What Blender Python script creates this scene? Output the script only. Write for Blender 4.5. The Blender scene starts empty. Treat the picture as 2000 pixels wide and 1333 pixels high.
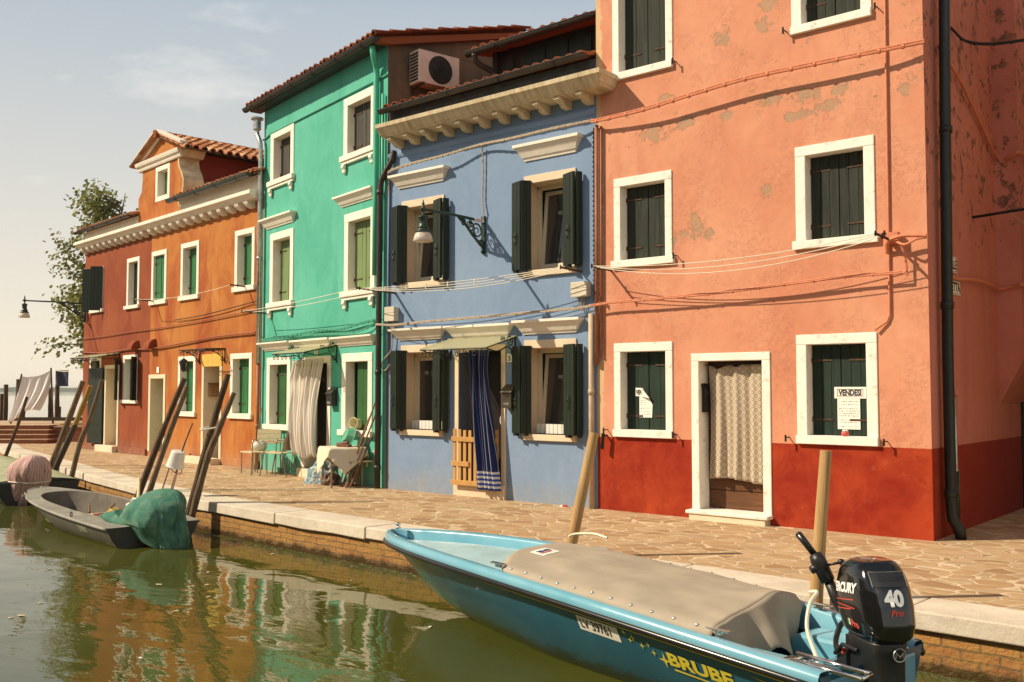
import bpy, bmesh, math, random
from mathutils import Vector, Matrix, noise
R = math.radians
PI = math.pi
random.seed(7)
SC = bpy.context.scene
COL = SC.collection

# ------------------------------------------------------------------ camera, sky, sun, exposure
cam_d = bpy.data.cameras.new("camera")
cam = bpy.data.objects.new("camera", cam_d)
COL.objects.link(cam)
cam.location = (0, 0, 1.65)
cam.rotation_euler = (R(90 + 2.877), 0, R(90 - 49.846))
cam_d.sensor_width = 36.0
cam_d.lens = 34.2
cam_d.clip_start = 0.1
cam_d.clip_end = 9000
SC.camera = cam

SUN = Vector((-0.93, -1.0, 1.12)).normalized()
sun_d = bpy.data.lights.new("sun", 'SUN')
sun_d.energy = 5.0
sun_d.angle = R(0.5)
sun_d.color = (1.0, 0.86, 0.65)
sun = bpy.data.objects.new("sun", sun_d)
sun.rotation_euler = (-SUN).to_track_quat('-Z', 'Y').to_euler()
sun.location = (-20, -20, 30)
COL.objects.link(sun)

W = bpy.data.worlds.new("World")
SC.world = W
W.use_nodes = True
wt = W.node_tree
wt.nodes.clear()
w_out = wt.nodes.new('ShaderNodeOutputWorld')
w_bg = wt.nodes.new('ShaderNodeBackground')
w_sky = wt.nodes.new('ShaderNodeTexSky')
w_sky.sky_type = 'NISHITA'
w_sky.sun_disc = False
w_sky.sun_elevation = math.asin(SUN.z)
w_sky.sun_rotation = math.atan2(-SUN.x, SUN.y)
w_sky.air_density = 1.0
w_sky.dust_density = 0.8
w_sky.ozone_density = 0.6
w_hsv = wt.nodes.new('ShaderNodeHueSaturation')
w_hsv.inputs['Saturation'].default_value = 0.66
w_tint = wt.nodes.new('ShaderNodeMix'); w_tint.data_type = 'RGBA'; w_tint.blend_type = 'MULTIPLY'
w_tint.inputs['Factor'].default_value = 1.0
w_tint.inputs[7].default_value = (0.97, 0.95, 0.86, 1)
# thin cloud wisps, laid out by sky direction
w_tc = wt.nodes.new('ShaderNodeTexCoord')
w_map = wt.nodes.new('ShaderNodeMapping'); w_map.inputs['Scale'].default_value = (2.2, 3.4, 9.0)
w_map.inputs['Rotation'].default_value = (0.12, 0.05, 0.5)
w_no = wt.nodes.new('ShaderNodeTexNoise'); w_no.inputs['Scale'].default_value = 1.35
w_no.inputs['Detail'].default_value = 8; w_no.inputs['Roughness'].default_value = 0.62
w_rm = wt.nodes.new('ShaderNodeValToRGB')
w_rm.color_ramp.elements[0].position = 0.57; w_rm.color_ramp.elements[0].color = (0, 0, 0, 1)
w_rm.color_ramp.elements[1].position = 0.80; w_rm.color_ramp.elements[1].color = (0.4, 0.4, 0.4, 1)
w_cl = wt.nodes.new('ShaderNodeMix'); w_cl.data_type = 'RGBA'
w_cl.inputs[7].default_value = (13.0, 12.3, 11.0, 1)
wl = wt.links.new
wl(w_sky.outputs[0], w_hsv.inputs['Color'])
wl(w_hsv.outputs[0], w_tint.inputs[6])
wl(w_tc.outputs['Generated'], w_map.inputs[0]); wl(w_map.outputs[0], w_no.inputs['Vector'])
wl(w_no.outputs[0], w_rm.inputs[0]); wl(w_rm.outputs[0], w_cl.inputs['Factor'])
# sea haze brightening the lowest sky
w_sx = wt.nodes.new('ShaderNodeSeparateXYZ'); wl(w_tc.outputs['Generated'], w_sx.inputs[0])
w_hz = wt.nodes.new('ShaderNodeValToRGB'); wl(w_sx.outputs[2], w_hz.inputs[0])
w_hz.color_ramp.elements[0].position = 0.0; w_hz.color_ramp.elements[0].color = (0.92, 0.92, 0.92, 1)
w_hz.color_ramp.elements[1].position = 0.62; w_hz.color_ramp.elements[1].color = (0, 0, 0, 1)
q_ = w_hz.color_ramp.elements.new(0.36); q_.color = (0.80, 0.80, 0.80, 1)
w_hc = wt.nodes.new('ShaderNodeValToRGB'); wl(w_sx.outputs[2], w_hc.inputs[0])
for p_, c_ in ((0.0, (0.93, 0.81, 0.62)), (0.15, (0.84, 0.825, 0.755)), (0.28, (0.60, 0.665, 0.69)), (0.40, (0.45, 0.535, 0.62))):
    e_ = w_hc.color_ramp.elements[0] if p_ == 0.0 else w_hc.color_ramp.elements[1] if p_ == 0.40 else w_hc.color_ramp.elements.new(p_)
    e_.position = p_; e_.color = c_ + (1,)
w_sm = wt.nodes.new('ShaderNodeMix'); w_sm.data_type = 'RGBA'; w_sm.blend_type = 'MULTIPLY'; w_sm.inputs['Factor'].default_value = 1.0
w_sm.inputs[7].default_value = (10.6, 10.6, 10.6, 1); wl(w_hc.outputs[0], w_sm.inputs[6])
w_hm = wt.nodes.new('ShaderNodeMix'); w_hm.data_type = 'RGBA'; wl(w_sm.outputs[2], w_hm.inputs[7])
wl(w_hz.outputs[0], w_hm.inputs['Factor']); wl(w_tint.outputs[2], w_hm.inputs[6])
wl(w_hm.outputs[2], w_cl.inputs[6]); wl(w_cl.outputs[2], w_bg.inputs[0])
w_bg.inputs[1].default_value = 0.085
wl(w_bg.outputs[0], w_out.inputs[0])

SC.view_settings.view_transform = 'Standard'
SC.view_settings.look = 'None'
SC.view_settings.exposure = 0.28
SC.view_settings.gamma = 1.0

# ------------------------------------------------------------------ mesh helpers
class MB:
    """collects geometry for ONE mesh object"""
    def __init__(s): s.v = []; s.f = []; s.m = []; s.uv = {}; s.mi = 0
    def face(s, idx, uv=None):
        if uv: s.uv[len(s.f)] = uv
        s.f.append(tuple(idx)); s.m.append(s.mi)
    def add(s, vs): n = len(s.v); s.v += [tuple(p) for p in vs]; return n
    def quad(s, a, b, c, d, uv=None):
        n = s.add([a, b, c, d]); s.face((n, n+1, n+2, n+3), uv)
    def box(s, x0, x1, y0, y1, z0, z1, M=None):
        P = [(x, y, z) for z in (z0, z1) for y in (y0, y1) for x in (x0, x1)]
        if M is not None: P = [tuple(M @ Vector(p)) for p in P]
        n = s.add(P)
        for q in ((0, 2, 3, 1), (4, 5, 7, 6), (0, 1, 5, 4), (2, 6, 7, 3), (0, 4, 6, 2), (1, 3, 7, 5)):
            s.face([n+i for i in q])
    def tube(s, pts, r, n=8, cap=True, flat=None):
        pts = [Vector(p) for p in pts]; k = len(pts)
        rs = r if isinstance(r, (list, tuple)) else [r]*k
        t0 = (pts[1]-pts[0]).normalized()
        up = Vector((0, 0, 1)) if abs(t0.z) < 0.9 else Vector((1, 0, 0))
        nx = t0.cross(up).normalized(); b = len(s.v)
        for i, p in enumerate(pts):
            t = (pts[min(i+1, k-1)]-pts[max(i-1, 0)]).normalized()
            nx = (nx - t*nx.dot(t))
            nx = nx.normalized() if nx.length > 1e-6 else t.orthogonal().normalized()
            ny = t.cross(nx)
            for j in range(n):
                a = 2*PI*j/n
                s.v.append(tuple(p + (nx*math.cos(a) + ny*math.sin(a)*(flat or 1))*rs[i]))
        for i in range(k-1):
            for j in range(n):
                s.face((b+i*n+j, b+i*n+(j+1) % n, b+(i+1)*n+(j+1) % n, b+(i+1)*n+j))
        if cap:
            s.face([b+j for j in range(n)][::-1]); s.face([b+(k-1)*n+j for j in range(n)])
    def lathe(s, prof, n=20, c=(0, 0, 0), M=None):
        b = len(s.v)
        for r, z in prof:
            for j in range(n):
                a = 2*PI*j/n; p = Vector((c[0]+r*math.cos(a), c[1]+r*math.sin(a), c[2]+z))
                s.v.append(tuple(M @ p) if M is not None else tuple(p))
        for i in range(len(prof)-1):
            for j in range(n):
                s.face((b+i*n+j, b+i*n+(j+1) % n, b+(i+1)*n+(j+1) % n, b+(i+1)*n+j))
        if prof[0][0] > 1e-4: s.face([b+j for j in range(n)][::-1])
        if prof[-1][0] > 1e-4: s.face([b+(len(prof)-1)*n+j for j in range(n)])
    def prism(s, poly, a0, a1, axis='y'):
        """2-D polygon swept along an axis; poly = (u,z) for axis y, (y,z) for axis x, (x,y) for z"""
        def P(p, a): return (p[0], a, p[1]) if axis == 'y' else (a, p[0], p[1]) if axis == 'x' else (p[0], p[1], a)
        k = len(poly); n = s.add([P(p, a0) for p in poly] + [P(p, a1) for p in poly])
        s.face(range(n, n+k)); s.face(range(n+2*k-1, n+k-1, -1))
        for i in range(k):
            j = (i+1) % k; s.face((n+j, n+i, n+k+i, n+k+j))
    def grid(s, fn, nu, nv, uvs=True):
        b = len(s.v)
        for i in range(nu+1):
            for j in range(nv+1): s.v.append(tuple(fn(i/nu, j/nv)))
        for i in range(nu):
            for j in range(nv):
                q = (b+i*(nv+1)+j, b+(i+1)*(nv+1)+j, b+(i+1)*(nv+1)+j+1, b+i*(nv+1)+j+1)
                s.face(q, [(i/nu, j/nv), ((i+1)/nu, j/nv), ((i+1)/nu, (j+1)/nv), (i/nu, (j+1)/nv)] if uvs else None)
    def loft(s, secs, close=True, cap=False):
        k = len(secs[0]); b = len(s.v)
        for sec in secs: s.v += [tuple(p) for p in sec]
        for i in range(len(secs)-1):
            for j in range(k if close else k-1):
                s.face((b+i*k+j, b+i*k+(j+1) % k, b+(i+1)*k+(j+1) % k, b+(i+1)*k+j))
        if cap:
            s.face([b+j for j in range(k)][::-1]); s.face([b+(len(secs)-1)*k+j for j in range(k)])
    def build(s, name, mat, parent=None, loc=(0, 0, 0), rot=(0, 0, 0), bevel=0, smooth=False, label=None, solid=0, recalc=True):
        me = bpy.data.meshes.new(name)
        me.from_pydata(s.v, [], s.f)
        for mm in (mat if isinstance(mat, (list, tuple)) else [mat]): me.materials.append(mm)
        me.polygons.foreach_set('material_index', s.m)
        if s.uv:
            ul = me.uv_layers.new(name='UVMap')
            for fi, uv in s.uv.items():
                p = me.polygons[fi]
                for k, li in enumerate(p.loop_indices): ul.data[li].uv = uv[k]
        if smooth: me.polygons.foreach_set('use_smooth', [True]*len(me.polygons))
        me.update()
        if recalc:
            bm = bmesh.new(); bm.from_mesh(me); bmesh.ops.recalc_face_normals(bm, faces=bm.faces[:]); bm.to_mesh(me); bm.free()
        o = bpy.data.objects.new(name, me); COL.objects.link(o)
        o.location = loc; o.rotation_euler = rot
        if parent: o.parent = parent
        if bevel:
            md = o.modifiers.new('bevel', 'BEVEL'); md.width = bevel; md.segments = 2; md.limit_method = 'ANGLE'
        if solid:
            md = o.modifiers.new('solid', 'SOLIDIFY'); md.thickness = solid; md.offset = 0
        if label: o['label'] = label
        return o

def tag(o, label, cat, group=None, kind=None):
    o['label'] = label
    o['category'] = cat
    if group: o['group'] = group
    if kind: o['kind'] = kind
    return o
def thing(name, label, cat, loc=(0, 0, 0), rotz=0, group=None):
    o = bpy.data.objects.new(name, None); COL.objects.link(o)
    o.empty_display_size = 0.2
    o.location = loc; o.rotation_euler = (0, 0, rotz)
    return tag(o, label, cat, group)
def struct(o):
    o['kind'] = 'structure'; return o
def copy_tree(o, parent=None):
    c = o.copy(); COL.objects.link(c)
    if parent: c.parent = parent
    for ch in list(o.children): copy_tree(ch, c)
    return c
def catmull(P, n=8):
    P = [Vector(p) for p in P]; Q = [P[0]*2-P[1]] + P + [P[-1]*2-P[-2]]; out = []
    for i in range(1, len(Q)-2):
        for k in range(n):
            t = k/n; a, b, c, d = Q[i-1:i+3]
            out.append(0.5*((2*b) + (c-a)*t + (2*a-5*b+4*c-d)*t*t + (3*b-a-3*c+d)*t**3))
    out.append(P[-1]); return out
def sagline(a, b, sag, n=14):
    a, b = Vector(a), Vector(b)
    return [a.lerp(b, i/n) - Vector((0, 0, sag*4*(i/n)*(1-i/n))) for i in range(n+1)]
def spiral(c, r, turns, a0, ex, ez, n=18, r1=0.12):
    return [Vector(c) + (ex*math.cos(a0+turns*2*PI*t) + ez*math.sin(a0+turns*2*PI*t))*r*(1-(1-r1)*t) for t in [i/n for i in range(n+1)]]

def text_mesh(body, size, bold=0.0, extrude=0.001, align='LEFT', shear=0.0, width=1.0):
    cu = bpy.data.curves.new('text', 'FONT'); cu.body = body; cu.size = size; cu.offset = bold
    cu.extrude = extrude; cu.align_x = align; cu.shear = shear; cu.resolution_u = 3
    o = bpy.data.objects.new('text', cu); COL.objects.link(o)
    bpy.context.view_layer.update()
    dg = bpy.context.evaluated_depsgraph_get()
    me = bpy.data.meshes.new_from_object(o.evaluated_get(dg))
    bpy.data.objects.remove(o); bpy.data.curves.remove(cu)
    if width != 1.0:
        for v in me.vertices: v.co.x *= width
    return me
def text(name, body, size, mat, parent, loc, rot=(R(90), 0, 0), fn=None, **kw):
    me = text_mesh(body, size, **kw); me.name = name
    me.materials.clear(); me.materials.append(mat)
    if fn:
        for v in me.vertices: v.co = fn(v.co)
    o = bpy.data.objects.new(name, me); COL.objects.link(o); o.parent = parent
    if not fn: o.location = loc; o.rotation_euler = rot
    return o

# ------------------------------------------------------------------ material helpers
class NT:
    def __init__(s, name):
        s.mat = bpy.data.materials.new(name); s.mat.use_nodes = True; s.t = s.mat.node_tree
        s.b = s.t.nodes['Principled BSDF']; s.out = s.t.nodes['Material Output']
    def n(s, typ, **kw):
        nd = s.t.nodes.new(typ)
        for k, v in kw.items():
            if hasattr(nd, k) and not k[0].isupper(): setattr(nd, k, v)
        return nd
    def l(s, a, b): s.t.links.new(a, b)
    def val(s, x, sock):
        if isinstance(x, (int, float)): sock.default_value = x
        elif isinstance(x, (tuple, list)): sock.default_value = (tuple(x) + (1,))[:len(sock.default_value)] if len(x) < len(sock.default_value) else x
        else: s.l(x, sock)
    def coord(s, kind='Object'): return s.n('ShaderNodeTexCoord').outputs[kind]
    def map(s, v, scale=(1, 1, 1), loc=(0, 0, 0), rot=(0, 0, 0)):
        m = s.n('ShaderNodeMapping'); s.l(v, m.inputs[0]); m.inputs['Scale'].default_value = scale
        m.inputs['Location'].default_value = loc; m.inputs['Rotation'].default_value = rot; return m.outputs[0]
    def noise(s, v, scale, detail=4, rough=0.55, dist=0.0, col=False):
        m = s.n('ShaderNodeTexNoise'); s.l(v, m.inputs['Vector']); m.inputs['Scale'].default_value = scale
        m.inputs['Detail'].default_value = detail; m.inputs['Roughness'].default_value = rough
        m.inputs['Distortion'].default_value = dist; return m.outputs['Color' if col else 0]
    def ramp(s, f, stops, interp='LINEAR'):
        m = s.n('ShaderNodeValToRGB'); s.l(f, m.inputs[0]); m.color_ramp.interpolation = interp
        e = m.color_ramp.elements
        while len(e) < len(stops): e.new(0.5)
        for i, (p, c) in enumerate(stops):
            e[i].position = p; e[i].color = (c, c, c, 1) if isinstance(c, (int, float)) else tuple(c) + (1,)
        return m.outputs[0]
    def math(s, op, a, b=0.0, c=0.0):
        m = s.n('ShaderNodeMath'); m.operation = op
        for i, x in enumerate((a, b, c)): s.val(x, m.inputs[i])
        return m.outputs[0]
    def mix(s, f, a, b, blend='MIX'):
        m = s.n('ShaderNodeMix'); m.data_type = 'RGBA'; m.blend_type = blend
        s.val(f, m.inputs[0]); s.val(a, m.inputs[6]); s.val(b, m.inputs[7]); return m.outputs[2]
    def sep(s, v):
        m = s.n('ShaderNodeSeparateXYZ'); s.l(v, m.inputs[0]); return m.outputs
    def bump(s, h, strength=0.3, dist=0.01, nrm=None):
        m = s.n('ShaderNodeBump'); s.l(h, m.inputs['Height']); m.inputs['Strength'].default_value = strength
        m.inputs['Distance'].default_value = dist
        if nrm is not None: s.l(nrm, m.inputs['Normal'])
        s.l(m.outputs[0], s.b.inputs['Normal']); return m.outputs[0]
    def set(s, col=None, rough=None, metal=None, spec=None):
        if col is not None: s.val(col, s.b.inputs['Base Color'])
        if rough is not None: s.val(rough, s.b.inputs['Roughness'])
        if metal is not None: s.val(metal, s.b.inputs['Metallic'])
        if spec is not None: s.b.inputs['Specular IOR Level'].default_value = spec
        return s

def sc(c, k): return tuple(min(1, x*k) for x in c)
def simple(name, col, rough=0.6, metal=0.0, var=0.18, scale=6.0, bump=0.15, bscale=40.0, bdist=0.004, spec=0.5, stretch=(1, 1, 1)):
    m = NT(name); v = m.map(m.coord(), stretch)
    a = m.noise(v, scale, 5)
    m.set(m.mix(m.ramp(a, [(0.3, 0.0), (0.7, 1.0)]), sc(col, 1-var), sc(col, 1+var)), rough, metal, spec)
    if bump: m.bump(m.noise(v, bscale, 4), bump, bdist)
    return m.mat

def stucco(name, c1, c2, c3=None, dado=None, patches=(), strip=None, wear=0.35, streak=0.3, chips=None, lump=0.35, crack=0.3, under=((0.45, 0.245, 0.135), (0.40, 0.25, 0.165))):
    m = NT(name); v = m.coord(); x, y, z = m.sep(v)
    a = m.ramp(m.noise(v, 0.75, 6, 0.6, 0.4), [(0.32, 0.0), (0.68, 1.0)])
    col = m.mix(a, c1, c2)
    if c3:
        col = m.mix(m.ramp(m.noise(m.map(v, (1, 1, 0.55), (3, 1, 7)), 1.1, 7, 0.65, 0.8), [(0.46, 0.0), (0.66, 0.9)]), col, c3)
    st = m.ramp(m.noise(m.map(v, (5, 5, 0.35)), 1.0, 5, 0.6), [(0.5, 0.0), (0.8, streak)])
    col = m.mix(st, col, sc(c1, 0.62))
    fine = m.noise(v, 9.0, 8, 0.7)
    col = m.mix(m.ramp(fine, [(0.35, 0.16), (0.6, 0.0)]), col, sc(c1, 0.72))
    h = m.math('ADD', m.math('MULTIPLY', m.noise(v, 5.0, 4, 0.5), lump), m.math('MULTIPLY', m.noise(v, 85.0, 3, 0.6), 0.16))
    h = m.math('ADD', h, m.math('MULTIPLY', m.noise(v, 22.0, 4, 0.6), 0.10))
    rg = m.math('ABSOLUTE', m.math('SUBTRACT', m.noise(m.map(v, (1, 1, 1), (4, 8, 2)), 1.7, 7, 0.62, 0.7), 0.5))
    ck_ = m.math('MULTIPLY', m.ramp(rg, [(0.0, 1.0), (0.006, 0.0)]), m.ramp(m.noise(m.map(v, (1, 1, 1), (1, 5, 9)), 0.9, 3), [(0.5, 0.0), (0.62, crack)]))
    col = m.mix(ck_, col, sc(c1, 0.45)); h = m.math('SUBTRACT', h, m.math('MULTIPLY', ck_, 0.25))
    if lump > 0.4:
        rf = m.math('ABSOLUTE', m.math('SUBTRACT', m.noise(m.map(v, (1, 1, 1), (7, 3, 1)), 8.0, 6, 0.7, 0.4), 0.5))
        fk = m.math('MULTIPLY', m.ramp(rf, [(0.0, 1.0), (0.02, 0.0)]), m.ramp(m.noise(m.map(v, (1, 1, 1), (2, 2, 5)), 1.6, 4), [(0.47, 0.0), (0.58, 1.0)]))
        h = m.math('ADD', h, m.math('MULTIPLY', fk, 0.16))
    mask = None
    if patches:
        w = m.math('MULTIPLY', m.math('SUBTRACT', m.noise(v, 6.5, 9, 0.74, 0.5), 0.5), 4.2)
        big = None; xz = m.flat(v)
        for (pu, pz, ru, rz) in patches:
            d = m.n('ShaderNodeVectorMath'); d.operation = 'LENGTH'
            m.l(m.map(xz, (1/ru, 0, 1/rz), (-pu/ru, 0, -pz/rz)), d.inputs[0])
            k = m.math('SUBTRACT', 1.0, d.outputs['Value'])
            big = k if big is None else m.math('MAXIMUM', big, k)
        mask = m.ramp(m.math('ADD', big, w), [(0.28, 0.0), (0.34, 1.0)])
    if chips:
        z0, z1, th = chips
        zz = m.ramp(m.math('DIVIDE', m.math('SUBTRACT', z, z0), z1-z0), [(0.0, 0.0), (0.25, 1.0), (0.75, 1.0), (1.0, 0.0)])
        ck = m.math('MULTIPLY', m.noise(m.map(v, (1, 1, 1), (9, 2, 4)), 4.6, 6, 0.72, 0.2), m.math('ADD', m.math('MULTIPLY', zz, 0.22), 0.78))
        cm = m.ramp(ck, [(th, 0.0), (th+0.012, 1.0)])
        mask = cm if mask is None else m.math('MAXIMUM', mask, cm)
    if strip:
        k = m.ramp(m.math('SUBTRACT', m.math('ADD', x, m.math('MULTIPLY', m.noise(v, 3.5, 5), 0.25)), strip), [(0.0, 1.0), (0.03, 0.0)])
        col = m.mix(k, col, (0.60, 0.40, 0.22))
    if mask is not None:
        under = m.mix(m.ramp(m.noise(v, 12, 4), [(0.4, 0.0), (0.6, 1.0)]), under[0], under[1])
        col = m.mix(mask, col, under)
        h = m.math('SUBTRACT', h, m.math('MULTIPLY', mask, 0.55))
    if dado:
        dz, dc1, dc2 = dado
        k = m.ramp(m.math('SUBTRACT', z, m.math('ADD', dz-0.006, m.math('MULTIPLY', m.noise(v, 7, 4), 0.012))), [(0.0, 1.0), (0.006, 0.0)])
        dn = m.ramp(m.noise(v, 1.9, 8, 0.68, 0.5), [(0.35, 0.0), (0.7, 1.0)])
        dcol = m.mix(dn, dc1, dc2)
        sc_ = m.ramp(m.noise(m.map(v, (1, 1, 1.6), (2, 7, 5)), 3.3, 9, 0.75), [(0.60, 0.0), (0.72, 0.55)])
        dcol = m.mix(sc_, dcol, (0.40, 0.11, 0.045))
        col = m.mix(k, col, dcol)
    elif wear:
        k = m.math('SUBTRACT', m.math('ADD', 0.45, m.math('MULTIPLY', m.noise(v, 1.6, 7, 0.65), 0.9)), m.math('MULTIPLY', z, 1.0))
        col = m.mix(m.ramp(k, [(0.45, 0.0), (0.9, wear)]), col, m.mix(fine, sc(c1, 0.7), (0.42, 0.38, 0.30)))
    m.set(col, 0.88, spec=0.25)
    m.bump(h, 0.55, 0.03)
    return m.mat
def _flat(s, v):
    o = s.sep(v); c = s.n('ShaderNodeCombineXYZ'); s.l(o[0], c.inputs[0]); s.l(o[2], c.inputs[2]); s._xz = c.outputs[0]; return s._xz
NT.flat = _flat

def wood(name, col, var=0.3, rough=0.7, grain=(14, 14, 0.9), bump=0.3, dark=None):
    m = NT(name); v = m.map(m.coord(), grain)
    a = m.ramp(m.noise(v, 2.2, 7, 0.65, 0.6), [(0.3, 0.0), (0.7, 1.0)])
    c = m.mix(a, sc(col, 1-var), sc(col, 1+var))
    big = m.noise(m.coord(), 1.7, 5)
    c = m.mix(m.ramp(big, [(0.45, 0.0), (0.7, 0.45)]), c, dark or sc(col, 0.55))
    m.set(c, rough, spec=0.3); m.bump(m.noise(v, 6, 5, 0.7), bump, 0.006)
    return m.mat

M = {}
M['pink'] = stucco('pink_stucco', (0.605, 0.252, 0.146), (0.655, 0.310, 0.188), (0.560, 0.218, 0.126),
    dado=(1.0, (0.235, 0.014, 0.0035), (0.39, 0.050, 0.012)),
    patches=[(1.97, 6.18, .17, .17), (2.57, 6.21, .12, .12), (2.67, 6.46, .2, .1), (1.13, 5.57, .14, .08), (0.94, 5.13, .34, .14), (1.45, 5.18, .16, .14),
             (2.63, 5.26, .2, .1), (3.02, 4.99, .26, .08), (2.03, 5.16, .1, .08), (1.58, 3.80, .12, .22), (1.40, 3.68, .09, .08), (1.78, 3.66, .09, .09),
             (1.27, 3.62, .09, .1), (2.59, 4.11, .1, .14), (4.27, 5.04, .09, .08), (3.09, 5.22, .22, .13), (3.52, 5.19, .12, .1), (3.4, 5.05, .2, .08)],
    strip=0.20, streak=0.12, chips=(4.4, 6.8, 0.628), lump=0.5)
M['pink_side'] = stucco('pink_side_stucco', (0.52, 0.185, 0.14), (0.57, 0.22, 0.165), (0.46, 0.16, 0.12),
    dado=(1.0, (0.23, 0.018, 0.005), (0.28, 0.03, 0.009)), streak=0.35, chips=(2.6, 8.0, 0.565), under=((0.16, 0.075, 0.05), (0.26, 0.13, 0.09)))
M['blue'] = stucco('blue_stucco', (0.200, 0.285, 0.430), (0.230, 0.318, 0.455), (0.185, 0.268, 0.40), streak=0.16, wear=0.6, lump=0.3)
M['green'] = stucco('green_stucco', (0.085, 0.395, 0.285), (0.120, 0.445, 0.330), (0.065, 0.35, 0.245), streak=0.22, wear=0.45)
M['orange'] = stucco('orange_stucco', (0.40, 0.125, 0.024), (0.50, 0.205, 0.050), (0.30, 0.050, 0.013), streak=0.45, wear=0.5)
M['orange_low'] = M['orange']
M['terracotta'] = stucco('terracotta_stucco', (0.245, 0.052, 0.018), (0.30, 0.080, 0.027), (0.20, 0.038, 0.015), streak=0.35, wear=0.4)
M['brown_wall'] = stucco('old_brown_render', (0.16, 0.095, 0.055), (0.22, 0.14, 0.085), (0.10, 0.07, 0.05), streak=0.5, wear=0.0)
M['dark_red'] = stucco('dark_red_render', (0.24, 0.035, 0.018), (0.28, 0.045, 0.022), streak=0.1, wear=0.0)
def trim(name, col, chip=(0.40, 0.33, 0.24), amt=0.7):
    m = NT(name); v = m.coord()
    a = m.ramp(m.noise(v, 3.0, 7, 0.65), [(0.35, 0.0), (0.7, 1.0)])
    c = m.mix(a, sc(col, 0.9), sc(col, 1.05))
    c = m.mix(m.ramp(m.noise(v, 11, 8, 0.75), [(0.565, 0.0), (0.66, amt)]), c, chip)
    m.set(c, 0.8, spec=0.3)
    m.bump(m.math('ADD', m.noise(v, 14, 5), m.math('MULTIPLY', m.noise(v, 70, 3), 0.3)), 0.45, 0.012)
    return m.mat
M['white_stone'] = trim('white_painted_stone', (0.86, 0.79, 0.69))
M['white_trim'] = trim('white_trim', (0.82, 0.745, 0.63), amt=0.25)
M['beige_trim'] = trim('beige_stone_trim', (0.74, 0.58, 0.40), amt=0.15)
M['cream'] = trim('cream_render', (0.72, 0.62, 0.44), amt=0.35)
M['cornice_stone'] = NT('streaked_cornice_stone')
_m = M['cornice_stone']; _v = _m.coord()
_c = _m.mix(_m.ramp(_m.noise(_m.map(_v, (9, 2, 1.2)), 1.6, 6, 0.65), [(0.42, 0.0), (0.72, 0.85)]), (0.66, 0.55, 0.37), (0.34, 0.25, 0.13))
_m.set(_c, 0.85, spec=0.25); _m.bump(_m.noise(_v, 16, 5), 0.35, 0.01); M['cornice_stone'] = _m.mat
M['yellow_transom'] = simple('yellow_render', (0.62, 0.40, 0.07), 0.85)
M['shutter_old'] = wood('weathered_dark_green_wood', (0.024, 0.028, 0.019), 0.6, 0.8, (10, 10, 0.7), 0.5, dark=(0.03, 0.032, 0.025))
M['shutter_green'] = wood('green_shutter_paint', (0.012, 0.027, 0.017), 0.4, 0.7, (12, 12, 0.8), 0.3)
M['shutter_dark'] = wood('dark_green_shutter_paint', (0.012, 0.020, 0.011), 0.2, 0.5, (12, 12, 0.8), 0.25, dark=(0.009, 0.014, 0.008))
M['shutter_light'] = wood('sage_green_shutter_paint', (0.17, 0.24, 0.095), 0.15, 0.6, (12, 12, 0.8), 0.25)
M['shutter_mid'] = wood('bright_green_shutter_paint', (0.028, 0.155, 0.05), 0.25, 0.5, (12, 12, 0.8), 0.25)
M['shutter_leaf'] = wood('deep_green_shutter_paint', (0.03, 0.11, 0.03), 0.2, 0.5, (12, 12, 0.8), 0.2)
M['shutter_brown'] = wood('grey_brown_shutter_paint', (0.055, 0.05, 0.04), 0.3, 0.7, (12, 12, 0.8), 0.3)
M['rust'] = simple('rusted_iron', (0.075, 0.040, 0.020), 0.85, 0.2, 0.5, 30, 0.4)
M['iron'] = simple('black_iron', (0.012, 0.012, 0.011), 0.5, 0.4, 0.2)
M['lamp_green'] = simple('dark_green_cast_iron', (0.016, 0.040, 0.026), 0.38, 0.1, 0.25, 10, 0.1)
M['dark_room'] = simple('dark_interior', (0.010, 0.009, 0.008), 0.9, 0, 0.1)
M['pvc'] = simple('cream_window_frame', (0.66, 0.57, 0.42), 0.45, 0, 0.05, bump=0)
M['gutter'] = simple('dark_copper_gutter', (0.038, 0.027, 0.02), 0.5, 0.3, 0.35, 5, 0.15)
M['gutter_grey'] = simple('grey_green_gutter', (0.06, 0.065, 0.055), 0.45, 0.4, 0.3, 5, 0.1)
M['pipe_black'] = simple('black_green_downpipe', (0.014, 0.018, 0.015), 0.42, 0.2, 0.3, 8, 0.1)
M['pipe_green'] = simple('green_painted_pipe', (0.06, 0.42, 0.27), 0.5, 0, 0.12)
M['steel'] = simple('galvanised_pipe', (0.45, 0.43, 0.40), 0.35, 0.85, 0.25, 12, 0.1)
M['chrome'] = simple('bright_steel', (0.75, 0.73, 0.7), 0.16, 1.0, 0.05, bump=0)
M['pipe_brown'] = simple('red_brown_pipe', (0.28, 0.10, 0.05), 0.6, 0, 0.2)
M['pipe_beige'] = simple('beige_pipe', (0.48, 0.36, 0.22), 0.6, 0, 0.15)
M['cable_beige'] = simple('beige_cable', (0.42, 0.33, 0.23), 0.7, 0, 0.25, 20)
M['cable_pink'] = simple('pink_painted_cable', (0.58, 0.20, 0.10), 0.7, 0, 0.15, 20)
M['cable_green'] = simple('green_painted_cable', (0.04, 0.28, 0.18), 0.7, 0, 0.2, 20)
M['cable_red'] = simple('red_painted_cable', (0.26, 0.06, 0.022), 0.7, 0, 0.2, 20)
M['cable_blue'] = simple('blue_painted_pipe', (0.14, 0.21, 0.34), 0.6, 0, 0.15, 20)
M['rope_white'] = simple('white_line', (0.72, 0.66, 0.52), 0.8, 0, 0.1)
M['box_beige'] = simple('beige_plastic', (0.60, 0.53, 0.40), 0.5, 0, 0.1, bump=0.05)
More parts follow.
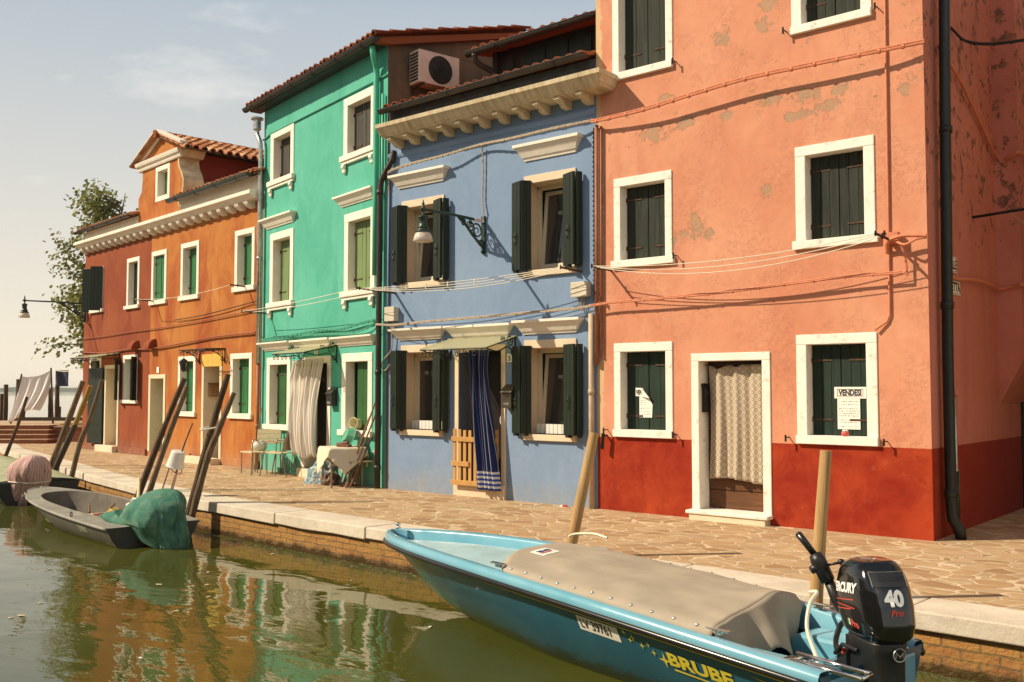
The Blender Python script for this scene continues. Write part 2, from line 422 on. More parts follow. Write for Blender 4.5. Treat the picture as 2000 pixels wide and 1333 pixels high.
M['plastic_white'] = simple('white_plastic', (0.80, 0.76, 0.68), 0.4, 0, 0.05, bump=0)
M['ac_white'] = simple('yellowed_white_metal', (0.70, 0.50, 0.40), 0.5, 0, 0.12)
M['paper'] = simple('white_paper', (0.80, 0.76, 0.68), 0.9, 0, 0.05, bump=0)
M['ink'] = simple('black_ink', (0.02, 0.02, 0.025), 0.8, 0, 0, bump=0)
M['ink_grey'] = simple('grey_ink', (0.28, 0.26, 0.25), 0.8, 0, 0, bump=0)
M['ink_red'] = simple('red_ink', (0.50, 0.06, 0.04), 0.7, 0, 0, bump=0)
M['ink_white'] = simple('white_decal', (0.78, 0.78, 0.76), 0.4, 0, 0, bump=0)
M['ink_yellow'] = simple('yellow_decal', (0.72, 0.60, 0.05), 0.4, 0, 0, bump=0)
M['ink_green'] = simple('green_decal', (0.02, 0.25, 0.07), 0.4, 0, 0, bump=0)
M['ink_blue'] = simple('navy_decal', (0.03, 0.05, 0.18), 0.4, 0, 0, bump=0)

def glass(name, tint=(0.05, 0.045, 0.04), rough=0.05):
    m = NT(name); m.set(tint, rough, 0.0, 0.9); return m.mat
M['pane'] = glass('dark_window_pane')
m = NT('frosted_canopy_glass'); tl_ = m.n('ShaderNodeBsdfTranslucent'); tl_.inputs[0].default_value = (0.85, 0.84, 0.62, 1); tp_ = m.n('ShaderNodeBsdfTransparent'); tp_.inputs[0].default_value = (0.9, 0.92, 0.80, 1)
m.set((0.75, 0.74, 0.55), 0.25); x1_ = m.n('ShaderNodeMixShader'); x1_.inputs[0].default_value = 0.5; m.l(m.b.outputs[0], x1_.inputs[1]); m.l(tl_.outputs[0], x1_.inputs[2])
x2_ = m.n('ShaderNodeMixShader'); x2_.inputs[0].default_value = 0.35; m.l(x1_.outputs[0], x2_.inputs[1]); m.l(tp_.outputs[0], x2_.inputs[2]); m.l(x2_.outputs[0], m.out.inputs[0])
M['canopy_glass'] = m.mat
m = NT('milky_lamp_glass'); m.set((0.85, 0.78, 0.68), 0.2); m.b.inputs['Transmission Weight'].default_value = 0.45; m.b.inputs['IOR'].default_value = 1.2
M['lamp_glass'] = m.mat

# terracotta tiles: uv counts tiles
m = NT('terracotta_tiles'); uv = m.coord('UV')
fl = m.n('ShaderNodeVectorMath'); fl.operation = 'FLOOR'; m.l(uv, fl.inputs[0])
wn = m.n('ShaderNodeTexWhiteNoise'); m.l(fl.outputs[0], wn.inputs['Vector'])
c = m.ramp(wn.outputs['Value'], [(0.0, (0.26, 0.085, 0.035)), (0.45, (0.40, 0.165, 0.075)), (0.8, (0.50, 0.27, 0.14)), (1.0, (0.56, 0.36, 0.21))])
c = m.mix(m.ramp(m.noise(m.coord(), 9, 7, 0.7), [(0.5, 0.0), (0.75, 0.7)]), c, (0.13, 0.09, 0.06))
m.set(c, 0.9, spec=0.2); m.bump(m.noise(m.coord(), 45, 4), 0.4, 0.008); M['tile'] = m.mat
m = NT('dark_red_tiles'); uv = m.coord('UV')
fl = m.n('ShaderNodeVectorMath'); fl.operation = 'FLOOR'; m.l(uv, fl.inputs[0])
wn = m.n('ShaderNodeTexWhiteNoise'); m.l(fl.outputs[0], wn.inputs['Vector'])
c = m.ramp(wn.outputs['Value'], [(0.0, (0.16, 0.04, 0.018)), (0.6, (0.26, 0.075, 0.03)), (1.0, (0.36, 0.13, 0.055))])
m.set(c, 0.9, spec=0.2); m.bump(m.noise(m.coord(), 45, 4), 0.4, 0.008); M['tile_dark'] = m.mat

# ------------------------------------------------------------------ setting: water, paving, kerb, quay, mole
WZ = -0.45
m = NT('green_canal_water'); v = m.coord()
m.set(m.mix(m.ramp(m.noise(v, 0.35, 4), [(0.35, 0.0), (0.7, 1.0)]), (0.058, 0.062, 0.009), (0.076, 0.078, 0.015)), 0.015)
m.b.inputs['IOR'].default_value = 1.45
h = m.math('ADD', m.noise(m.map(v, (0.9, 1.7, 1), rot=(0, 0, R(-40))), 1.15, 2, 0.4, 0.5), m.math('MULTIPLY', m.noise(m.map(v, (1.0, 2.6, 1), rot=(0, 0, R(-38))), 5.0, 2, 0.5), 0.10))
m.bump(h, 0.13, 0.10)
M['water'] = m.mat
b = MB(); b.quad((-2600, -40, 0), (2600, -40, 0), (2600, 2600, 0), (-2600, 2600, 0))
struct(b.build('canal_water', M['water'], loc=(0, 0, WZ)))

KF = [(-36.0, 14.2), (-28.4, 11.62), (-24.3, 10.62), (-21.6, 9.98), (-18.4, 9.16), (-15.5, 8.58), (-12.9, 8.12), (-10.8, 7.95), (-8.5, 7.83), (-2.5, 7.57), (3.0, 7.33), (12.0, 6.95)]
def kerb_pts(off):
    out = []
    for i, p in enumerate(KF):
        a = Vector(KF[max(i-1, 0)]); c = Vector(KF[min(i+1, len(KF)-1)]); t = (c-a).normalized()
        out.append(Vector(p) + Vector((-t.y, t.x))*off)
    return out
KB = kerb_pts(0.55)
m = NT('tan_crazy_paving'); v = m.coord()
dv = m.n('ShaderNodeVectorMath'); dv.operation = 'MULTIPLY_ADD'
m.l(m.noise(v, 2.3, 3, col=True), dv.inputs[0]); dv.inputs[1].default_value = (0.22, 0.22, 0); m.l(m.map(v, (1.0, 1.45, 1)), dv.inputs[2])
def voro(mm, vec, feature, scale):
    q = mm.n('ShaderNodeTexVoronoi'); q.feature = feature; mm.l(vec, q.inputs['Vector']); q.inputs['Scale'].default_value = scale
    q.inputs['Randomness'].default_value = 0.9; return q
ed = voro(m, dv.outputs[0], 'DISTANCE_TO_EDGE', 3.5).outputs['Distance']
vc = voro(m, dv.outputs[0], 'F1', 3.5).outputs['Color']
edn = m.math('ADD', ed, m.math('MULTIPLY', m.math('SUBTRACT', m.noise(v, 14, 4), 0.5), 0.03))
rx = m.sep(vc)[0]
st = m.ramp(rx, [(0.0, (0.32, 0.19, 0.095)), (0.35, (0.42, 0.265, 0.135)), (0.7, (0.50, 0.345, 0.195)), (1.0, (0.40, 0.28, 0.165))])
st = m.mix(m.ramp(m.noise(v, 7, 7, 0.7), [(0.4, 0.0), (0.75, 0.55)]), st, (0.28, 0.16, 0.075))
mort = m.mix(m.ramp(m.noise(v, 3, 5), [(0.4, 0.0), (0.65, 1.0)]), (0.48, 0.365, 0.225), (0.66, 0.535, 0.36))
k = m.ramp(edn, [(0.028, 1.0), (0.044, 0.0)])
cr = m.ramp(edn, [(0.036, 1.0), (0.043, 0.0)])
col = m.mix(k, st, mort)
gap = m.math('MULTIPLY', m.ramp(edn, [(0.036, 0.0), (0.041, 0.8), (0.047, 0.0)]), m.ramp(m.noise(v, 1.3, 3), [(0.45, 0.0), (0.6, 1.0)]))
col = m.mix(gap, col, (0.10, 0.06, 0.03))
col = m.mix(m.ramp(m.noise(v, 0.55, 5, 0.6), [(0.45, 0.0), (0.75, 0.35)]), col, (0.30, 0.19, 0.10))
m.set(col, 0.85, spec=0.3)
m.bump(m.math('ADD', m.math('MULTIPLY', m.ramp(edn, [(0.03, 0.0), (0.06, 1.0)]), 0.5), m.math('MULTIPLY', m.noise(v, 18, 5), 0.5)), 0.5, 0.015)
M['paving'] = m.mat
b = MB(); n = b.add([(p.x, p.y, 0) for p in KB] + [(12, 40, 0), (-26, 40, 0), (-28.8, 15.0, 0), (-33.5, 14.4, 0)])
b.face(range(n, n+len(KB)+4))
struct(b.build('pavement', M['paving']))

m = NT('pale_istrian_stone'); v = m.coord()
c = m.mix(m.ramp(m.noise(v, 2.2, 7, 0.65), [(0.35, 0.0), (0.7, 1.0)]), (0.54, 0.46, 0.36), (0.70, 0.62, 0.50))
c = m.mix(m.ramp(m.noise(v, 13, 8, 0.75), [(0.56, 0.0), (0.72, 0.6)]), c, (0.40, 0.30, 0.19))
z = m.sep(v)[2]
c = m.mix(m.ramp(z, [(-0.10, 0.0), (-0.005, 0.0)]), c, c)
m.set(c, 0.85, spec=0.3); m.bump(m.math('ADD', m.noise(v, 20, 6, 0.7), m.math('MULTIPLY', m.noise(v, 90, 3), 0.4)), 0.6, 0.012)
M['kerb'] = m.mat
def along(P, d):
    for a, c in zip(P, P[1:]):
        L = (c-a).length
        if d <= L: return a.lerp(c, d/L)
        d -= L
    return P[-1]
KFv = [Vector(p) for p in KF]
KLEN = sum((c-a).length for a, c in zip(KFv, KFv[1:]))
b = MB(); d = 0.0; rr = random.Random(3)
KBL = KB
while d < KLEN-0.5:
    e = min(d + rr.uniform(1.7, 2.5), KLEN)
    nseg = 3; dz = rr.uniform(-0.004, 0.006)
    secs = []
    for i in range(nseg+1):
        t = d + 0.006 + (e-d-0.012)*i/nseg
        f = along(KFv, t); k2 = along(KFv, min(t+0.05, KLEN)); tt = (k2-f); 
        tt = tt.normalized() if tt.length > 1e-5 else Vector((1, 0)); nn = Vector((-tt.y, tt.x))
        j = rr.uniform(-0.008, 0.008)
        secs.append([(f.x+nn.x*j, f.y+nn.y*j, -0.135+j), (f.x+nn.x*0.56, f.y+nn.y*0.56, -0.135), (f.x+nn.x*0.56, f.y+nn.y*0.56, 0.004+dz), (f.x+nn.x*(j+.004), f.y+nn.y*(j+.004), 0.004+dz)])
    b.loft(secs, cap=True); d = e
struct(b.build('stone_kerb', M['kerb'], bevel=0.012))

m = NT('old_canal_brick'); uv = m.coord('UV'); v = m.coord()
wob = m.n('ShaderNodeVectorMath'); wob.operation = 'MULTIPLY_ADD'
m.l(m.noise(v, 4, 3, col=True), wob.inputs[0]); wob.inputs[1].default_value = (0.03, 0.03, 0); m.l(uv, wob.inputs[2])
br = m.n('ShaderNodeTexBrick'); m.l(wob.outputs[0], br.inputs['Vector']); br.inputs['Scale'].default_value = 1.0
br.inputs['Brick Width'].default_value = 0.27; br.inputs['Row Height'].default_value = 0.075; br.inputs['Mortar Size'].default_value = 0.008
br.inputs['Color1'].default_value = (0.40, 0.19, 0.05, 1); br.inputs['Color2'].default_value = (0.30, 0.115, 0.032, 1); br.inputs['Mortar'].default_value = (0.15, 0.09, 0.035, 1)
c = m.mix(m.ramp(m.noise(v, 5, 7, 0.7), [(0.42, 0.0), (0.7, 0.75)]), br.outputs[0], (0.36, 0.22, 0.045))
z = m.sep(v)[2]
alg = m.math('ADD', z, m.math('MULTIPLY', m.math('SUBTRACT', m.noise(v, 7, 5), 0.5), 0.16))
c = m.mix(m.ramp(m.math('MULTIPLY', alg, -1.0), [(0.33, 0.0), (0.41, 1.0)]), c, m.mix(m.noise(v, 25, 4), (0.028, 0.017, 0.006), (0.09, 0.05, 0.012)))
m.set(c, m.ramp(m.math('MULTIPLY', alg, -1.0), [(0.32, 0.85), (0.42, 0.3)]))
m.bump(m.math('ADD', m.math('MULTIPLY', br.outputs['Fac'], -0.6), m.noise(v, 28, 5)), 0.8, 0.02)
M['quay_brick'] = m.mat
b = MB(); F2 = kerb_pts(0.05); acc = 0
for a, c in zip(F2, F2[1:]):
    L = (c-a).length
    b.quad((a.x, a.y, -1.6), (c.x, c.y, -1.6), (c.x, c.y, -0.1), (a.x, a.y, -0.1), [(acc, -1.6), (acc+L, -1.6), (acc+L, -0.1), (acc, -0.1)]); acc += L
o = b.build('quay_wall', M['quay_brick'], recalc=False)
tag(o, 'old brick quay wall with dark weed line under the pale stone kerb', 'quay wall')

# the raised mole at the lagoon end: r runs along its front, d away from the canal
MA = R(40.154)
def mole(r, d, z): return (r*math.cos(MA)-d*math.sin(MA), r*math.sin(MA)+d*math.cos(MA), z)
MM = Matrix.Rotation(MA, 4, 'Z')
m = NT('red_step_brick'); v = m.coord()
br = m.n('ShaderNodeTexBrick'); m.l(m.map(v, (1, 1, 1), rot=(R(90), 0, 0)), br.inputs['Vector']); br.inputs['Scale'].default_value = 1.0
br.inputs['Brick Width'].default_value = 0.25; br.inputs['Row Height'].default_value = 0.067; br.inputs['Mortar Size'].default_value = 0.006
br.inputs['Color1'].default_value = (0.30, 0.10, 0.05, 1); br.inputs['Color2'].default_value = (0.22, 0.065, 0.032, 1); br.inputs['Mortar'].default_value = (0.24, 0.15, 0.09, 1)
m.set(m.mix(m.ramp(m.noise(v, 3, 6), [(0.4, 0.0), (0.7, 0.4)]), br.outputs[0], (0.13, 0.06, 0.035)), 0.9, spec=0.2)
M['step_brick'] = m.mat
M['step_top'] = simple('pale_step_paving', (0.46, 0.31, 0.19), 0.9, 0, 0.2, 5)
M['grass'] = simple('short_green_grass', (0.10, 0.13, 0.025), 0.95, 0, 0.5, 18, 0.6)
t = thing('steps', 'flight of red brick steps climbing to the raised mole beside the lagoon', 'steps', mole(-16, 30, 0), MA)
b = MB()
for i in range(4):
    b.mi = 0; b.box(-9, 1.72-0.12*i, 0.28*i, 5, 0.135*i+0.002*(i > 0), 0.135*(i+1)-0.022)
    b.mi = 1; b.box(-9, 1.735-0.12*i, 0.28*i-0.015, 5, 0.135*(i+1)-0.022, 0.135*(i+1))
b.build('tread', [M['step_brick'], M['step_top']], t)
b = MB(); b.box(-14.55, -9, 31.0, 31.3, 0, 0.46, MM); b.mi = 1; b.box(-14.56, -9, 30.98, 31.32, 0.46, 0.50, MM)
tag(b.build('retaining_wall', [M['step_brick'], M['step_top']]), 'low red brick retaining wall between the steps and the terracotta house', 'wall')
b = MB(); b.box(-40, -6, 31.3, 35.5, -1.2, 0.536, MM)
struct(b.build('mole_ground', M['step_top']))
b = MB(); b.box(-14.5, -9, 31.32, 34.6, 0.53, 0.56, MM)
o = b.build('grass', M['grass']); o['kind'] = 'stuff'; o['label'] = 'strip of short grass on top of the mole'; o['category'] = 'grass'
b = MB(); b.box(-18.0, -9, 35.2, 35.45, 0.52, 0.66, MM)
tag(b.build('timber_beam', wood('dark_wet_timber', (0.05, 0.035, 0.022))), 'dark horizontal timber beam along the far edge of the mole', 'beam')
M['far_land'] = simple('distant_wooded_shore', (0.10, 0.12, 0.08), 0.95, 0, 0.3, 0.02, 0)
b = MB(); rr = random.Random(5)
for side in range(1):
    secs = []
    for i in range(240):
        r = -1700 + i*14.5; hgt = 4.5 + 3.5*noise.noise(Vector((r*0.011, 2, 0))) + 1.6*rr.random()
        hgt = max(2.0, hgt)
        secs.append([mole(r, 1350, WZ-1), mole(r, 1352, WZ+hgt*0.8), mole(r, 1380, WZ+hgt), mole(r, 1460, WZ-1)])
    b.loft(secs, close=False)
struct(b.build('far_shore', M['far_land']))

# ------------------------------------------------------------------ house builders (house frame: x along the facade, -y out of the wall, z up)
def wall_front(b, u0, u1, z0, z1, holes, depth, y=0.0):
    us = sorted({u0, u1} | {h[0] for h in holes} | {h[1] for h in holes}); zs = sorted({z0, z1} | {h[2] for h in holes} | {h[3] for h in holes})
    us = [u for u in us if u0 <= u <= u1]; zs = [q for q in zs if z0 <= q <= z1]
    for a, c in zip(us, us[1:]):
        for e, f in zip(zs, zs[1:]):
            mu, mz = (a+c)/2, (e+f)/2
            if any(h[0] < mu < h[1] and h[2] < mz < h[3] for h in holes): continue
            b.quad((a, y, e), (c, y, e), (c, y, f), (a, y, f))
    for (a, c, e, f) in holes:
        d = y+depth
        b.quad((a, y, e), (a, d, e), (a, d, f), (a, y, f)); b.quad((c, y, e), (c, y, f), (c, d, f), (c, d, e))
        b.quad((a, y, f), (a, d, f), (c, d, f), (c, y, f)); b.quad((a, y, e), (c, y, e), (c, d, e), (a, d, e))

def house(name, label, loc, ang, L, H, D, mats, holes, depth=0.32, side_mi=0, u0=0.0, splits=None):
    t = thing(name, label, 'house', loc, ang)
    b = MB()
    wall_front(b, u0, L, -0.05, H, holes, depth)
    b.mi = side_mi
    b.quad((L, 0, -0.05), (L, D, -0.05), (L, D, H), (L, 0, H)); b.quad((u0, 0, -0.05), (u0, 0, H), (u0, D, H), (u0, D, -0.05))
    b.mi = 0
    b.quad((u0, D, -0.05), (u0, D, H), (L, D, H), (L, D, -0.05)); b.quad((u0, 0, H), (L, 0, H), (L, D, H), (u0, D, H))
    o = b.build('wall', mats, t, recalc=False)
    return t

def leaf(b, u0, u1, z0, z1, y, n=3, th=0.035, rnd=None, gap=0.006):
    w = (u1-u0)/n
    for i in range(n):
        j = rnd.uniform(-0.003, 0.003) if rnd else 0
        b.box(u0+i*w+gap/2, u0+(i+1)*w-gap/2, y+j, y+th+j, z0, z1)
    b.box(u0+0.004, u1-0.004, y+0.012, y+th-0.008, z0+0.004, z1-0.004)

def window(t, u0, u1, z0, z1, fw=0.16, depth=0.17, fm='white_stone', lm='shutter_old', leafs=2, planks=3, sill=(0.09, 0.05, 0.03), hinges=True,
           brackets=False, out=0.018, seed=0, top=None, open_frac=None, sill_mat=None):
    """framed window with closed shutters deep in the reveal; frame > sill, shutter"""
    rnd = random.Random(seed+int(u0*100)+int(z0*1000)); top = top or fw
    b = MB(); sh = sill[0] if sill else fw
    b.box(u0, u0+fw, -out, depth, z0+sh, z1-top); b.box(u1-fw, u1, -out, depth, z0+sh, z1-top)
    b.box(u0, u1, -out-0.002, depth, z1-top, z1)
    if not sill: b.box(u0, u1, -out, depth, z0, z0+fw)
    f = b.build('window', M[fm], t, bevel=0.008)
    if sill:
        b = MB(); b.box(u0-sill[2], u1+sill[2], -sill[1]-out, depth, z0, z0+sh)
        if brackets:
            b.box(u0-sill[2]*0.5, u1+sill[2]*0.5, -sill[1]*0.55-out, 0.05, z0-0.055, z0-0.001)
            for uu in (u0+0.02, u1-0.12):
                b.prism([(-0.001-out, z0-0.056), (-0.075, z0-0.056), (-0.085, z0-0.11), (-0.05, z0-0.16), (-0.06, z0-0.2), (-out, z0-0.22)], uu, uu+0.1, axis='x')
        b.build('sill', M[sill_mat or fm], f, bevel=0.006)
    a, c, e, g = u0+fw+0.004, u1-fw-0.004, z0+sh+0.006, z1-top-0.004
    yb = depth-0.045
    if open_frac:
        b = MB(); b.box(a, c, depth+0.05, depth+0.06, e, g); b.build('dark_opening', M['dark_room'], f)
        a = a+(c-a)*open_frac; leafs = 1
    w = (c-a)/leafs
    for i in range(leafs):
        b = MB(); leaf(b, a+i*w+0.003, a+(i+1)*w-0.003, e, g, yb+(0.004 if i else 0), planks, 0.035, rnd)
        if hinges:
            b.mi = 1
            for zz in (e+(g-e)*0.17, e+(g-e)*0.83):
                if i == 0: b.box(a, a+w*0.72, yb-0.008, yb-0.001, zz-0.011, zz+0.011); b.tube([(a+0.006, yb-0.012, zz-0.03), (a+0.006, yb-0.012, zz+0.03)], 0.010, 6)
                else: b.box(c-w*0.72, c, yb-0.006, yb+0.001, zz-0.011, zz+0.011); b.tube([(c-0.006, yb-0.010, zz-0.03), (c-0.006, yb-0.010, zz+0.03)], 0.010, 6)
        b.build('shutter', [M[lm], M['rust']], f)
    b = MB(); b.box(u0+0.01, u1-0.01, depth+0.10, depth+0.11, z0+0.01, z1-0.01); b.build('dark_backing', M['dark_room'], f)
    return f

def hood(t, u0, u1, z0, z1, mat='white_trim', out=0.15):
    b = MB(); h = z1-z0
    def ring(u, o, z): return [(u0+u, 0.02, z), (u0+u, -o, z), (u1-u, -o, z), (u1-u, 0.02, z)]
    b.loft([ring(0.13, 0.02, z0), ring(0.12, 0.035, z0+h*0.18), ring(0.105, 0.05, z0+h*0.2), ring(0.07, 0.085, z0+h*0.5), ring(0.03, out*0.85, z0+h*0.75), ring(0.012, out*0.92, z0+h*0.80),
            ring(0.0, out, z0+h*0.82), ring(0.0, out, z1)], cap=True)
    return b.build('window_hood', M[mat], t)

def tile_roof(name, mat, parent, org, ex, es, en, width, slope, p=0.2, row=0.34, amp=0.035, label=None, seed=1, uo=0.0):
    """barrel tiles: ex along the eave, es up the slope, en the slope's normal"""
    rr = random.Random(seed); org, ex, es, en = Vector(org), Vector(ex), Vector(es), Vector(en)
    b = MB(); nc = max(1, int(round(width/p))); pw = width/nc; nr = max(1, int(round(slope/row))); rh = slope/nr
    for i in range(nc):
        ju = rr.uniform(-0.012, 0.012)
        for j in range(nr):
            du = ju + rr.uniform(-0.012, 0.012); dh = rr.uniform(-0.004, 0.006); ds = rr.uniform(-0.02, 0.02) if j == 0 else rr.uniform(-0.012, 0.012)
            K = 8; rows = []
            for s0, taper, lift in ((j*rh+ds, 1.0, 0.028), ((j+1)*rh+0.05, 0.82, 0.004)):
                rows.append([org + ex*((i+0.5)*pw + du + math.cos(PI*(1-k/K))*pw*0.40*taper) + es*s0 + en*(math.sin(PI*k/K)*amp*2.0*taper + lift + dh) for k in range(K+1)])
            n = b.add(rows[0]+rows[1]); u = (i+0.5, j+0.5)
            for k in range(K): b.face((n+k, n+k+1, n+K+1+k+1, n+K+1+k), [u]*4)
            # tile thickness at the open end
            n2 = b.add([q - en*0.0 for q in rows[0]] + [org + ex*((i+0.5)*pw + du + math.cos(PI*(1-k/K))*pw*0.40*0.76) + es*(rows and (j*rh+ds)) + en*(math.sin(PI*k/K)*amp*2.0*0.72 + 0.028 + dh) for k in range(K+1)])
            for k in range(K): b.face((n2+k, n2+K+1+k, n2+K+1+k+1, n2+k+1), [u]*4)
    # channel tiles between
    for i in range(nc+1):
        for j in range(nr):
            K = 4; rows = []
            for s0, lift in ((j*rh-0.03, 0.012), ((j+1)*rh, 0.0)):
                rows.append([org + ex*(i*pw + (k/K-0.5)*pw*0.7) + es*s0 + en*(lift + 0.03*(2*k/K-1)**2) for k in range(K+1)])
            n = b.add(rows[0]+rows[1]); u = (i+0.5, j+100.5)
            for k in range(K): b.face((n+k, n+k+1, n+K+2+k, n+K+1+k), [u]*4)
    # board underneath
    a = org - en*0.012
    b.quad(a, a+ex*width, a+ex*width+es*slope, a+es*slope, [(0.5, 0.5)]*4)
    return b.build(name, mat, parent, recalc=False, smooth=False, label=label)

def gutter(name, mat, parent, a, c, r=0.07, label=None, brackets=True):
    b = MB(); a, c = Vector(a), Vector(c); n = 9; ex = (c-a).normalized(); ey = Vector((ex.y, -ex.x, 0)).normalized()
    secs = []
    for p in (a, c):
        o = [p + ey*r*math.cos(q) + Vector((0, 0, 1))*r*math.sin(q) for q in [PI + PI*k/n for k in range(n+1)]]
        i_ = [p + ey*(r-0.008)*math.cos(q) + Vector((0, 0, 1))*(r-0.008)*math.sin(q) for q in [2*PI - PI*k/n for k in range(n+1)]]
        secs.append(o+i_)
    b.loft(secs, cap=True)
    for p, s in ((a, 1), (c, -1)):
        n0 = b.add([p + ex*s*0.003 + ey*(r-0.004)*math.cos(q) + Vector((0, 0, 1))*(r-0.004)*math.sin(q) for q in [PI + PI*k/n for k in range(n+1)]]); b.face(range(n0, n0+n+1))
    b.tube([a+ey*r, c+ey*r], 0.010, 6)
    if brackets:
        L = (c-a).length; k = int(L/0.9)
        for i in range(k):
            p = a + ex*(i+0.5)*L/k
            b.tube([p + ey*(r+0.006)*math.cos(q) + Vector((0, 0, 1))*(r+0.006)*math.sin(q) for q in [PI + PI*j/8 for j in range(9)]], 0.008, 5)
    return b.build(name, mat, parent, smooth=False, label=label)

def pipe(name, mat, parent, pts, r=0.045, clips=None, n=12, label=None, joints=()):
    b = MB(); b.tube(pts, r, n)
    for p in joints: b.tube([Vector(p)-Vector((0, 0, 0.04)), Vector(p)+Vector((0, 0, 0.04))], r*1.18, n)
    return b.build(name, mat, parent, smooth=True, label=label)

def pin(b, u, z, out=0.10, drop=0.05):
    """iron shutter catch standing out of the wall"""
    b.tube([(u, 0.01, z), (u, -out, z)], 0.008, 6); b.tube([(u, -out, z+0.03), (u, -out, z-drop)], 0.012, 6)

# ------------------------------------------------------------------ pink house
PINK = ((-7.875, 11.189, 0), R(-0.377)); BLUE = ((-12.338, 11.172, 0), R(0.2176)); GREEN = ((-17.137, 12.180, 0), R(-11.857)); ORNG = ((-27.266, 13.334, 0), R(-6.502))
def FM(fr): return Matrix.Translation(Vector(fr[0])) @ Matrix.Rotation(fr[1], 4, 'Z')
def on(fr, u, y, z): return tuple(FM(fr) @ Vector((u, y, z)))
def fthing(name, label, cat, fr, u, y, z, group=None): return thing(name, label, cat, on(fr, u, y, z), fr[1], group)

PW = [(0.29, 1.26, 5.96, 7.70), (2.94, 3.92, 5.98, 7.72), (0.30, 1.23, 3.33, 4.58), (2.96, 3.92, 3.34, 4.59), (0.29, 1.22, 1.01, 2.29), (2.94, 3.91, 1.01, 2.31)]
pd = (1.50, 2.60, 0.10, 2.12)
e3 = 0.004
holes = [(a+e3, c-e3, e+e3, g-e3) for a, c, e, g in PW] + [(pd[0]+e3, pd[1]-e3, pd[2]-0.03, pd[3]-e3)]
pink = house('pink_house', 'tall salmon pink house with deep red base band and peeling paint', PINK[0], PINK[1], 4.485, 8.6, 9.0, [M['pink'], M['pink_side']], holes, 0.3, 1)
for i, (a, c, e, g) in enumerate(PW):
    low = i >= 4
    window(pink, a, c, e, g, fw=0.108 if i % 2 == 0 else 0.128, depth=0.19, lm='shutter_green' if low else 'shutter_old', planks=2 if i % 2 == 0 else 3,
           sill=(0.10, 0.035, 0.035 if i in (2, 3) else 0.004), seed=i, top=0.12)
# doorway
b = MB(); a, c, e, g = pd
b.box(a, a+0.11, -0.018, 0.24, e, g-0.10); b.box(c-0.11, c, -0.018, 0.24, e, g-0.10); b.box(a, c, -0.02, 0.24, g-0.10, g)
dr = b.build('door_frame', M['white_stone'], pink, bevel=0.008)
b = MB(); b.box(a-0.02, c+0.01, -0.16, 0.30, 0.075, 0.12); b.build('threshold', M['white_stone'], pink, bevel=0.01)
b = MB(); b.box(a+0.02, c-0.03, -0.14, 0.02, -0.02, 0.075); b.build('step', M['cream'], pink, bevel=0.008)
M['door_wood'] = wood('red_brown_door_wood', (0.13, 0.055, 0.024), 0.35, 0.5, (1.2, 12, 14), 0.3)
b = MB()
for k in range(8): b.box(a+0.112, c-0.112, 0.245, 0.285, 0.122+k*0.245, 0.122+k*0.245+0.232)
b.box(a+0.112, c-0.112, 0.262, 0.29, 0.12, g-0.1); b.build('door', M['door_wood'], pink)
# iron shutter catches
for k, (u, z) in enumerate([(1.31, 6.02), (2.87, 6.05), (3.99, 6.06), (1.30, 3.42), (4.05, 3.42), (1.27, 1.07), (2.83, 1.08), (4.0, 1.07), (0.17, 1.10)]):
    b = MB(); pin(b, u, z); b.build('shutter_catch', M['iron'], pink)
# wiring loops near the corner
b = MB()
b.tube(catmull([(4.05, -0.02, 3.20), (4.08, -0.10, 3.30), (4.16, -0.16, 3.34), (4.30, -0.16, 3.36), (4.52, -0.14, 3.34)], 6), 0.022, 8)
b.tube(catmull([(4.15, -0.15, 3.33), (4.24, -0.12, 3.26), (4.27, -0.08, 3.1), (4.28, -0.07, 2.92)], 6), 0.014, 8)
b.tube(catmull([(4.2, -0.14, 3.30), (4.30, -0.17, 3.26), (4.42, -0.15, 3.31), (4.52, -0.13, 3.32)], 6), 0.014, 8)
b.box(4.08, 4.20, -0.12, -0.02, 3.30, 3.42)
b.build('wiring', M['cable_pink'], pink, smooth=False)
pipe('conduit', M['cable_pink'], pink, [(4.08, -0.02, 8.5), (4.075, -0.022, 5.0), (4.07, -0.02, 3.6), (4.065, -0.022, 2.50), (4.03, -0.022, 2.42), (3.90, -0.045, 2.33)], 0.013, n=8)
# corner downpipe and gas pipe on the alley wall
pipe('downpipe', M['pipe_black'], pink, [(4.63, 0.42, 8.4), (4.60, 0.36, 5.0), (4.585, 0.30, 2.0), (4.585, 0.30, 0.36), (4.60, 0.30, 0.22), (4.66, 0.33, 0.10), (4.67, 0.34, 0.0)], 0.062, joints=[(4.585, 0.30, 0.5), (4.60, 0.36, 4.6), (4.587, .31, 2.6)])
pipe('gas_pipe', M['steel'], pink, [(4.53, 0.70, 1.58), (4.53, 0.70, 0.0)], 0.022, joints=[(4.53, 0.70, 0.72)])
b = MB(); b.lathe([(0.0, 1.68), (0.04, 1.67), (0.05, 1.63), (0.03, 1.58)], 12, (4.53, 0.70, 0)); b.build('pipe_cap', M['pink_side'], pink, smooth=True)
b = MB(); b.tube([(4.53, 0.70, 0.0), (4.53, 0.70, 0.72)], 0.034, 10); b.build('pipe_sleeve', M['pipe_black'], pink, smooth=True)
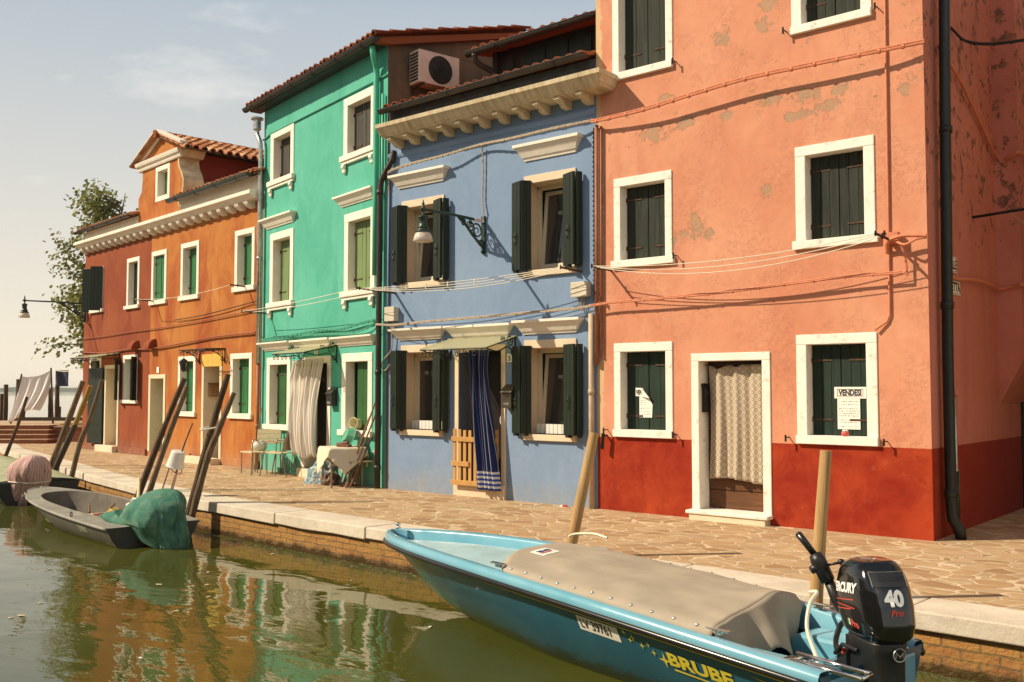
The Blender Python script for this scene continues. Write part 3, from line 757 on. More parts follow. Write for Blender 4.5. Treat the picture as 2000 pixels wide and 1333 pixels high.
# chimney breast hanging off the alley wall
b = MB(); L = 4.485
b.prism([(L-0.02, 1.42), (L+0.30, 2.05), (L+0.30, 8.6), (L-0.02, 8.6)], 2.82, 4.1, 'y')
b.build('chimney_breast', M['pink_side'], pink)
b = MB(); b.box(L-0.02, L+0.012, 3.9, 5.2, 0.0, 2.1); b.build('alley_door', M['dark_room'], pink)
b = MB()
b.tube(catmull([(L+0.03, 0.55, 2.98), (L+0.05, 0.9, 2.95), (L+0.05, 1.6, 3.0), (L+0.06, 2.3, 2.99), (L+0.05, 2.75, 2.98), (L+0.2, 2.80, 3.0), (L+.34, 2.85, 3.02), (L+.34, 4.0, 2.95)], 5), 0.02, 7)
b.tube(catmull([(L+0.04, 0.4, 5.6), (L+0.05, 1.3, 5.35), (L+0.05, 2.75, 4.75), (L+0.2, 2.78, 4.72), (L+.34, 2.85, 4.75), (L+.34, 4.0, 4.5)], 5), 0.02, 7)
b.build('alley_cable', M['cable_pink'], pink)

# ------------------------------------------------------------------ blue house
BW = [(0.56, 1.46, 3.42, 4.68), (3.20, 4.08, 3.42, 4.73), (0.56, 1.46, 1.0, 2.27), (3.20, 4.08, 1.0, 2.27)]
bd = (1.82, 2.70, 0.20, 2.26)
BL0 = 0.17
blue = house('blue_house', 'cornflower blue two storey house with open dark green shutters and stone cornice', BLUE[0], BLUE[1], 4.463, 6.3, 6.5,
             [M['blue'], M['blue']], BW + [bd], 0.36, 0, u0=BL0)
for i, (a, c, e, g) in enumerate(BW):
    b = MB(); th = 0.012
    b.box(a, a+th, 0.0, 0.34, e, g); b.box(c-th, c, 0.0, 0.34, e, g); b.box(a, c, 0.0, 0.34, g-th, g)
    f = b.build('window', M['beige_trim'], blue, label='window with beige reveal, its casement ' + ('tilted inwards' if i != 2 else 'closed'))
    b = MB(); b.box(a-0.05, c+0.03, -0.022, 0.0, g-0.005, g+0.115); b.build('lintel', M['beige_trim'], f, bevel=0.005)
    b = MB(); b.box(a-0.05, c+0.03, -0.05, 0.36, e-0.09, e); b.build('sill', M['beige_trim'], f, bevel=0.006)
    y = 0.22
    b = MB(); fwid = 0.06
    b.box(a+th, a+th+fwid, y, y+0.06, e, g-th); b.box(c-th-fwid, c-th, y, y+0.06, e, g-th); b.box(a+th, c-th, y, y+0.06, g-th-fwid, g-th); b.box(a+th, c-th, y, y+0.06, e, e+0.05)
    b.build('frame', M['pvc'], f, bevel=0.004)
    tilt = 0.0 if i == 2 else 0.10
    aa, cc, ee, gg = a+th+fwid+0.004, c-th-fwid-0.004, e+0.055, g-th-fwid-0.006
    T = Matrix.Translation((0, y+0.01, ee)) @ Matrix.Rotation(-tilt, 4, 'X') @ Matrix.Translation((0, 0, -ee)); q = 0.055
    b = MB()
    for X in ((aa, aa+q, ee, gg), (cc-q, cc, ee, gg), (aa+q, cc-q, ee, ee+q), (aa+q, cc-q, gg-q, gg)): b.box(X[0], X[1], 0, 0.05, X[2], X[3], T)
    cs = b.build('casement', M['pvc'], f)
    b = MB(); b.box(aa+q, cc-q, 0.02, 0.03, ee+q, gg-q, T); b.build('pane', M['pane'], f)
    b = MB(); b.box(a+0.01, c-0.01, 0.38, 0.39, e, g); b.build('dark_backing', M['dark_room'], f)
    if i >= 2:     # little white fence of slats on the sill
        b = MB(); n = 9; x0, x1 = a+0.09, c-0.08
        for k in range(n): b.box(x0+(x1-x0)*k/n+0.006, x0+(x1-x0)*(k+1)/n-0.006, 0.10, 0.115, e+0.01, e+0.15)
        b.box(x0, x1, 0.116, 0.124, e+0.03, e+0.05); b.box(x0, x1, 0.116, 0.124, e+0.11, e+0.13)
        b.build('sill_fence', M['plastic_white'], f)
    # folded shutter leaves
    def panel(p0, p1, z0, z1, nm='shutter', n=3, hook=True):
        p0, p1 = Vector(p0), Vector(p1); L = (p1-p0).length; ang = math.atan2(p1.y-p0.y, p1.x-p0.x)
        b = MB(); leaf(b, 0, L, z0, z1, -0.02, n, 0.04, random.Random(int(p0.x*99)), gap=0.008)
        if hook:
            b.mi = 1; xm, zm = L*0.55, z0+(z1-z0)*0.36
            b.tube([Vector((xm, -0.035, zm+0.09)), Vector((xm+0.01, -0.05, zm+0.03)), Vector((xm-0.02, -0.05, zm)), Vector((xm+0.02, -0.045, zm-0.06)), Vector((xm, -0.035, zm-0.1))], 0.008, 6)
            b.tube([Vector((xm-0.05, -0.035, zm+0.04)), Vector((xm+0.05, -0.035, zm+0.02))], 0.008, 6)
        b.mi = 1
        for zz in (z0+0.01,): b.box(L*0.35, L*0.65, -0.045, 0.02, zz-0.045, zz-0.005)
        o = b.build(nm, [M['shutter_dark'], M['iron']], f); o.location = (p0.x, p0.y, 0); o.rotation_euler = (0, 0, ang); return o
    zt, zb = g+0.03, e+0.01
    panel((a-0.24, -0.05), (a-0.015, -0.13), zb, zt); panel((a+0.005, -0.16), (a+0.10, -0.03), zb, zt, hook=False, n=2)
    panel((c-0.16, -0.05), (c+0.10, -0.15), zb, zt); panel((c+0.12, -0.13), (c+0.145, -0.03), zb, zt, hook=False, n=1)
for q in ((0.30, 1.60, 5.02, 5.24), (3.03, 4.24, 5.07, 5.31)): hood(blue, *q)
for q in ((0.33, 1.56, 2.47, 2.66), (1.60, 2.96, 2.45, 2.655), (3.01, 4.24, 2.47, 2.68)): hood(blue, *q)
# door
a, c, e, g = bd
b = MB(); b.box(a-0.08, a, -0.02, 0.30, e, g); b.box(c, c+0.085, -0.02, 0.30, e, g); b.box(a-0.08, c+0.085, -0.022, 0.3, g, g+0.08)
b.build('door_frame', M['beige_trim'], blue, bevel=0.006)
b = MB(); b.box(a-0.08, c+0.085, -0.05, 0.36, 0.0, 0.19); b.box(a-0.09, c+0.095, -0.07, 0.36, 0.19, 0.215); b.build('step', M['beige_trim'], blue, bevel=0.008)
M['door_black'] = wood('near_black_doorway_fill', (0.018, 0.012, 0.009), 0.3, 0.45)
b = MB(); b.box(a, c, 0.305, 0.35, e, g)
for k in range(3): b.box(a+0.08, c-0.08, 0.295, 0.306, e+0.15+k*0.66, e+0.65+k*0.66)
d_ = b.build('door', M['door_black'], blue)  # black leaf stands for the open, unlit room; its dark is painted in
b = MB(); b.tube([Vector((2.52+0.065*math.cos(q), 0.262, 1.18+0.085*math.sin(q))) for q in [2*PI*k/24 for k in range(25)]], 0.014, 8); b.tube([(2.52, 0.3, 1.27), (2.52, 0.255, 1.27)], 0.02, 8)
b.build('handle', M['plastic_white'], d_, smooth=True)
# cornice with modillions, string course, attic band
b = MB(); z0, z1, U0, U1 = 5.76, 6.04, 0.19, 4.56
def cring(o, z, y0=0.02): return [(0.40-o*0.12, y0, z), (0.40-o*0.12, -o, z), (U1+o*0.6, -o, z), (U1+o*0.6, y0, z)]
b.loft([cring(0.06, 5.83), cring(0.34, 5.84), cring(0.35, 5.86), cring(0.39, 5.88), cring(0.405, 5.905), cring(0.445, 5.955), cring(0.475, 5.97), cring(0.485, 6.03), cring(0.44, 6.045)], cap=True)
cn = b.build('cornice', M['cornice_stone'], blue)
for k in range(11):
    u = 0.50+k*0.388
    b = MB(); b.prism([(0.0, 5.835), (-0.315, 5.835), (-0.325, 5.79), (-0.27, 5.765), (-0.19, 5.755), (-0.15, 5.715), (-0.09, 5.70), (0.0, 5.70)], u-0.052, u+0.052, 'x')
    b.build('corbel', M['cornice_stone'], cn, bevel=0.006)
b = MB(); b.prism([(0.0, 5.56), (-0.012, 5.56), (-0.022, 5.58), (-0.03, 5.61), (-0.03, 5.64), (0.0, 5.67)], BL0, 4.463, 'x'); b.build('string_course', M['blue'], blue)
M['lead'] = simple('dark_lead_flashing', (0.045, 0.05, 0.058), 0.6, 0.3, 0.4, 6, 0.2)
b = MB(); b.box(0.2, 4.46, -0.03, 0.05, 6.03, 6.36)
for k in range(46): b.box(0.3+k*0.09, 0.312+k*0.09, -0.045, -0.028, 6.07, 6.20+0.03*math.sin(k*1.7))
b.build('attic_band', M['lead'], blue)
RS = math.atan(0.264)
tile_roof('roof', M['tile_dark'], blue, (0.2, -0.16, 6.37), (1, 0, 0), (0, math.cos(RS), math.sin(RS)), (0, -math.sin(RS), math.cos(RS)), 4.2, 3.2, seed=4)
gutter('gutter', M['gutter'], blue, (0.16, -0.20, 6.36), (4.42, -0.20, 6.40), 0.065)
b = MB(); b.tube([(0.40, -0.19, 6.30), (0.40, -0.17, 6.1)], 0.028, 8); b.build('gutter_outlet', M['gutter'], blue)
pipe('downpipe', M['gutter'], blue, catmull([(0.33, -0.04, 5.68), (0.31, -0.06, 5.52), (0.16, -0.09, 5.30), (0.07, -0.10, 5.10), (0.06, -0.10, 4.6)], 5) + [Vector((0.05, -0.10, 2.0)), Vector((0.045, -0.10, 0.0))], 0.050, joints=[(0.06, -0.10, 5.0), (0.05, -0.10, 1.95), (0.045, -0.1, 0.35)])
pipe('pipe', M['cable_blue'], blue, [(0.21, -0.03, 5.3), (0.20, -0.03, 3.1), (0.20, -0.03, 2.0)], 0.018, n=8)
pipe('pipe', M['pipe_beige'], blue, [(4.40, -0.06, 2.72), (4.40, -0.06, 0.0)], 0.038, joints=[(4.40, -0.06, 1.62)])
pipe('pipe', M['pipe_brown'], blue, [(4.50, -0.05, 5.38), (4.49, -0.05, 2.0)], 0.030, n=8)
pipe('pipe', M['pipe_brown'], blue, [(4.57, -0.04, 5.36), (4.56, -0.04, 2.1)], 0.014, n=8)
b = MB(); rr = random.Random(2)
b.tube([(4.44, -0.03, 5.36), (4.44, -0.03, 3.6), (4.435, -0.03, 2.9)], 0.008, 6)
for k in range(34): b.tube([(4.44, -0.045, 5.3-k*0.07), (4.44, -0.045, 5.28-k*0.07)], 0.013, 6)
b.build('wiring', M['iron'], blue)
# shed dormer
dz0, dy = 6.62, 0.95
b = MB(); b.quad((1.75, dy, 6.4), (4.44, dy, 6.4), (4.44, dy, 7.35), (1.75, dy, 7.35)); b.quad((1.75, dy, 6.4), (1.75, dy, 7.35), (1.75, dy+2.8, 7.9), (1.75, dy+2.8, 6.4))
M['dormer_wood'] = wood('dark_dormer_timber', (0.035, 0.028, 0.02))
do = b.build('dormer', M['dormer_wood'], blue)
for k in range(3):
    b = MB(); leaf(b, 2.42+k*0.45, 2.42+k*0.45+0.42, 6.65, 7.2, dy-0.05, 3, 0.04); b.build('shutter', M['shutter_dark'], do)
b = MB(); b.box(2.10, 2.18, dy-0.08, dy, 6.5, 7.3); b.box(1.75, 1.85, dy-0.08, dy, 6.5, 7.3); b.build('post', M['dormer_wood'], do)
tile_roof('roof', M['tile_dark'], do, (1.50, dy-0.38, 7.24), (1, 0, 0), (0, math.cos(0.2), math.sin(0.2)), (0, -math.sin(0.2), math.cos(0.2)), 2.9, 2.6, seed=9, amp=0.045)
gutter('gutter', M['gutter'], do, (1.48, dy-0.42, 7.25), (4.10, dy-0.42, 7.28), 0.075)
pipe('downpipe', M['gutter'], do, catmull([(1.66, dy-0.45, 7.20), (1.68, dy-0.38, 7.06), (1.85, dy-0.15, 6.9), (2.05, dy-0.1, 6.66)], 5), 0.045)

# ------------------------------------------------------------------ green house
GW = [(0.36, 1.46, 5.86, 7.00), (3.54, 4.68, 5.79, 6.95), (0.39, 1.49, 3.33, 4.87), (3.60, 4.70, 3.31, 4.82), (0.30, 1.42, 0.85, 2.31), (3.55, 4.64, 0.84, 2.30)]
gd = (1.93, 3.12, 0.16, 2.28)
GL = 5.08
green = house('green_house', 'narrow three storey emerald green house with white framed windows', GREEN[0], GREEN[1], GL, 7.62, 6.0, [M['green'], M['brown_wall']],
              [(a+e3, c-e3, e+e3, g-e3) for a, c, e, g in GW] + [(gd[0]+e3, gd[1]-e3, gd[2]-.03, gd[3]-e3)], 0.36, 1)
lms = ['shutter_brown', 'shutter_brown', 'shutter_light', 'shutter_light', 'shutter_leaf', 'shutter_leaf']
for i, (a, c, e, g) in enumerate(GW):
    window(green, a, c, e, g, fw=0.15, depth=0.20 if i % 2 == 0 else 0.17, fm='white_trim', lm=lms[i], planks=3, sill=(0.10, 0.06, 0.05), brackets=i < 4, out=0.02, seed=20+i,
           open_frac=0.22 if i == 5 else None, hinges=i < 5)
for q in ((0.07, 1.60, 4.99, 5.19), (3.36, 4.76, 4.97, 5.155), (0.06, 1.52, 2.45, 2.62), (1.62, 3.22, 2.43, 2.61), (3.30, 4.80, 2.43, 2.60)): hood(green, *q)
a, c, e, g = gd
b = MB(); b.box(a, a+0.14, -0.02, 0.26, e, g-0.13); b.box(c-0.14, c, -0.02, 0.26, e, g-0.13); b.box(a, c, -0.022, 0.26, g-0.13, g)
b.build('door_frame', M['white_trim'], green, bevel=0.006)
b = MB(); b.box(a-0.02, c+0.02, -0.10, 0.30, -0.02, 0.155); b.build('step', M['cream'], green, bevel=0.008)
b = MB(); b.box(a+0.142, c-0.142, 0.262, 0.30, e, g-0.13); b.build('door', M['door_black'], green)
b = MB(); b.tube([(-0.02, -0.02, 6.93), (0.4, -0.02, 6.99), (GL, -0.02, 7.02)], 0.018, 6); b.build('string_course', M['green'], green)
es = (0, math.cos(RS), math.sin(RS)); en = (0, -math.sin(RS), math.cos(RS))
tile_roof('roof', M['tile_dark'], green, (-0.28, -0.30, 7.60), (1, 0, 0), es, en, 5.52, 3.4, seed=11, amp=0.045)
b = MB(); b.prism([(-0.28, 7.50), (0.0, 7.52), (3.2, 8.37), (3.2, 8.47), (-0.28, 7.58)], GL-0.002, GL+0.12, 'x'); b.build('verge', M['tile_dark'], green)
b = MB(); b.prism([(0.0, 7.6), (3.1, 7.6), (3.1, 8.42)], 0.0, GL, 'x'); b.build('gable', M['brown_wall'], green)
b = MB(); b.box(-0.2, GL+0.1, -0.24, 0.0, 7.535, 7.575); b.build('soffit', M['gutter'], green)
gutter('gutter', M['gutter'], green, (-0.32, -0.30, 7.60), (5.22, -0.30, 7.58), 0.070)
pipe('downpipe', M['pipe_green'], green, catmull([(4.93, -0.22, 7.52), (4.93, -0.20, 7.36), (4.84, -0.09, 7.16), (4.83, -0.08, 6.9)], 5) + [Vector((4.83, -0.08, 5.0)), Vector((4.83, -0.08, 3.6))], 0.052)
pipe('pipe', M['pipe_green'], green, [(5.0, -0.05, 6.7), (5.0, -0.05, 4.0)], 0.026, n=8)
st_ = pipe('steel_flue', M['steel'], green, catmull([(-0.10, -0.12, 7.20), (-0.09, -0.12, 7.06), (0.03, -0.11, 6.88), (0.05, -0.10, 6.7)], 5) + [Vector((0.05, -0.10, 4.6)), Vector((0.05, -0.10, 2.2))], 0.046,
           joints=[(0.05, -0.1, 6.2), (0.05, -0.1, 4.4)])
b = MB(); b.lathe([(0.055, 7.14), (0.085, 7.16), (0.085, 7.36), (0.13, 7.37), (0.135, 7.40), (0.12, 7.41)], 16, (-0.10, -0.12, 0)); b.build('hopper', M['steel'], st_, smooth=False)
pipe('pipe', M['pipe_brown'], green, [(0.04, -0.09, 2.2), (0.04, -0.09, 0.0)], 0.036, n=10, joints=[(0.04, -.09, 0.9)])

# ------------------------------------------------------------------ terracotta and orange houses under one cornice
def ORU(u): return u
TW = {'plain': (3.04, 3.85, 3.76, 5.10)}
th = [(0.56, 1.40, 3.80, 5.07), TW['plain'], (0.52, 1.38, 1.29, 2.57), (2.90, 3.82, 1.30, 2.56), (1.66, 2.65, 0.17, 2.32)]
terra = house('terracotta_house', 'dusky red end house nearest the lagoon, lowest in the row', ORNG[0], ORNG[1], 4.56, 6.2, 7.0, [M['terracotta'], M['terracotta']],
              [(a+e3, c-e3, e+e3, g-e3) for a, c, e, g in th], 0.40, 0)
for i, (a, c, e, g) in enumerate(th[:4]):
    window(terra, a, c, e, g, fw=0.11, depth=0.18, fm='white_trim', lm='shutter_dark' if i < 3 else 'shutter_mid', sill=(0.09, 0.05, 0.06), seed=40+i, hinges=False)
def wleaf(parent, p0, p1, z0, z1, mat='shutter_dark', n=3, horiz=False, name='shutter'):
    p0, p1 = Vector(p0), Vector(p1); L = (p1-p0).length; ang = math.atan2(p1.y-p0.y, p1.x-p0.x); b = MB()
    if horiz:
        k = 8
        for q in range(k): b.box(0, L, -0.02, 0.02, z0+(z1-z0)*q/k+0.006, z0+(z1-z0)*(q+1)/k-0.006)
        b.box(0.01, L-0.01, -0.012, 0.012, z0, z1)
    else: leaf(b, 0, L, z0, z1, -0.02, n, 0.04)
    o = b.build(name, M[mat], parent); o.location = (p0.x, p0.y, 0); o.rotation_euler = (0, 0, ang); return o
wleaf(terra, (0.555, -0.03), (0.36, -0.20), 3.84, 5.06); wleaf(terra, (1.39, -0.03), (1.16, -0.27), 3.84, 5.06); 
wleaf(terra, (2.62, -0.05), (2.93, -0.22), 1.38, 2.50); wleaf(terra, (3.80, -0.03), (3.98, -0.22), 1.38, 2.50, n=2)
b = MB(); a, c, e, g = th[4]
b.box(a, a+0.10, -0.02, 0.3, e, g-0.10); b.box(c-0.10, c, -0.02, 0.3, e, g-0.10); b.box(a, c, -0.022, 0.3, g-0.10, g); b.build('door_frame', M['cream'], terra, bevel=0.006)
b = MB(); b.box(a+0.1, c-0.1, 0.26, 0.30, e, g-0.1); b.build('door', M['cream'], terra)
b = MB(); b.tube([(c-0.16, 0.24, e), (c-0.16, 0.24, g-0.1)], 0.012, 6)
for k in range(7): b.tube([(c-0.16, 0.24, e+0.2+k*0.28), (c-0.11, 0.24, e+0.2+k*0.28)], 0.008, 5)
b.build('door_grille', M['iron'], terra)
wleaf(terra, (1.64, -0.05), (0.84, -0.14), 0.19, 2.25, horiz=True, name='door_shutter')
b = MB(); b.box(1.47, 2.68, -0.18, 0.3, -0.02, 0.165); b.build('step', M['cream'], terra, bevel=0.008)
b = MB(); b.box(0.0, 1.46, -0.05, 0, 0, 0.17); b.build('plinth', M['terracotta'], terra, bevel=0.01); b = MB(); b.box(2.69, 4.48, -0.05, 0, 0, 0.17); b.build('plinth', M['terracotta'], terra, bevel=0.01)

oloc = on(ORNG, 4.56, 0, 0); OR2 = (oloc, ORNG[1])
OW = [(0.04, 0.92, 3.77, 5.12), (1.72, 2.68, 3.77, 5.14), (4.42, 5.30, 3.78, 5.13), (1.67, 2.60, 1.03, 2.44), (4.29, 5.25, 1.03, 2.44)]
od1, od2 = (0.0, 0.98, 0.12, 2.03), (2.93, 3.90, 0.06, 2.46)
OL = 5.60
orange = house('orange_house', 'orange stained plaster house with a pedimented attic gable and green shutters', oloc, ORNG[1], OL, 6.2, 7.0, [M['orange'], M['orange']],
               [(a+e3, c-e3, e+e3, g-e3) for a, c, e, g in OW + [od1, od2]], 0.42, 0, u0=0.003)
for i, (a, c, e, g) in enumerate(OW):
    window(orange, a, c, e, g, fw=0.12, depth=0.20 if i not in (0,) else 0.10, fm='white_trim', lm='shutter_mid', planks=2, sill=(0.11, 0.04, 0.05), seed=60+i, hinges=True)
a, c, e, g = od1; b = MB(); b.box(a, a+0.11, -0.02, 0.4, e, g-0.1); b.box(c-0.11, c, -0.02, 0.4, e, g-0.1); b.box(a, c, -0.022, 0.4, g-0.1, g); b.build('door_frame', M['cream'], orange, bevel=0.006)
b = MB(); leaf(b, a+0.112, c-0.112, e, g-0.1, 0.36, 4); b.build('door', M['shutter_mid'], orange)
a, c, e, g = od2; b = MB(); b.box(a, a+0.10, -0.02, 0.4, e, g-0.06); b.box(c-0.10, c, -0.02, 0.4, e, g-0.06); b.build('door_frame', M['cream'], orange, bevel=0.006)
b = MB(); b.box(a, c, -0.024, 0.4, g-0.28, g); b.build('door_lintel', M['yellow_transom'], orange)
b = MB(); b.box(a+0.1, c-0.1, 0.37, 0.41, e, g-0.28); b.build('door', M['door_wood'], orange)
b = MB(); b.box(a-0.5, c+0.06, -0.3, -0.06, -0.02, 0.14); b.box(a-0.02, c+0.03, -0.06, 0.3, -0.02, 0.055); b.build('step', M['cream'], orange, bevel=0.008)
b = MB(); b.box(1.0, 2.40, -0.05, 0, 0, 0.17); b.build('plinth', M['orange'], orange, bevel=0.01); b = MB(); b.box(3.97, OL, -0.05, 0, 0, 0.17); b.build('plinth', M['orange'], orange, bevel=0.01)
for par, u0, u1 in ((terra, -0.06, 4.56), (orange, 0.0, OL)):
    b = MB(); b.prism([(0.0, 5.68), (-0.20, 5.68), (-0.22, 5.71), (-0.28, 5.75), (-0.31, 5.77), (-0.315, 5.84), (-0.29, 5.855), (0.0, 5.90)], u0, u1, 'x')
    cn = b.build('cornice', M['white_trim'], par)
    k = 0
    while u0+0.24+k*0.415 < u1-0.05:
        u = u0+0.22+k*0.415; k += 1
        b = MB(); b.prism([(0.0, 5.68)] + [(-0.20*math.cos(q), 5.68-0.15*math.sin(q)) for q in [PI/2*j/6 for j in range(7)]], u-0.085, u+0.085, 'x'); b.build('corbel', M['white_trim'], cn)
M['frieze'] = trim('grey_white_render', (0.60, 0.55, 0.46), amt=0.2)
b = MB(); b.box(-0.02, 3.74, -0.03, 0.02, 5.90, 6.16); b.build('frieze', M['frieze'], terra)
b = MB(); b.box(1.64, OL, -0.03, 0.02, 5.90, 6.22); b.build('frieze', M['frieze'], orange)
ps = R(19); es = (0, math.cos(ps), math.sin(ps)); en = (0, -math.sin(ps), math.cos(ps))
tile_roof('roof', M['tile'], terra, (-0.15, -0.20, 6.16), (1, 0, 0), es, en, 3.9, 3.6, seed=21)
tile_roof('roof', M['tile'], orange, (1.62, -0.22, 6.22), (1, 0, 0), es, en, 4.1, 3.6, seed=22)
gutter('gutter', M['gutter'], terra, (-0.2, -0.24, 6.15), (3.74, -0.24, 6.17), 0.06)
gutter('gutter', M['gutter_grey'], orange, (1.52, -0.26, 6.20), (5.5, -0.26, 6.22), 0.085)
# attic gable
edgeR = [(1.62, 5.9), (1.63, 6.1), (1.66, 6.18), (1.80, 6.36), (1.86, 6.55), (1.86, 6.70), (1.76, 6.88), (1.62, 7.05), (1.58, 7.2), (1.58, 7.36)]
edgeL = [(-0.60, 7.36), (-0.60, 7.05), (-0.64, 6.75), (-0.84, 6.60), (-0.84, 5.9)]
b = MB(); wl_, wr_, wz0, wz1 = 0.22, 1.04, 6.36, 7.24
# front split round the window so that it stays an opening
y0, y1 = -0.02, 0.42
def cut(poly, lo, hi):
    return poly
b.prism(edgeL[::-1][0:1] + [(wl_, 5.9), (wl_, 7.36)] + edgeL[0:4], y0, y1)
b.prism([(wr_, 5.9)] + edgeR + [(wr_, 7.36)], y0, y1)
b.box(wl_, wr_, y0, y1, 5.9, wz0); b.box(wl_, wr_, y0, y1, wz1, 7.36)
gb = b.build('attic_gable', M['orange'], orange)
window(gb, wl_-0.002, wr_+0.002, wz0, wz1, fw=0.12, depth=0.20, fm='white_trim', lm='shutter_light', planks=3, sill=None, seed=80, hinges=False, out=0.03)
# entablature and pediment
b = MB()
def bar(p, q, prof):
    """moulding from p to q (u,z) with profile (out, up)"""
    p, q = Vector((p[0], 0, p[1])), Vector((q[0], 0, q[1])); d = (q-p).normalized(); up = Vector((-d.z, 0, d.x))
    if up.z < 0: up = -up
    b.loft([[e_ + up*h + Vector((0, -o, 0)) for o, h in prof] for e_ in (p, q)], cap=True)
MP = [(-0.02, 0.0), (0.07, 0.0), (0.09, 0.04), (0.09, 0.08), (0.14, 0.11), (0.16, 0.16), (0.17, 0.20), (-0.02, 0.20)]
bar((-0.78, 7.27), (1.74, 7.27), MP)
bar((-0.80, 7.45), (0.46, 7.98), [(o, h*0.9) for o, h in MP]); bar((1.84, 7.45), (0.46, 7.98), [(o, h*0.9) for o, h in MP])
b.build('pediment', M['white_trim'], gb)
b = MB(); b.prism([(-0.75, 7.45), (1.78, 7.45), (0.48, 7.96)], -0.01, 0.30); b.build('tympanum', M['orange'], gb)
b = MB()
sidep = [(u, z) for u, z in edgeR[1:]]
for (p, q) in zip(sidep, sidep[1:]): b.quad((p[0]+0.004, -0.045, p[1]), (q[0]+0.004, -0.045, q[1]), (q[0]+0.03, 0.46, q[1]), (p[0]+0.03, 0.46, p[1])); b.quad((p[0]+0.004, -0.045, p[1]), (q[0]+0.004, -0.045, q[1]), (q[0]-0.05, -0.045, q[1]), (p[0]-0.05, -0.045, p[1]))
b.prism([(1.50, 7.27), (1.76, 7.27), (1.86, 7.38), (1.90, 7.47), (1.50, 7.47)], 0.0, 0.5)
b.build('scroll', M['cornice_stone'], gb)
b = MB(); b.box(-0.50, 1.50, 0.42, 6.0, 5.9, 7.46); b.build('dormer_wall', M['dark_red'], orange)
gs = math.atan2(0.56, 1.36)
tile_roof('dormer_roof', M['tile'], orange, (2.00, 6.4, 7.41), (0, -1, 0), (-math.cos(gs), 0, math.sin(gs)), (math.sin(gs), 0, math.cos(gs)), 6.55, 1.64, seed=31, p=0.22, amp=0.05)
tile_roof('dormer_roof', M['tile'], orange, (-0.96, -0.15, 7.41), (0, 1, 0), (math.cos(gs), 0, math.sin(gs)), (-math.sin(gs), 0, math.cos(gs)), 6.55, 1.56, seed=32, p=0.22, amp=0.05)
b = MB()
for k in range(16): b.tube([(0.49, -0.2+k*0.41, 8.03), (0.49, -0.2+k*0.41+0.44, 8.055)], [0.10, 0.085], 10)
b.build('ridge_tiles', M['tile_dark'], orange)
# ------------------------------------------------------------------ added house across the alley, out of view; its wall shades the alley
nb = thing('added_neighbour_house', 'added unseen ochre house that shades the narrow alley beside the pink house', 'house', (-1.0, 11.6, 0), 0)
b = MB(); wall_front(b, 0, 6, -0.05, 8, [(0.8, 1.7, 1.0, 2.3), (3.6, 4.5, 1.0, 2.3), (0.8, 1.7, 3.3, 4.6), (3.6, 4.5, 3.3, 4.6)], 0.3)
b.quad((0, 0, -0.05), (0, 9, -0.05), (0, 9, 8), (0, 0, 8)); b.quad((6, 0, -0.05), (6, 0, 8), (6, 9, 8), (6, 9, -0.05)); b.quad((0, 9, -0.05), (6, 9, -0.05), (6, 9, 8), (0, 9, 8)); b.quad((0, 0, 8), (6, 0, 8), (6, 9, 8), (0, 9, 8))
M['ochre'] = stucco('ochre_stucco', (0.42, 0.25, 0.10), (0.48, 0.30, 0.13)); b.build('wall', M['ochre'], nb, recalc=False)
for q in ((0.8, 1.7, 1.0, 2.3), (3.6, 4.5, 1.0, 2.3), (0.8, 1.7, 3.3, 4.6), (3.6, 4.5, 3.3, 4.6)): window(nb, *q, fw=0.12, seed=3)
# added row of unseen houses behind the camera, keeping open sky off the shaded faces
for k, (x0, w, hh, colr, lab) in enumerate(((-34, 7, 6.4, (0.40, 0.16, 0.07), 'added unseen brick red house on the near bank, farthest left'), (-26.9, 6.5, 6.9, (0.42, 0.33, 0.16), 'added unseen straw yellow house on the near bank'), (-20.3, 6.4, 6.4, (0.16, 0.24, 0.30), 'added unseen slate blue house on the near bank'),
        (-13.8, 6.6, 7.0, (0.42, 0.20, 0.14), 'added unseen rose house on the near bank'), (-7.1, 6.6, 6.6, (0.30, 0.33, 0.20), 'added unseen sage green house on the near bank, behind the viewer'), (-0.4, 7.0, 7.0, (0.40, 0.30, 0.18), 'added unseen ochre house on the near bank, right of the viewer'))):
    nbh = thing('house', lab, 'house', (x0+w, -4.8, 0), PI)
    hl = [(0.8, 1.7, 1.0, 2.3), (w-1.7, w-0.8, 1.0, 2.3), (0.8, 1.7, 3.6, 4.9), (w-1.7, w-0.8, 3.6, 4.9)]
    b = MB(); wall_front(b, 0, w, -0.5, hh, hl, 0.3); b.quad((0, 0, -0.5), (0, 7, -0.5), (0, 7, hh), (0, 0, hh)); b.quad((w, 0, -0.5), (w, 0, hh), (w, 7, hh), (w, 7, -0.5)); b.quad((0, 7, -0.5), (w, 7, -0.5), (w, 7, hh), (0, 7, hh)); b.quad((0, 0, hh), (w, 0, hh), (w, 7, hh), (0, 7, hh))
    b.build('wall', stucco('near_bank_stucco%d' % k, colr, sc(colr, 1.15)), nbh, recalc=False)
    for q in hl: window(nbh, *q, fw=0.12, seed=k)
b = MB(); b.box(-60, 14, -30, -1.6, -1.5, -0.02); struct(b.build('near_bank', M['paving']))
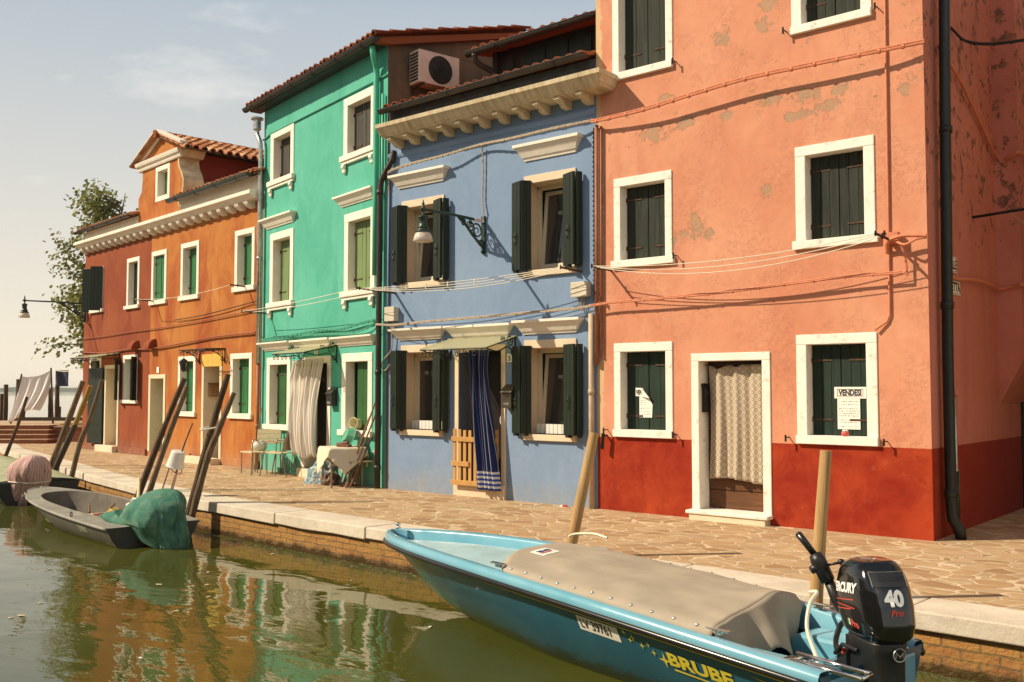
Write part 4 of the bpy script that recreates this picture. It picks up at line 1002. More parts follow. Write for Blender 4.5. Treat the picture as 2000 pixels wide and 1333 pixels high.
# ------------------------------------------------------------------ things fixed to the facades
EX, EZ = Vector((1, 0, 0)), Vector((0, 0, 1)); OUT = Vector((0, -1, 0))
def wall_lamp(label, fr, u, z, L, group):
    t = fthing('wall_lamp', label, 'street lamp', fr, u, 0, z, group)
    b = MB(); b.tube([(0, 0, 0), (0, -L*0.55, 0.012), (0, -L, 0.0)], [0.024, 0.022, 0.019], 10); b.lathe([(0.0, -0.03), (0.035, -0.02), (0.035, 0.02), (0.0, 0.03)], 12, (0, -L*0.42, 0), None)
    b.box(-0.035, 0.035, -0.03, 0.0, -0.50, 0.08); b.build('arm', M['lamp_green'], t, smooth=False)
    b = MB(); n0 = OUT; r = 0.016
    b.tube(catmull([(0, -L*0.44, -0.01), (0, -L*0.34, -0.08), (0, -L*0.20, -0.24), (0, -0.09, -0.37), (0, -0.02, -0.42), (0, -0.05, -0.47), (0, -0.02, -0.50)], 6), 0.022, 8)
    for c, rad, tr, a in (((0, -0.17, -0.17), 0.125, 1.7, 0.4), ((0, -0.36, -0.085), 0.060, 1.6, 1.9), ((0, -0.47*L/1.3, -0.075), 0.065, 1.5, 0.2), ((0, -0.10, -0.335), 0.055, 1.5, 2.0), ((0, -0.27, -0.20), 0.055, 1.4, 3.2)):
        b.tube(spiral(c, rad, tr, a, n0, EZ, 22), [r*(1-0.55*i/22) for i in range(23)], 7)
    b.tube(catmull([(0, -0.30, -0.03), (0, -0.24, -0.12), (0, -0.30, -0.2), (0, -0.2, -0.3)], 6), 0.012, 6)
    b.build('bracket', M['lamp_green'], t, smooth=True)
    b = MB(); o = (0, -L, 0)
    b.lathe([(0.0, 0.15), (0.010, 0.13), (0.014, 0.10), (0.024, 0.085), (0.012, 0.06), (0.03, 0.03), (0.032, -0.02), (0.016, -0.04), (0.02, -0.07), (0.045, -0.085), (0.075, -0.105), (0.08, -0.115), (0.062, -0.13), (0.060, -0.20), (0.068, -0.245), (0.085, -0.26), (0.088, -0.27), (0.078, -0.275), (0.088, -0.30), (0.112, -0.315), (0.118, -0.33), (0.10, -0.335), (0.0, -0.33)], 22, o)
    b.tube([(0, -L-0.05, 0.005), (0, -L-0.02, 0.005)], [0.022, 0.018], 10)
    b.build('lamp_housing', M['lamp_green'], t, smooth=True)
    b = MB(); b.lathe([(0.098, -0.335), (0.118, -0.36), (0.135, -0.41), (0.142, -0.465), (0.136, -0.468), (0.128, -0.41), (0.110, -0.362), (0.09, -0.34)], 24, o); b.build('lamp_shade', M['lamp_glass'], t, smooth=True)
    b = MB(); b.lathe([(0.0, -0.335), (0.018, -0.34), (0.02, -0.37), (0.034, -0.40), (0.036, -0.425), (0.02, -0.45), (0.0, -0.455)], 14, o); b.build('bulb', M['plastic_white'], t, smooth=True)
    return t
lamp = wall_lamp('green cast iron lamp on a scrolled bracket reaching out from the blue house', BLUE, 2.34, 4.26, 1.33, 'wall lamps on the house fronts')
b = MB(); b.box(-0.026, 0.026, -0.24, -0.03, -0.022, 0.024); st_ = b.build('sticker', M['paper'], lamp)
b = MB()
for k in range(5): b.box(0.0262, 0.0272, -0.09-k*0.03, -0.075-k*0.03, -0.012, 0.012)
b.build('sticker_marks', M['ink_red'], st_)
l2 = wall_lamp('dark iron lamp reaching over the water from the terracotta house', ORNG, 0.06, 4.10, 1.62, 'wall lamps on the house fronts')

def strung(name, label, cat, pts, r, mats, spl=None, clips=0, sub=6, beads=0.0, group=None):
    """a cable through points (world), bundled with clips"""
    P = catmull(pts, sub); b = MB(); b.tube(P, r, 7)
    if beads:
        b.tube([p + Vector((0, 0, r*1.5)) + Vector((0, -0.004, 0)) for p in P], r*0.7, 6)
        acc = 0
        for p, q in zip(P, P[1:]):
            acc += (q-p).length
            if acc > beads: acc = 0; d = (q-p).normalized(); b.tube([p-d*r*0.8, p+d*r*0.8], r*1.55, 7)
    o = b.build(name, mats, None, smooth=False); return tag(o, label, cat, group)
def B(u, y, z): return on(BLUE, u, y, z)
def Pk(u, y, z): return on(PINK, u, y, z)
def G(u, y, z): return on(GREEN, u, y, z)
def O(u, y, z): return on(ORNG, u, y, z)
strung('cable', 'beige clipped cable running below the cornice of the blue house', 'cable', [B(0.21, -0.03, 4.9), B(0.22, -0.05, 5.20), B(0.30, -0.10, 5.32), B(0.9, -0.17, 5.35), B(1.6, -0.17, 5.37), B(2.33, -0.10, 5.44), B(3.0, -0.17, 5.41), B(3.8, -0.18, 5.42), B(4.44, -0.10, 5.44)], 0.013, M['cable_beige'], beads=0.085)
strung('cable', 'beige cable dropping straight down the blue wall to the lamp', 'cable', [B(2.34, -0.05, 5.42), B(2.35, -0.035, 5.0), B(2.34, -0.04, 4.6), B(2.37, -0.05, 4.42), B(2.36, -0.04, 4.30)], 0.010, M['cable_beige'], beads=0.09)
strung('cable', 'thick pink painted cable high across the pink wall between the upper windows', 'cable', [B(4.46, -0.10, 5.44), Pk(0.1, -0.13, 5.41), Pk(0.9, -0.17, 5.41), Pk(1.6, -0.18, 5.46), Pk(2.4, -0.18, 5.51), Pk(3.3, -0.18, 5.50), Pk(4.05, -0.16, 5.49), Pk(4.53, -0.10, 5.50)], 0.018, M['cable_pink'], beads=0.17)
strung('cable', 'beige twisted cable above the ground floor hoods of the blue house', 'cable', [G(4.90, -0.10, 2.74), B(0.10, -0.16, 2.74), B(0.45, -0.12, 2.72), B(1.2, -0.14, 2.74), B(2.4, -0.13, 2.76), B(3.4, -0.13, 2.78), B(4.22, -0.10, 2.80), B(4.44, -0.12, 2.82)], 0.012, M['cable_beige'], beads=0.2)
strung('cable', 'pink painted cable across the pink wall above the ground floor windows', 'cable', [B(4.44, -0.12, 2.82), Pk(0.3, -0.12, 2.84), Pk(1.0, -0.13, 2.85), Pk(2.0, -0.13, 2.87), Pk(3.0, -0.13, 2.92), Pk(3.6, -0.13, 2.95), Pk(4.24, -0.12, 2.95)], 0.012, M['cable_pink'], beads=0.3)
strung('cable', 'green painted cables looped above the ground floor hoods of the green house', 'cable', [G(0.10, -0.05, 2.66), G(0.5, -0.06, 2.70), G(1.6, -0.06, 2.72), G(2.7, -0.05, 2.76), G(3.6, -0.06, 2.74), G(4.3, -0.07, 2.80), G(4.86, -0.06, 2.84)], 0.014, M['cable_green'], beads=0.12)
strung('cable', 'lower green painted cable sagging beside the looped one', 'cable', [G(0.08, -0.04, 2.78), G(0.25, -0.06, 2.66), G(1.2, -0.04, 2.67), G(2.4, -0.04, 2.69), G(3.9, -0.05, 2.66), G(4.5, -0.07, 2.70), G(4.8, -0.05, 2.80)], 0.011, M['cable_green'], beads=0.4)
strung('cable', 'red painted cable along the terracotta and orange walls above the doors', 'cable', [O(0.03, -0.03, 2.72), O(1.6, -0.05, 2.66), O(3.2, -0.04, 2.70), O(4.4, -0.05, 2.68), O(5.4, -0.05, 2.70), O(7.0, -0.05, 2.78), O(8.2, -0.05, 2.84), O(10.0, -0.05, 2.86)], 0.018, M['cable_red'])
strung('cable', 'thin red painted cable across both walls at mid height', 'cable', [O(0.03, -0.03, 3.10), O(1.6, -0.04, 3.12), O(3.4, -0.04, 3.16), O(5.2, -0.04, 3.18), O(7.6, -0.04, 3.24), O(10.1, -0.04, 3.34)], 0.011, M['cable_red'])
strung('cable', 'double wire crossing the orange wall below its upper windows', 'cable', [O(6.1, -0.06, 3.32), O(7.2, -0.06, 3.34), O(8.4, -0.06, 3.40), O(10.1, -0.05, 3.52)], 0.006, M['iron'], beads=0.9)
strung('alley_cable', 'black bundled cable leaving the alley wall towards the right', 'cable', [Pk(4.50, 1.0, 5.98), Pk(4.62, 1.3, 5.86), Pk(4.95, 1.9, 5.95), Pk(5.6, 2.9, 6.30), Pk(7.2, 4.0, 7.0)], 0.012, M['iron'], beads=0.25)

def clothesline(label, A, ra, Bp, rb, sag=0.1, n=2, mat='iron', pegs=0, group='clotheslines on the house fronts'):
    """A, Bp roots on the wall (frame, u, z), ra, rb bracket lengths"""
    t = fthing('clothesline', label, 'clothesline', A[0], A[1], 0, A[2], group)
    inv = FM((on(A[0], A[1], 0, A[2]), A[0][1])).inverted()
    tips = []
    for (fr, u, z), r in ((A, ra), (Bp, rb)):
        p0, p1 = inv @ Vector(on(fr, u, 0.02, z)), inv @ Vector(on(fr, u, -r, z+0.02))
        b = MB(); b.tube([p0, p1], 0.016, 8); b.tube([p1-Vector((0, 0, 0.03)), p1+Vector((0, 0, 0.03))], 0.010, 6)
        b.tube([p0.lerp(p1, 0.6)-Vector((0, 0, 0.03)), p0.lerp(p1, 0.6)+Vector((0, 0, 0.04))], 0.010, 6)
        b.build('bracket', M[mat], t); tips.append((p0, p1))
    for k in range(n):
        f = 0.98-0.34*k/max(1, n-1)
        a, c = tips[0][0].lerp(tips[0][1], f), tips[1][0].lerp(tips[1][1], f)
        b = MB(); b.tube(sagline(a, c, sag*(1+0.5*k), 16), 0.0055, 6)
        rr = random.Random(k)
        for q in range(pegs if k == 0 else 0):
            x = 0.1+0.12*q+rr.random()*0.05; p = a.lerp(c, x)-Vector((0, 0, sag*4*x*(1-x))); b.box(p.x-0.006, p.x+0.006, p.y-0.008, p.y+0.008, p.z-0.06, p.z+0.015)
        b.build('line', M['rope_white'], t)
    return t
clothesline('sagging double clothesline on iron brackets across the pink wall', (PINK, 0.24, 3.31), 0.46, (PINK, 4.10, 3.34), 0.52, 0.11, 3)
clothesline('taut white clothesline with pegs below the upper windows of the blue house', (BLUE, 0.36, 3.27), 0.80, (BLUE, 4.20, 3.33), 0.50, 0.05, 4, 'rust', 5)
clothesline('white clothesline across the green wall below its middle windows', (GREEN, 0.42, 3.22), 0.62, (BLUE, 0.34, 3.275), 0.84, 0.03, 2, 'lamp_green', group='clotheslines on the house fronts')
clothesline('thin clothesline between rusty rods at the orange house sills', (ORNG, 4.85, 3.86), 0.55, (ORNG, 9.55, 3.86), 0.40, 0.10, 1, 'rust')

def jbox(label, fr, u0, u1, z0, z1):
    t = fthing('junction_box', label, 'junction box', fr, (u0+u1)/2, 0, z0, 'junction boxes on the blue house'); w, h = (u1-u0)/2, z1-z0
    b = MB(); b.box(-w, w, -0.10, 0, 0, h); b.build('case', M['box_beige'], t, bevel=0.008)
    b = MB(); b.box(-w-0.008, w+0.008, -0.125, -0.101, -0.006, h*0.55); b.box(-w-0.008, w+0.008, -0.125, -0.101, h*0.57, h+0.006); b.build('lid', M['box_beige'], t, bevel=0.006)
    b = MB()
    for k in (-1, 0, 1): b.tube(catmull([(k*0.04, -0.05, 0), (k*0.045, -0.05, -0.10), (k*0.02+0.01, -0.05, -0.2)], 4), 0.008, 6)
    b.build('lead', M['cable_beige'], t)
jbox('small beige junction box at the left end of the blue wall', BLUE, 0.22, 0.44, 2.80, 3.03)
jbox('wide cream junction box at the right end of the blue wall', BLUE, 4.10, 4.36, 2.97, 3.17)
strung('cable', 'pale cable hooking down the left edge of the blue wall', 'cable', [B(0.33, -0.08, 2.72), B(0.34, -0.06, 2.45), B(0.30, -0.05, 2.30), B(0.12, -0.06, 2.14), B(0.10, -0.06, 2.02), B(0.18, -0.05, 1.98), B(0.28, -0.05, 2.08)], 0.011, M['cable_beige'])

def canopy(label, fr, u0, u1, zw, zf, off, glassy=True, lantern=False):
    um = (u0+u1)/2; t = fthing('door_canopy', label, 'canopy', fr, um, 0, zw, 'glazed iron canopies over the doors'); w = (u1-u0)/2; dz = zf-zw
    b = MB(); b.prism([(0.0, 0.0), (-off, dz), (-off, dz+0.012), (0.0, 0.012)], -w, w, 'x'); 
    if glassy: b.build('glass_panel', M['canopy_glass'], t)
    b = MB()
    for x in (-w+0.03, w-0.03): b.tube([(x, 0, -0.012), (x, -off, dz-0.012)], 0.012, 6)
    b.tube([(-w, -off+0.01, dz-0.014), (w, -off+0.01, dz-0.014)], 0.012, 6); b.tube([(-w, -0.02, -0.014), (w, -0.02, -0.014)], 0.012, 6)
    b.build('frame', M['iron'], t)
    b = MB(); n = int(round(2*w/0.17))
    for k in range(n):
        x = -w+0.08+(2*w-0.16)*k/(n-1); sg = 1 if k % 2 else -1
        b.tube(spiral((x, -off+0.01, dz-0.075), 0.062, 1.25, PI/2, EX*sg, EZ, 16, 0.2), 0.007, 5)
    b.build('scroll_valance', M['iron'], t)
    for x in (-w+0.03, w-0.03):
        b = MB(); b.tube(catmull([(x, -off+0.03, dz-0.02), (x, -off*0.6, dz-0.05), (x, -off*0.25, -0.17), (x, -0.015, -0.30)], 6), 0.010, 6)
        b.tube(spiral((x, -0.13, -0.09), 0.085, 1.7, 0.5, OUT, EZ, 20), 0.009, 5); b.tube(spiral((x, -0.30, -0.05), 0.05, 1.5, 2.5, OUT, EZ, 16), 0.008, 5)
        b.tube(spiral((x, -0.07, -0.25), 0.055, 1.5, 2.0, OUT, EZ, 16), 0.008, 5); b.tube([(x, -0.012, 0.0), (x, -0.012, -0.34)], 0.010, 6)
        b.build('side_bracket', M['iron'], t)
    return t
canopy('frosted glass canopy on black scrolled iron over the blue house door', BLUE, 1.62, 3.0, 2.46, 2.27, 0.68)
canopy('frosted glass canopy with scrolled iron over the striped door curtain', GREEN, 1.98, 3.36, 2.48, 2.33, 0.66)
canopy('rusty glazed canopy over the dark shuttered door of the terracotta house', ORNG, 0.66, 2.66, 2.63, 2.52, 0.6)
cp = canopy('bare scrolled iron canopy frame over the yellow topped orange house door', OR2, 2.75, 4.05, 2.58, 2.56, 0.5, glassy=False)
t = fthing('lantern', 'small iron lantern hanging from the orange house canopy', 'lantern', OR2, 2.86, -0.42, 2.08)
b = MB(); b.lathe([(0.0, 0.30), (0.02, 0.28), (0.10, 0.22), (0.105, 0.20)], 6); b.lathe([(0.0, -0.03), (0.05, 0.0), (0.055, 0.01)], 6); b.tube([(0, 0, 0.3), (0, 0, 0.46)], 0.006, 5)
for k in range(6): b.tube([(0.055*math.cos(k*PI/3), 0.055*math.sin(k*PI/3), 0.01), (0.10*math.cos(k*PI/3), 0.10*math.sin(k*PI/3), 0.2)], 0.006, 4)
b.build('frame', M['iron'], t); b = MB(); b.lathe([(0.048, 0.012), (0.092, 0.198)], 6); b.build('glass', M['pane'], t)

# curtains
def stripes(name, stops, reps, base=None):
    m = NT(name); u, v_, _ = m.sep(m.coord('UV')); f = m.math('FRACT', m.math('MULTIPLY', u, reps))
    c = m.ramp(f, stops, 'CONSTANT'); return m, c, u, v_
m, c, u, v_ = stripes('blue_white_striped_cloth', [(0.0, (0.018, 0.028, 0.10)), (0.52, (0.42, 0.41, 0.40)), (0.57, (0.03, 0.05, 0.16)), (0.8, (0.018, 0.028, 0.10)), (0.92, (0.40, 0.40, 0.40))], 6)
band = m.ramp(m.math('FRACT', m.math('MULTIPLY', v_, 30.0)), [(0.0, (0.05, 0.08, 0.3)), (0.5, (0.60, 0.58, 0.54))], 'CONSTANT')
c = m.mix(m.ramp(v_, [(0.0, 1.0), (0.13, 0.0)], 'CONSTANT'), c, band)
m.set(c, 0.9, spec=0.1); M['blue_curtain'] = m.mat
t = fthing('curtain', 'blue and white striped curtain gathered in the blue house doorway', 'curtain', BLUE, 2.42, -0.13, 0)
def cb(u, v):
    z = 0.14+2.12*v; g = 0.17+0.03*math.cos(v*3)+0.06*max(0, (v-0.86)/0.14)+0.03*(1-v); cx = 0.16-0.40*v+0.02*math.sin(v*5)+0.22*v*v
    x = cx + (u-0.5)*2*g; y = 0.055*math.sin(u*2*PI*4.5+v*1.5)*(0.7+0.4*v) + 0.02*math.sin(u*20+v*4) - 0.03
    return (x, y, z)
b = MB(); b.grid(cb, 60, 40); b.build('cloth', M['blue_curtain'], t, smooth=True, solid=0.004)
b = MB(); b.tube([(-0.62, 0.02, 2.235), (0.30, 0.02, 2.25)], 0.009, 6); b.build('rod', M['steel'], t)
t = fthing('gate', 'low wooden slatted gate across the blue house doorway', 'gate', BLUE, 2.26, -0.09, 0.17)
M['pine'] = wood('varnished_pine_slats', (0.50, 0.27, 0.085), 0.2, 0.55, (10, 10, 0.8), 0.15, dark=(0.32, 0.16, 0.05))
rr = random.Random(8)
for k in range(9):
    x = -0.47+k*0.108
    b = MB(); b.box(x, x+0.062, -0.02, 0.0, 0.02+rr.uniform(0, .02), 0.86+rr.uniform(-.01, .015)+(0.0 if k < 8 else .02)); b.build('slat', M['pine'], t, bevel=0.004)
for z, x1 in ((0.72, 0.44), (0.34, -0.12), (0.05, 0.10)):
    b = MB(); b.box(-0.49, x1, -0.042, -0.021, z-0.04, z+0.035); b.build('rail', M['pine'], t, bevel=0.004)

m, c, u, v_ = stripes('faded_multi_striped_cloth', [(0.0, (0.68, 0.62, 0.54)), (0.18, (0.42, 0.46, 0.45)), (0.26, (0.72, 0.66, 0.58)), (0.45, (0.52, 0.38, 0.30)), (0.53, (0.72, 0.65, 0.56)), (0.68, (0.36, 0.43, 0.40)), (0.75, (0.70, 0.64, 0.57)), (0.88, (0.55, 0.44, 0.36))], 9)
chk = m.math('MULTIPLY', m.ramp(v_, [(0.0, 0.0), (0.935, 0.35)], 'CONSTANT'), m.ramp(m.math('FRACT', m.math('MULTIPLY', v_, 90.0)), [(0.0, 0.0), (0.5, 1.0)], 'CONSTANT'))
m.set(m.mix(chk, c, (0.2, 0.2, 0.2)), 0.9, spec=0.1); M['green_curtain'] = m.mat
t = fthing('curtain', 'long faded multi striped curtain blowing out of the green house doorway', 'curtain', GREEN, 2.46, -0.16, 0)
def cg(u, v):
    z = 0.40+1.80*v + 0.04*math.sin(u*9)*(1-v); wl = -0.62 + 0.10*(1-v) - 0.12*math.exp(-((v-0.80)/0.10)**2)*(1-u); wr = 0.62-0.10*(1-v) - 0.12*math.exp(-((v-0.62)/0.28)**2)*1.0
    if v > 0.9: wr = wr + (0.62-wr)*((v-0.9)/0.1)
    x = wl+(wr-wl)*u; y = 0.040*math.sin(u*2*PI*7+v*2.2) + 0.02*math.sin(u*31+v*5) - 0.18*(1-v)*math.sin(PI*v*0.9+0.3)*0.9
    return (x, y, z)
b = MB(); b.grid(cg, 84, 40); b.build('cloth', M['green_curtain'], t, smooth=True, solid=0.004)
b = MB(); b.tube([(-0.64, 0.0, 2.21), (0.64, 0.0, 2.22)], 0.010, 6); b.build('rod', M['steel'], t)

m = NT('beige_lace_cloth'); u, v_, _ = m.sep(m.coord('UV'))
cu = m.n('ShaderNodeCombineXYZ'); m.l(m.math('MULTIPLY', u, 9.0), cu.inputs[0]); m.l(m.math('MULTIPLY', v_, 17.0), cu.inputs[1])
vq = m.n('ShaderNodeTexVoronoi'); vq.inputs['Scale'].default_value = 1.0; vq.inputs['Randomness'].default_value = 0.0; m.l(m.map(cu.outputs[0], rot=(0, 0, R(45)), scale=(1.4142, 1.4142, 1)), vq.inputs['Vector'])
dot = m.ramp(vq.outputs['Distance'], [(0.0, 0.9), (0.16, 0.8), (0.2, 0.15), (0.38, 0.2), (0.44, 0.9), (0.6, 0.7)])
m.set(m.mix(dot, (0.25, 0.195, 0.135), (0.58, 0.49, 0.37)), 0.9, spec=0.1); m.bump(dot, 0.25, 0.004); M['lace'] = m.mat
t = fthing('curtain', 'beige patterned lace curtain hanging in the pink house doorway', 'curtain', PINK, 2.05, 0.15, 0)
def cp_(u, v):
    fold = math.sin(u*2*PI*3.2+0.6)+0.5*math.sin(u*2*PI*7.1+1+v)
    z = 0.50+1.47*v - (0.05*math.exp(-((u-0.18)/0.10)**2)+0.03*math.exp(-((u-0.5)/.06)**2))*max(0, (v-0.9)/0.1) + 0.025*math.sin(u*5)*(1-v)
    x = -0.40+0.82*u + 0.03*math.sin(v*3)*(1-u) ; return (x, 0.032*fold*(1.05-0.5*v) - 0.01*(1-v), z)
b = MB(); b.grid(cp_, 72, 40); b.build('cloth', M['lace'], t, smooth=True, solid=0.003)
b = MB(); b.tube([(-0.43, 0.0, 1.975), (0.43, 0.0, 1.98)], 0.008, 6); b.build('rod', M['iron'], t)

def mailbox(label, fr, u, z, w, h, d, mat, plate=True, rotz=0):
    t = thing('mailbox', label, 'mailbox', on(fr, u, 0, z), fr[1]+rotz)
    b = MB(); b.prism([(0, 0), (-d, 0), (-d, h*0.72), (-d*0.75, h*0.86), (0, h)], -w/2, w/2, 'x'); b.build('case', mat, t, bevel=0.006)
    b = MB(); b.prism([(0.0, h*0.93), (-d*0.8, h*0.80), (-d-0.02, h*0.66), (-d-0.02, h*0.69), (-d*0.78, h*0.86), (0, h+0.015)], -w/2-0.012, w/2+0.012, 'x'); b.build('lid', mat, t)
    if plate:
        b = MB(); b.box(-w*0.28, w*0.28, -d-0.004, -d-0.001, h*0.12, h*0.24); b.build('name_plate', M['steel'], t)
    return t
M['tin_dark'] = simple('dark_painted_tin', (0.02, 0.018, 0.015), 0.45, 0.3, 0.2)
mailbox('black tin mailbox on the green wall beside the striped curtain', GREEN, 3.26, 1.36, 0.22, 0.32, 0.12, M['tin_dark'])
mailbox('dark brown mailbox between the blue house door and its right window', BLUE, 2.90, 1.38, 0.19, 0.34, 0.13, simple('brown_painted_tin', (0.05, 0.035, 0.02), 0.5, 0.2))
mailbox('wooden mailbox with a square opening inside the orange house doorway', (on(OR2, 3.03, 0.22, 0), OR2[1]+R(90)), 0, 1.50, 0.24, 0.30, 0.10, wood('brown_box_wood', (0.30, 0.16, 0.06)))
mailbox('narrow black mailbox on the left jamb inside the pink house doorway', (on(PINK, 1.615, 0.12, 0), PINK[1]+R(90)), 0, 1.36, 0.13, 0.36, 0.05, M['tin_dark'], plate=False)
def plate(label, fr, u, z, w, h, txt=None, y=-0.006):
    t = fthing('number_plate', label, 'house number', fr, u, y, z)
    b = MB(); b.box(-w/2, w/2, -0.012, 0, -h/2, h/2); b.build('plate', M['paper'], t, bevel=0.003)
    if txt: text('digits', txt, h*0.8, M['ink'], t, (0, -0.0135, -h*0.30), align='CENTER', bold=0.003)
    return t
plate('small white number plate reading 5 beside the blue house door', BLUE, 2.87, 2.13, 0.10, 0.13, '5')
plate('small white number plate under the canopy of the green house', GREEN, 2.53, 2.375, 0.13, 0.11, '13')
plate('small white number plate above the narrow orange house door', OR2, 0.53, 2.14, 0.13, 0.15)

# air conditioner
t = thing('air_conditioner', 'yellowed air conditioner bolted to the brown side wall above the blue roof', 'air conditioner', on(GREEN, GL+0.02, 0.80, 6.86), GREEN[1])
b = MB(); b.box(0.06, 0.36, -0.42, 0.42, 0.03, 0.60); b.build('case', M['ac_white'], t, bevel=0.012)
b = MB()
for q in range(7): b.tube([Vector((0.368, 0.02+(0.03+0.035*q)*math.cos(a), 0.31+(0.03+0.035*q)*math.sin(a))) for a in [2*PI*k/28 for k in range(29)]], 0.004, 4)
for k in range(8): a = k*PI/4; b.tube([(0.366, 0.02, 0.31), (0.366, 0.02+0.245*math.cos(a), 0.31+0.245*math.sin(a))], 0.005, 4)
b.build('fan_grille', M['iron'], t)
b = MB(); n = b.add([(0.3625, 0.02+0.245*math.cos(a), 0.31+0.245*math.sin(a)) for a in [2*PI*k/36 for k in range(36)]]); b.face(range(n, n+36)); b.build('fan_opening', M['gutter'], t)
b = MB()
for i in range(3):
    for k in range(9): b.box(0.09+i*0.085, 0.165+i*0.085, -0.428, -0.42, 0.07+k*0.056, 0.105+k*0.056)
b.build('side_grille', M['gutter'], t)
b = MB(); b.box(0.0, 0.40, -0.36, -0.32, -0.01, 0.028); b.box(0.0, 0.40, 0.30, 0.34, -0.01, 0.028); b.box(0.0, 0.03, -0.36, -0.32, -0.22, -0.01); b.box(0.0, 0.03, 0.30, 0.34, -0.22, -0.01); b.build('bracket', M['rust'], t)
b = MB(); b.tube(catmull([(0.03, 0.44, 0.3), (0.06, 0.55, 0.2), (0.12, 0.62, -0.1), (0.3, 0.60, -0.2), (0.45, 0.5, -0.18)], 6), 0.02, 8); b.build('hose', M['cable_beige'], t)

# for-sale papers on the pink house shutters
t = fthing('sale_sign', 'for sale notice reading VENDESI on the right ground floor shutters of the pink house', 'sign', PINK, 3.53, 0.148, 1.52)
b = MB(); b.box(-0.19, 0.19, -0.006, -0.003, 0.03, 0.165); b.build('sheet', M['paper'], t)
b = MB(); 
for X in ((-0.155, 0.155, 0.055, 0.061), (-0.155, 0.155, 0.134, 0.140), (-0.155, -0.150, 0.055, 0.14), (0.150, 0.155, 0.055, 0.14)): b.box(X[0], X[1], -0.0075, -0.0062, X[2], X[3])
b.build('border', M['ink'], t); text('lettering', 'VENDESI', 0.088, M['ink'], t, (0, -0.0072, 0.068), align='CENTER', bold=0.0035, width=0.80)
def notice(label, fr, u, y, z, w, h, rot=0, seed=0, torn=False):
    t = fthing('notice', label, 'notice', fr, u, y, z); b = MB()
    if torn: b.prism([(-w/2, -h), (w/2, -h), (w/2+0.01, -h*0.42), (w*0.30, -h*0.15), (w*0.12, 0), (-w/2, 0)], -0.005, -0.002)
    else: b.box(-w/2, w/2, -0.005, -0.002, -h, 0)
    b.build('sheet', M['paper'], t)
    b = MB(); rr = random.Random(seed); z = -0.03
    while z > -h+0.03:
        x = -w/2+0.02
        while x < w/2-0.03:
            l = rr.uniform(0.008, 0.03)
            if not torn or x+l < w*0.1 or z < -h*0.45: b.box(x, x+l, -0.0066, -0.0052, z-rr.uniform(0.004, 0.012), z)
            x += l+rr.uniform(0.006, 0.014)
        z -= rr.choice((0.028, 0.034, 0.05))
    b.build('writing', M['ink_grey'], t); return t
notice('small written sheet pinned below the VENDESI sign', PINK, 3.51, 0.148, 1.548, 0.27, 0.36, seed=4)
t = fthing('sale_sign', 'torn and curling for sale notice reading VEN on the left ground floor shutters', 'sign', PINK, 0.62, 0.148, 1.52)
b = MB(); b.prism([(-0.08, 0.045), (0.02, 0.045), (0.055, 0.11), (0.035, 0.155), (-0.08, 0.16)], -0.006, -0.003)
b.grid(lambda u, v: (0.02+0.05*u+0.10*v*u, -0.008-0.05*math.sin(u*2.2), 0.13-0.11*v+0.02*(1-u)), 8, 6); b.build('sheet', M['paper'], t, solid=0.0)
text('lettering', 'VEN', 0.088, M['ink'], t, (-0.072, -0.0072, 0.068), bold=0.0035, width=0.60)
notice('torn written sheet pinned below the curling VEN notice', PINK, 0.70, 0.148, 1.575, 0.20, 0.30, seed=9, torn=True)
t = fthing('ornament', 'little pink cup with a white top on the right sill of the pink house', 'ornament', PINK, 3.52, -0.0, 1.112)
b = MB(); b.lathe([(0.02, 0), (0.035, 0.005), (0.046, 0.03), (0.044, 0.05), (0.03, 0.055)], 14); b.build('cup', simple('pink_glaze', (0.6, 0.10, 0.08), 0.3), t, smooth=True)
b = MB(); 
for k in range(6): b.lathe([(0.0, 0.0), (0.016, 0.008), (0.018, 0.016), (0.0, 0.03)], 8, (0.02*math.cos(k), 0.02*math.sin(k), 0.05))
b.build('top', M['paper'], t, smooth=True)
for lab, txt, v0, z0, w, x in (('upper white street name plate half hidden by the black downpipe', 'LLE', 0.60, 3.03, 0.42, 0.335), ('lower white street name plate half hidden by the black downpipe', 'NETTA', 0.58, 2.77, 0.56, 0.475)):
    t = thing('street_sign', lab, 'street sign', on(PINK, 4.489, v0, z0), PINK[1]+R(90), 'street name plates on the alley wall')
    b = MB(); b.box(0, w, -0.010, 0, 0, 0.185); b.build('plate', M['paper'], t)
    b = MB()
    for X in ((0.012, w-0.012, 0.012, 0.018), (0.012, w-0.012, 0.167, 0.173), (w-0.018, w-0.012, 0.018, 0.167)): b.box(X[0], X[1], -0.0125, -0.0105, X[2], X[3])
    b.build('border', M['ink'], t); text('lettering', txt, 0.15, M['ink'], t, (w-0.03, -0.012, 0.04), align='RIGHT', bold=0.003, width=0.9)
t = thing('clothesline', 'black iron arm with two wires on the shaded alley wall', 'clothesline', on(PINK, 4.485, 1.75, 3.80), PINK[1], 'clotheslines on the house fronts')
b = MB(); b.tube([(0, 0, 0), (0.62, -0.02, 0.03)], 0.018, 8); b.build('bracket', M['iron'], t)
for k in (0.6, 0.42):
    b = MB(); b.tube(sagline((k, -0.02, 0.02), (k+0.5, 7, 0.3), 0.35, 14), 0.008, 6); b.build('line', M['cable_beige'], t)
for par, u in ((terra, 3.74), (orange, 0.22)):
    b = MB(); b.prism([(0.0, 2.68)] + [(-0.20*math.cos(q), 2.68+0.24*math.sin(q)) for q in [PI/2*k/6 for k in range(7)]], u-0.15, u+0.15, 'x'); b.build('vent_hood', M['terracotta'], par)

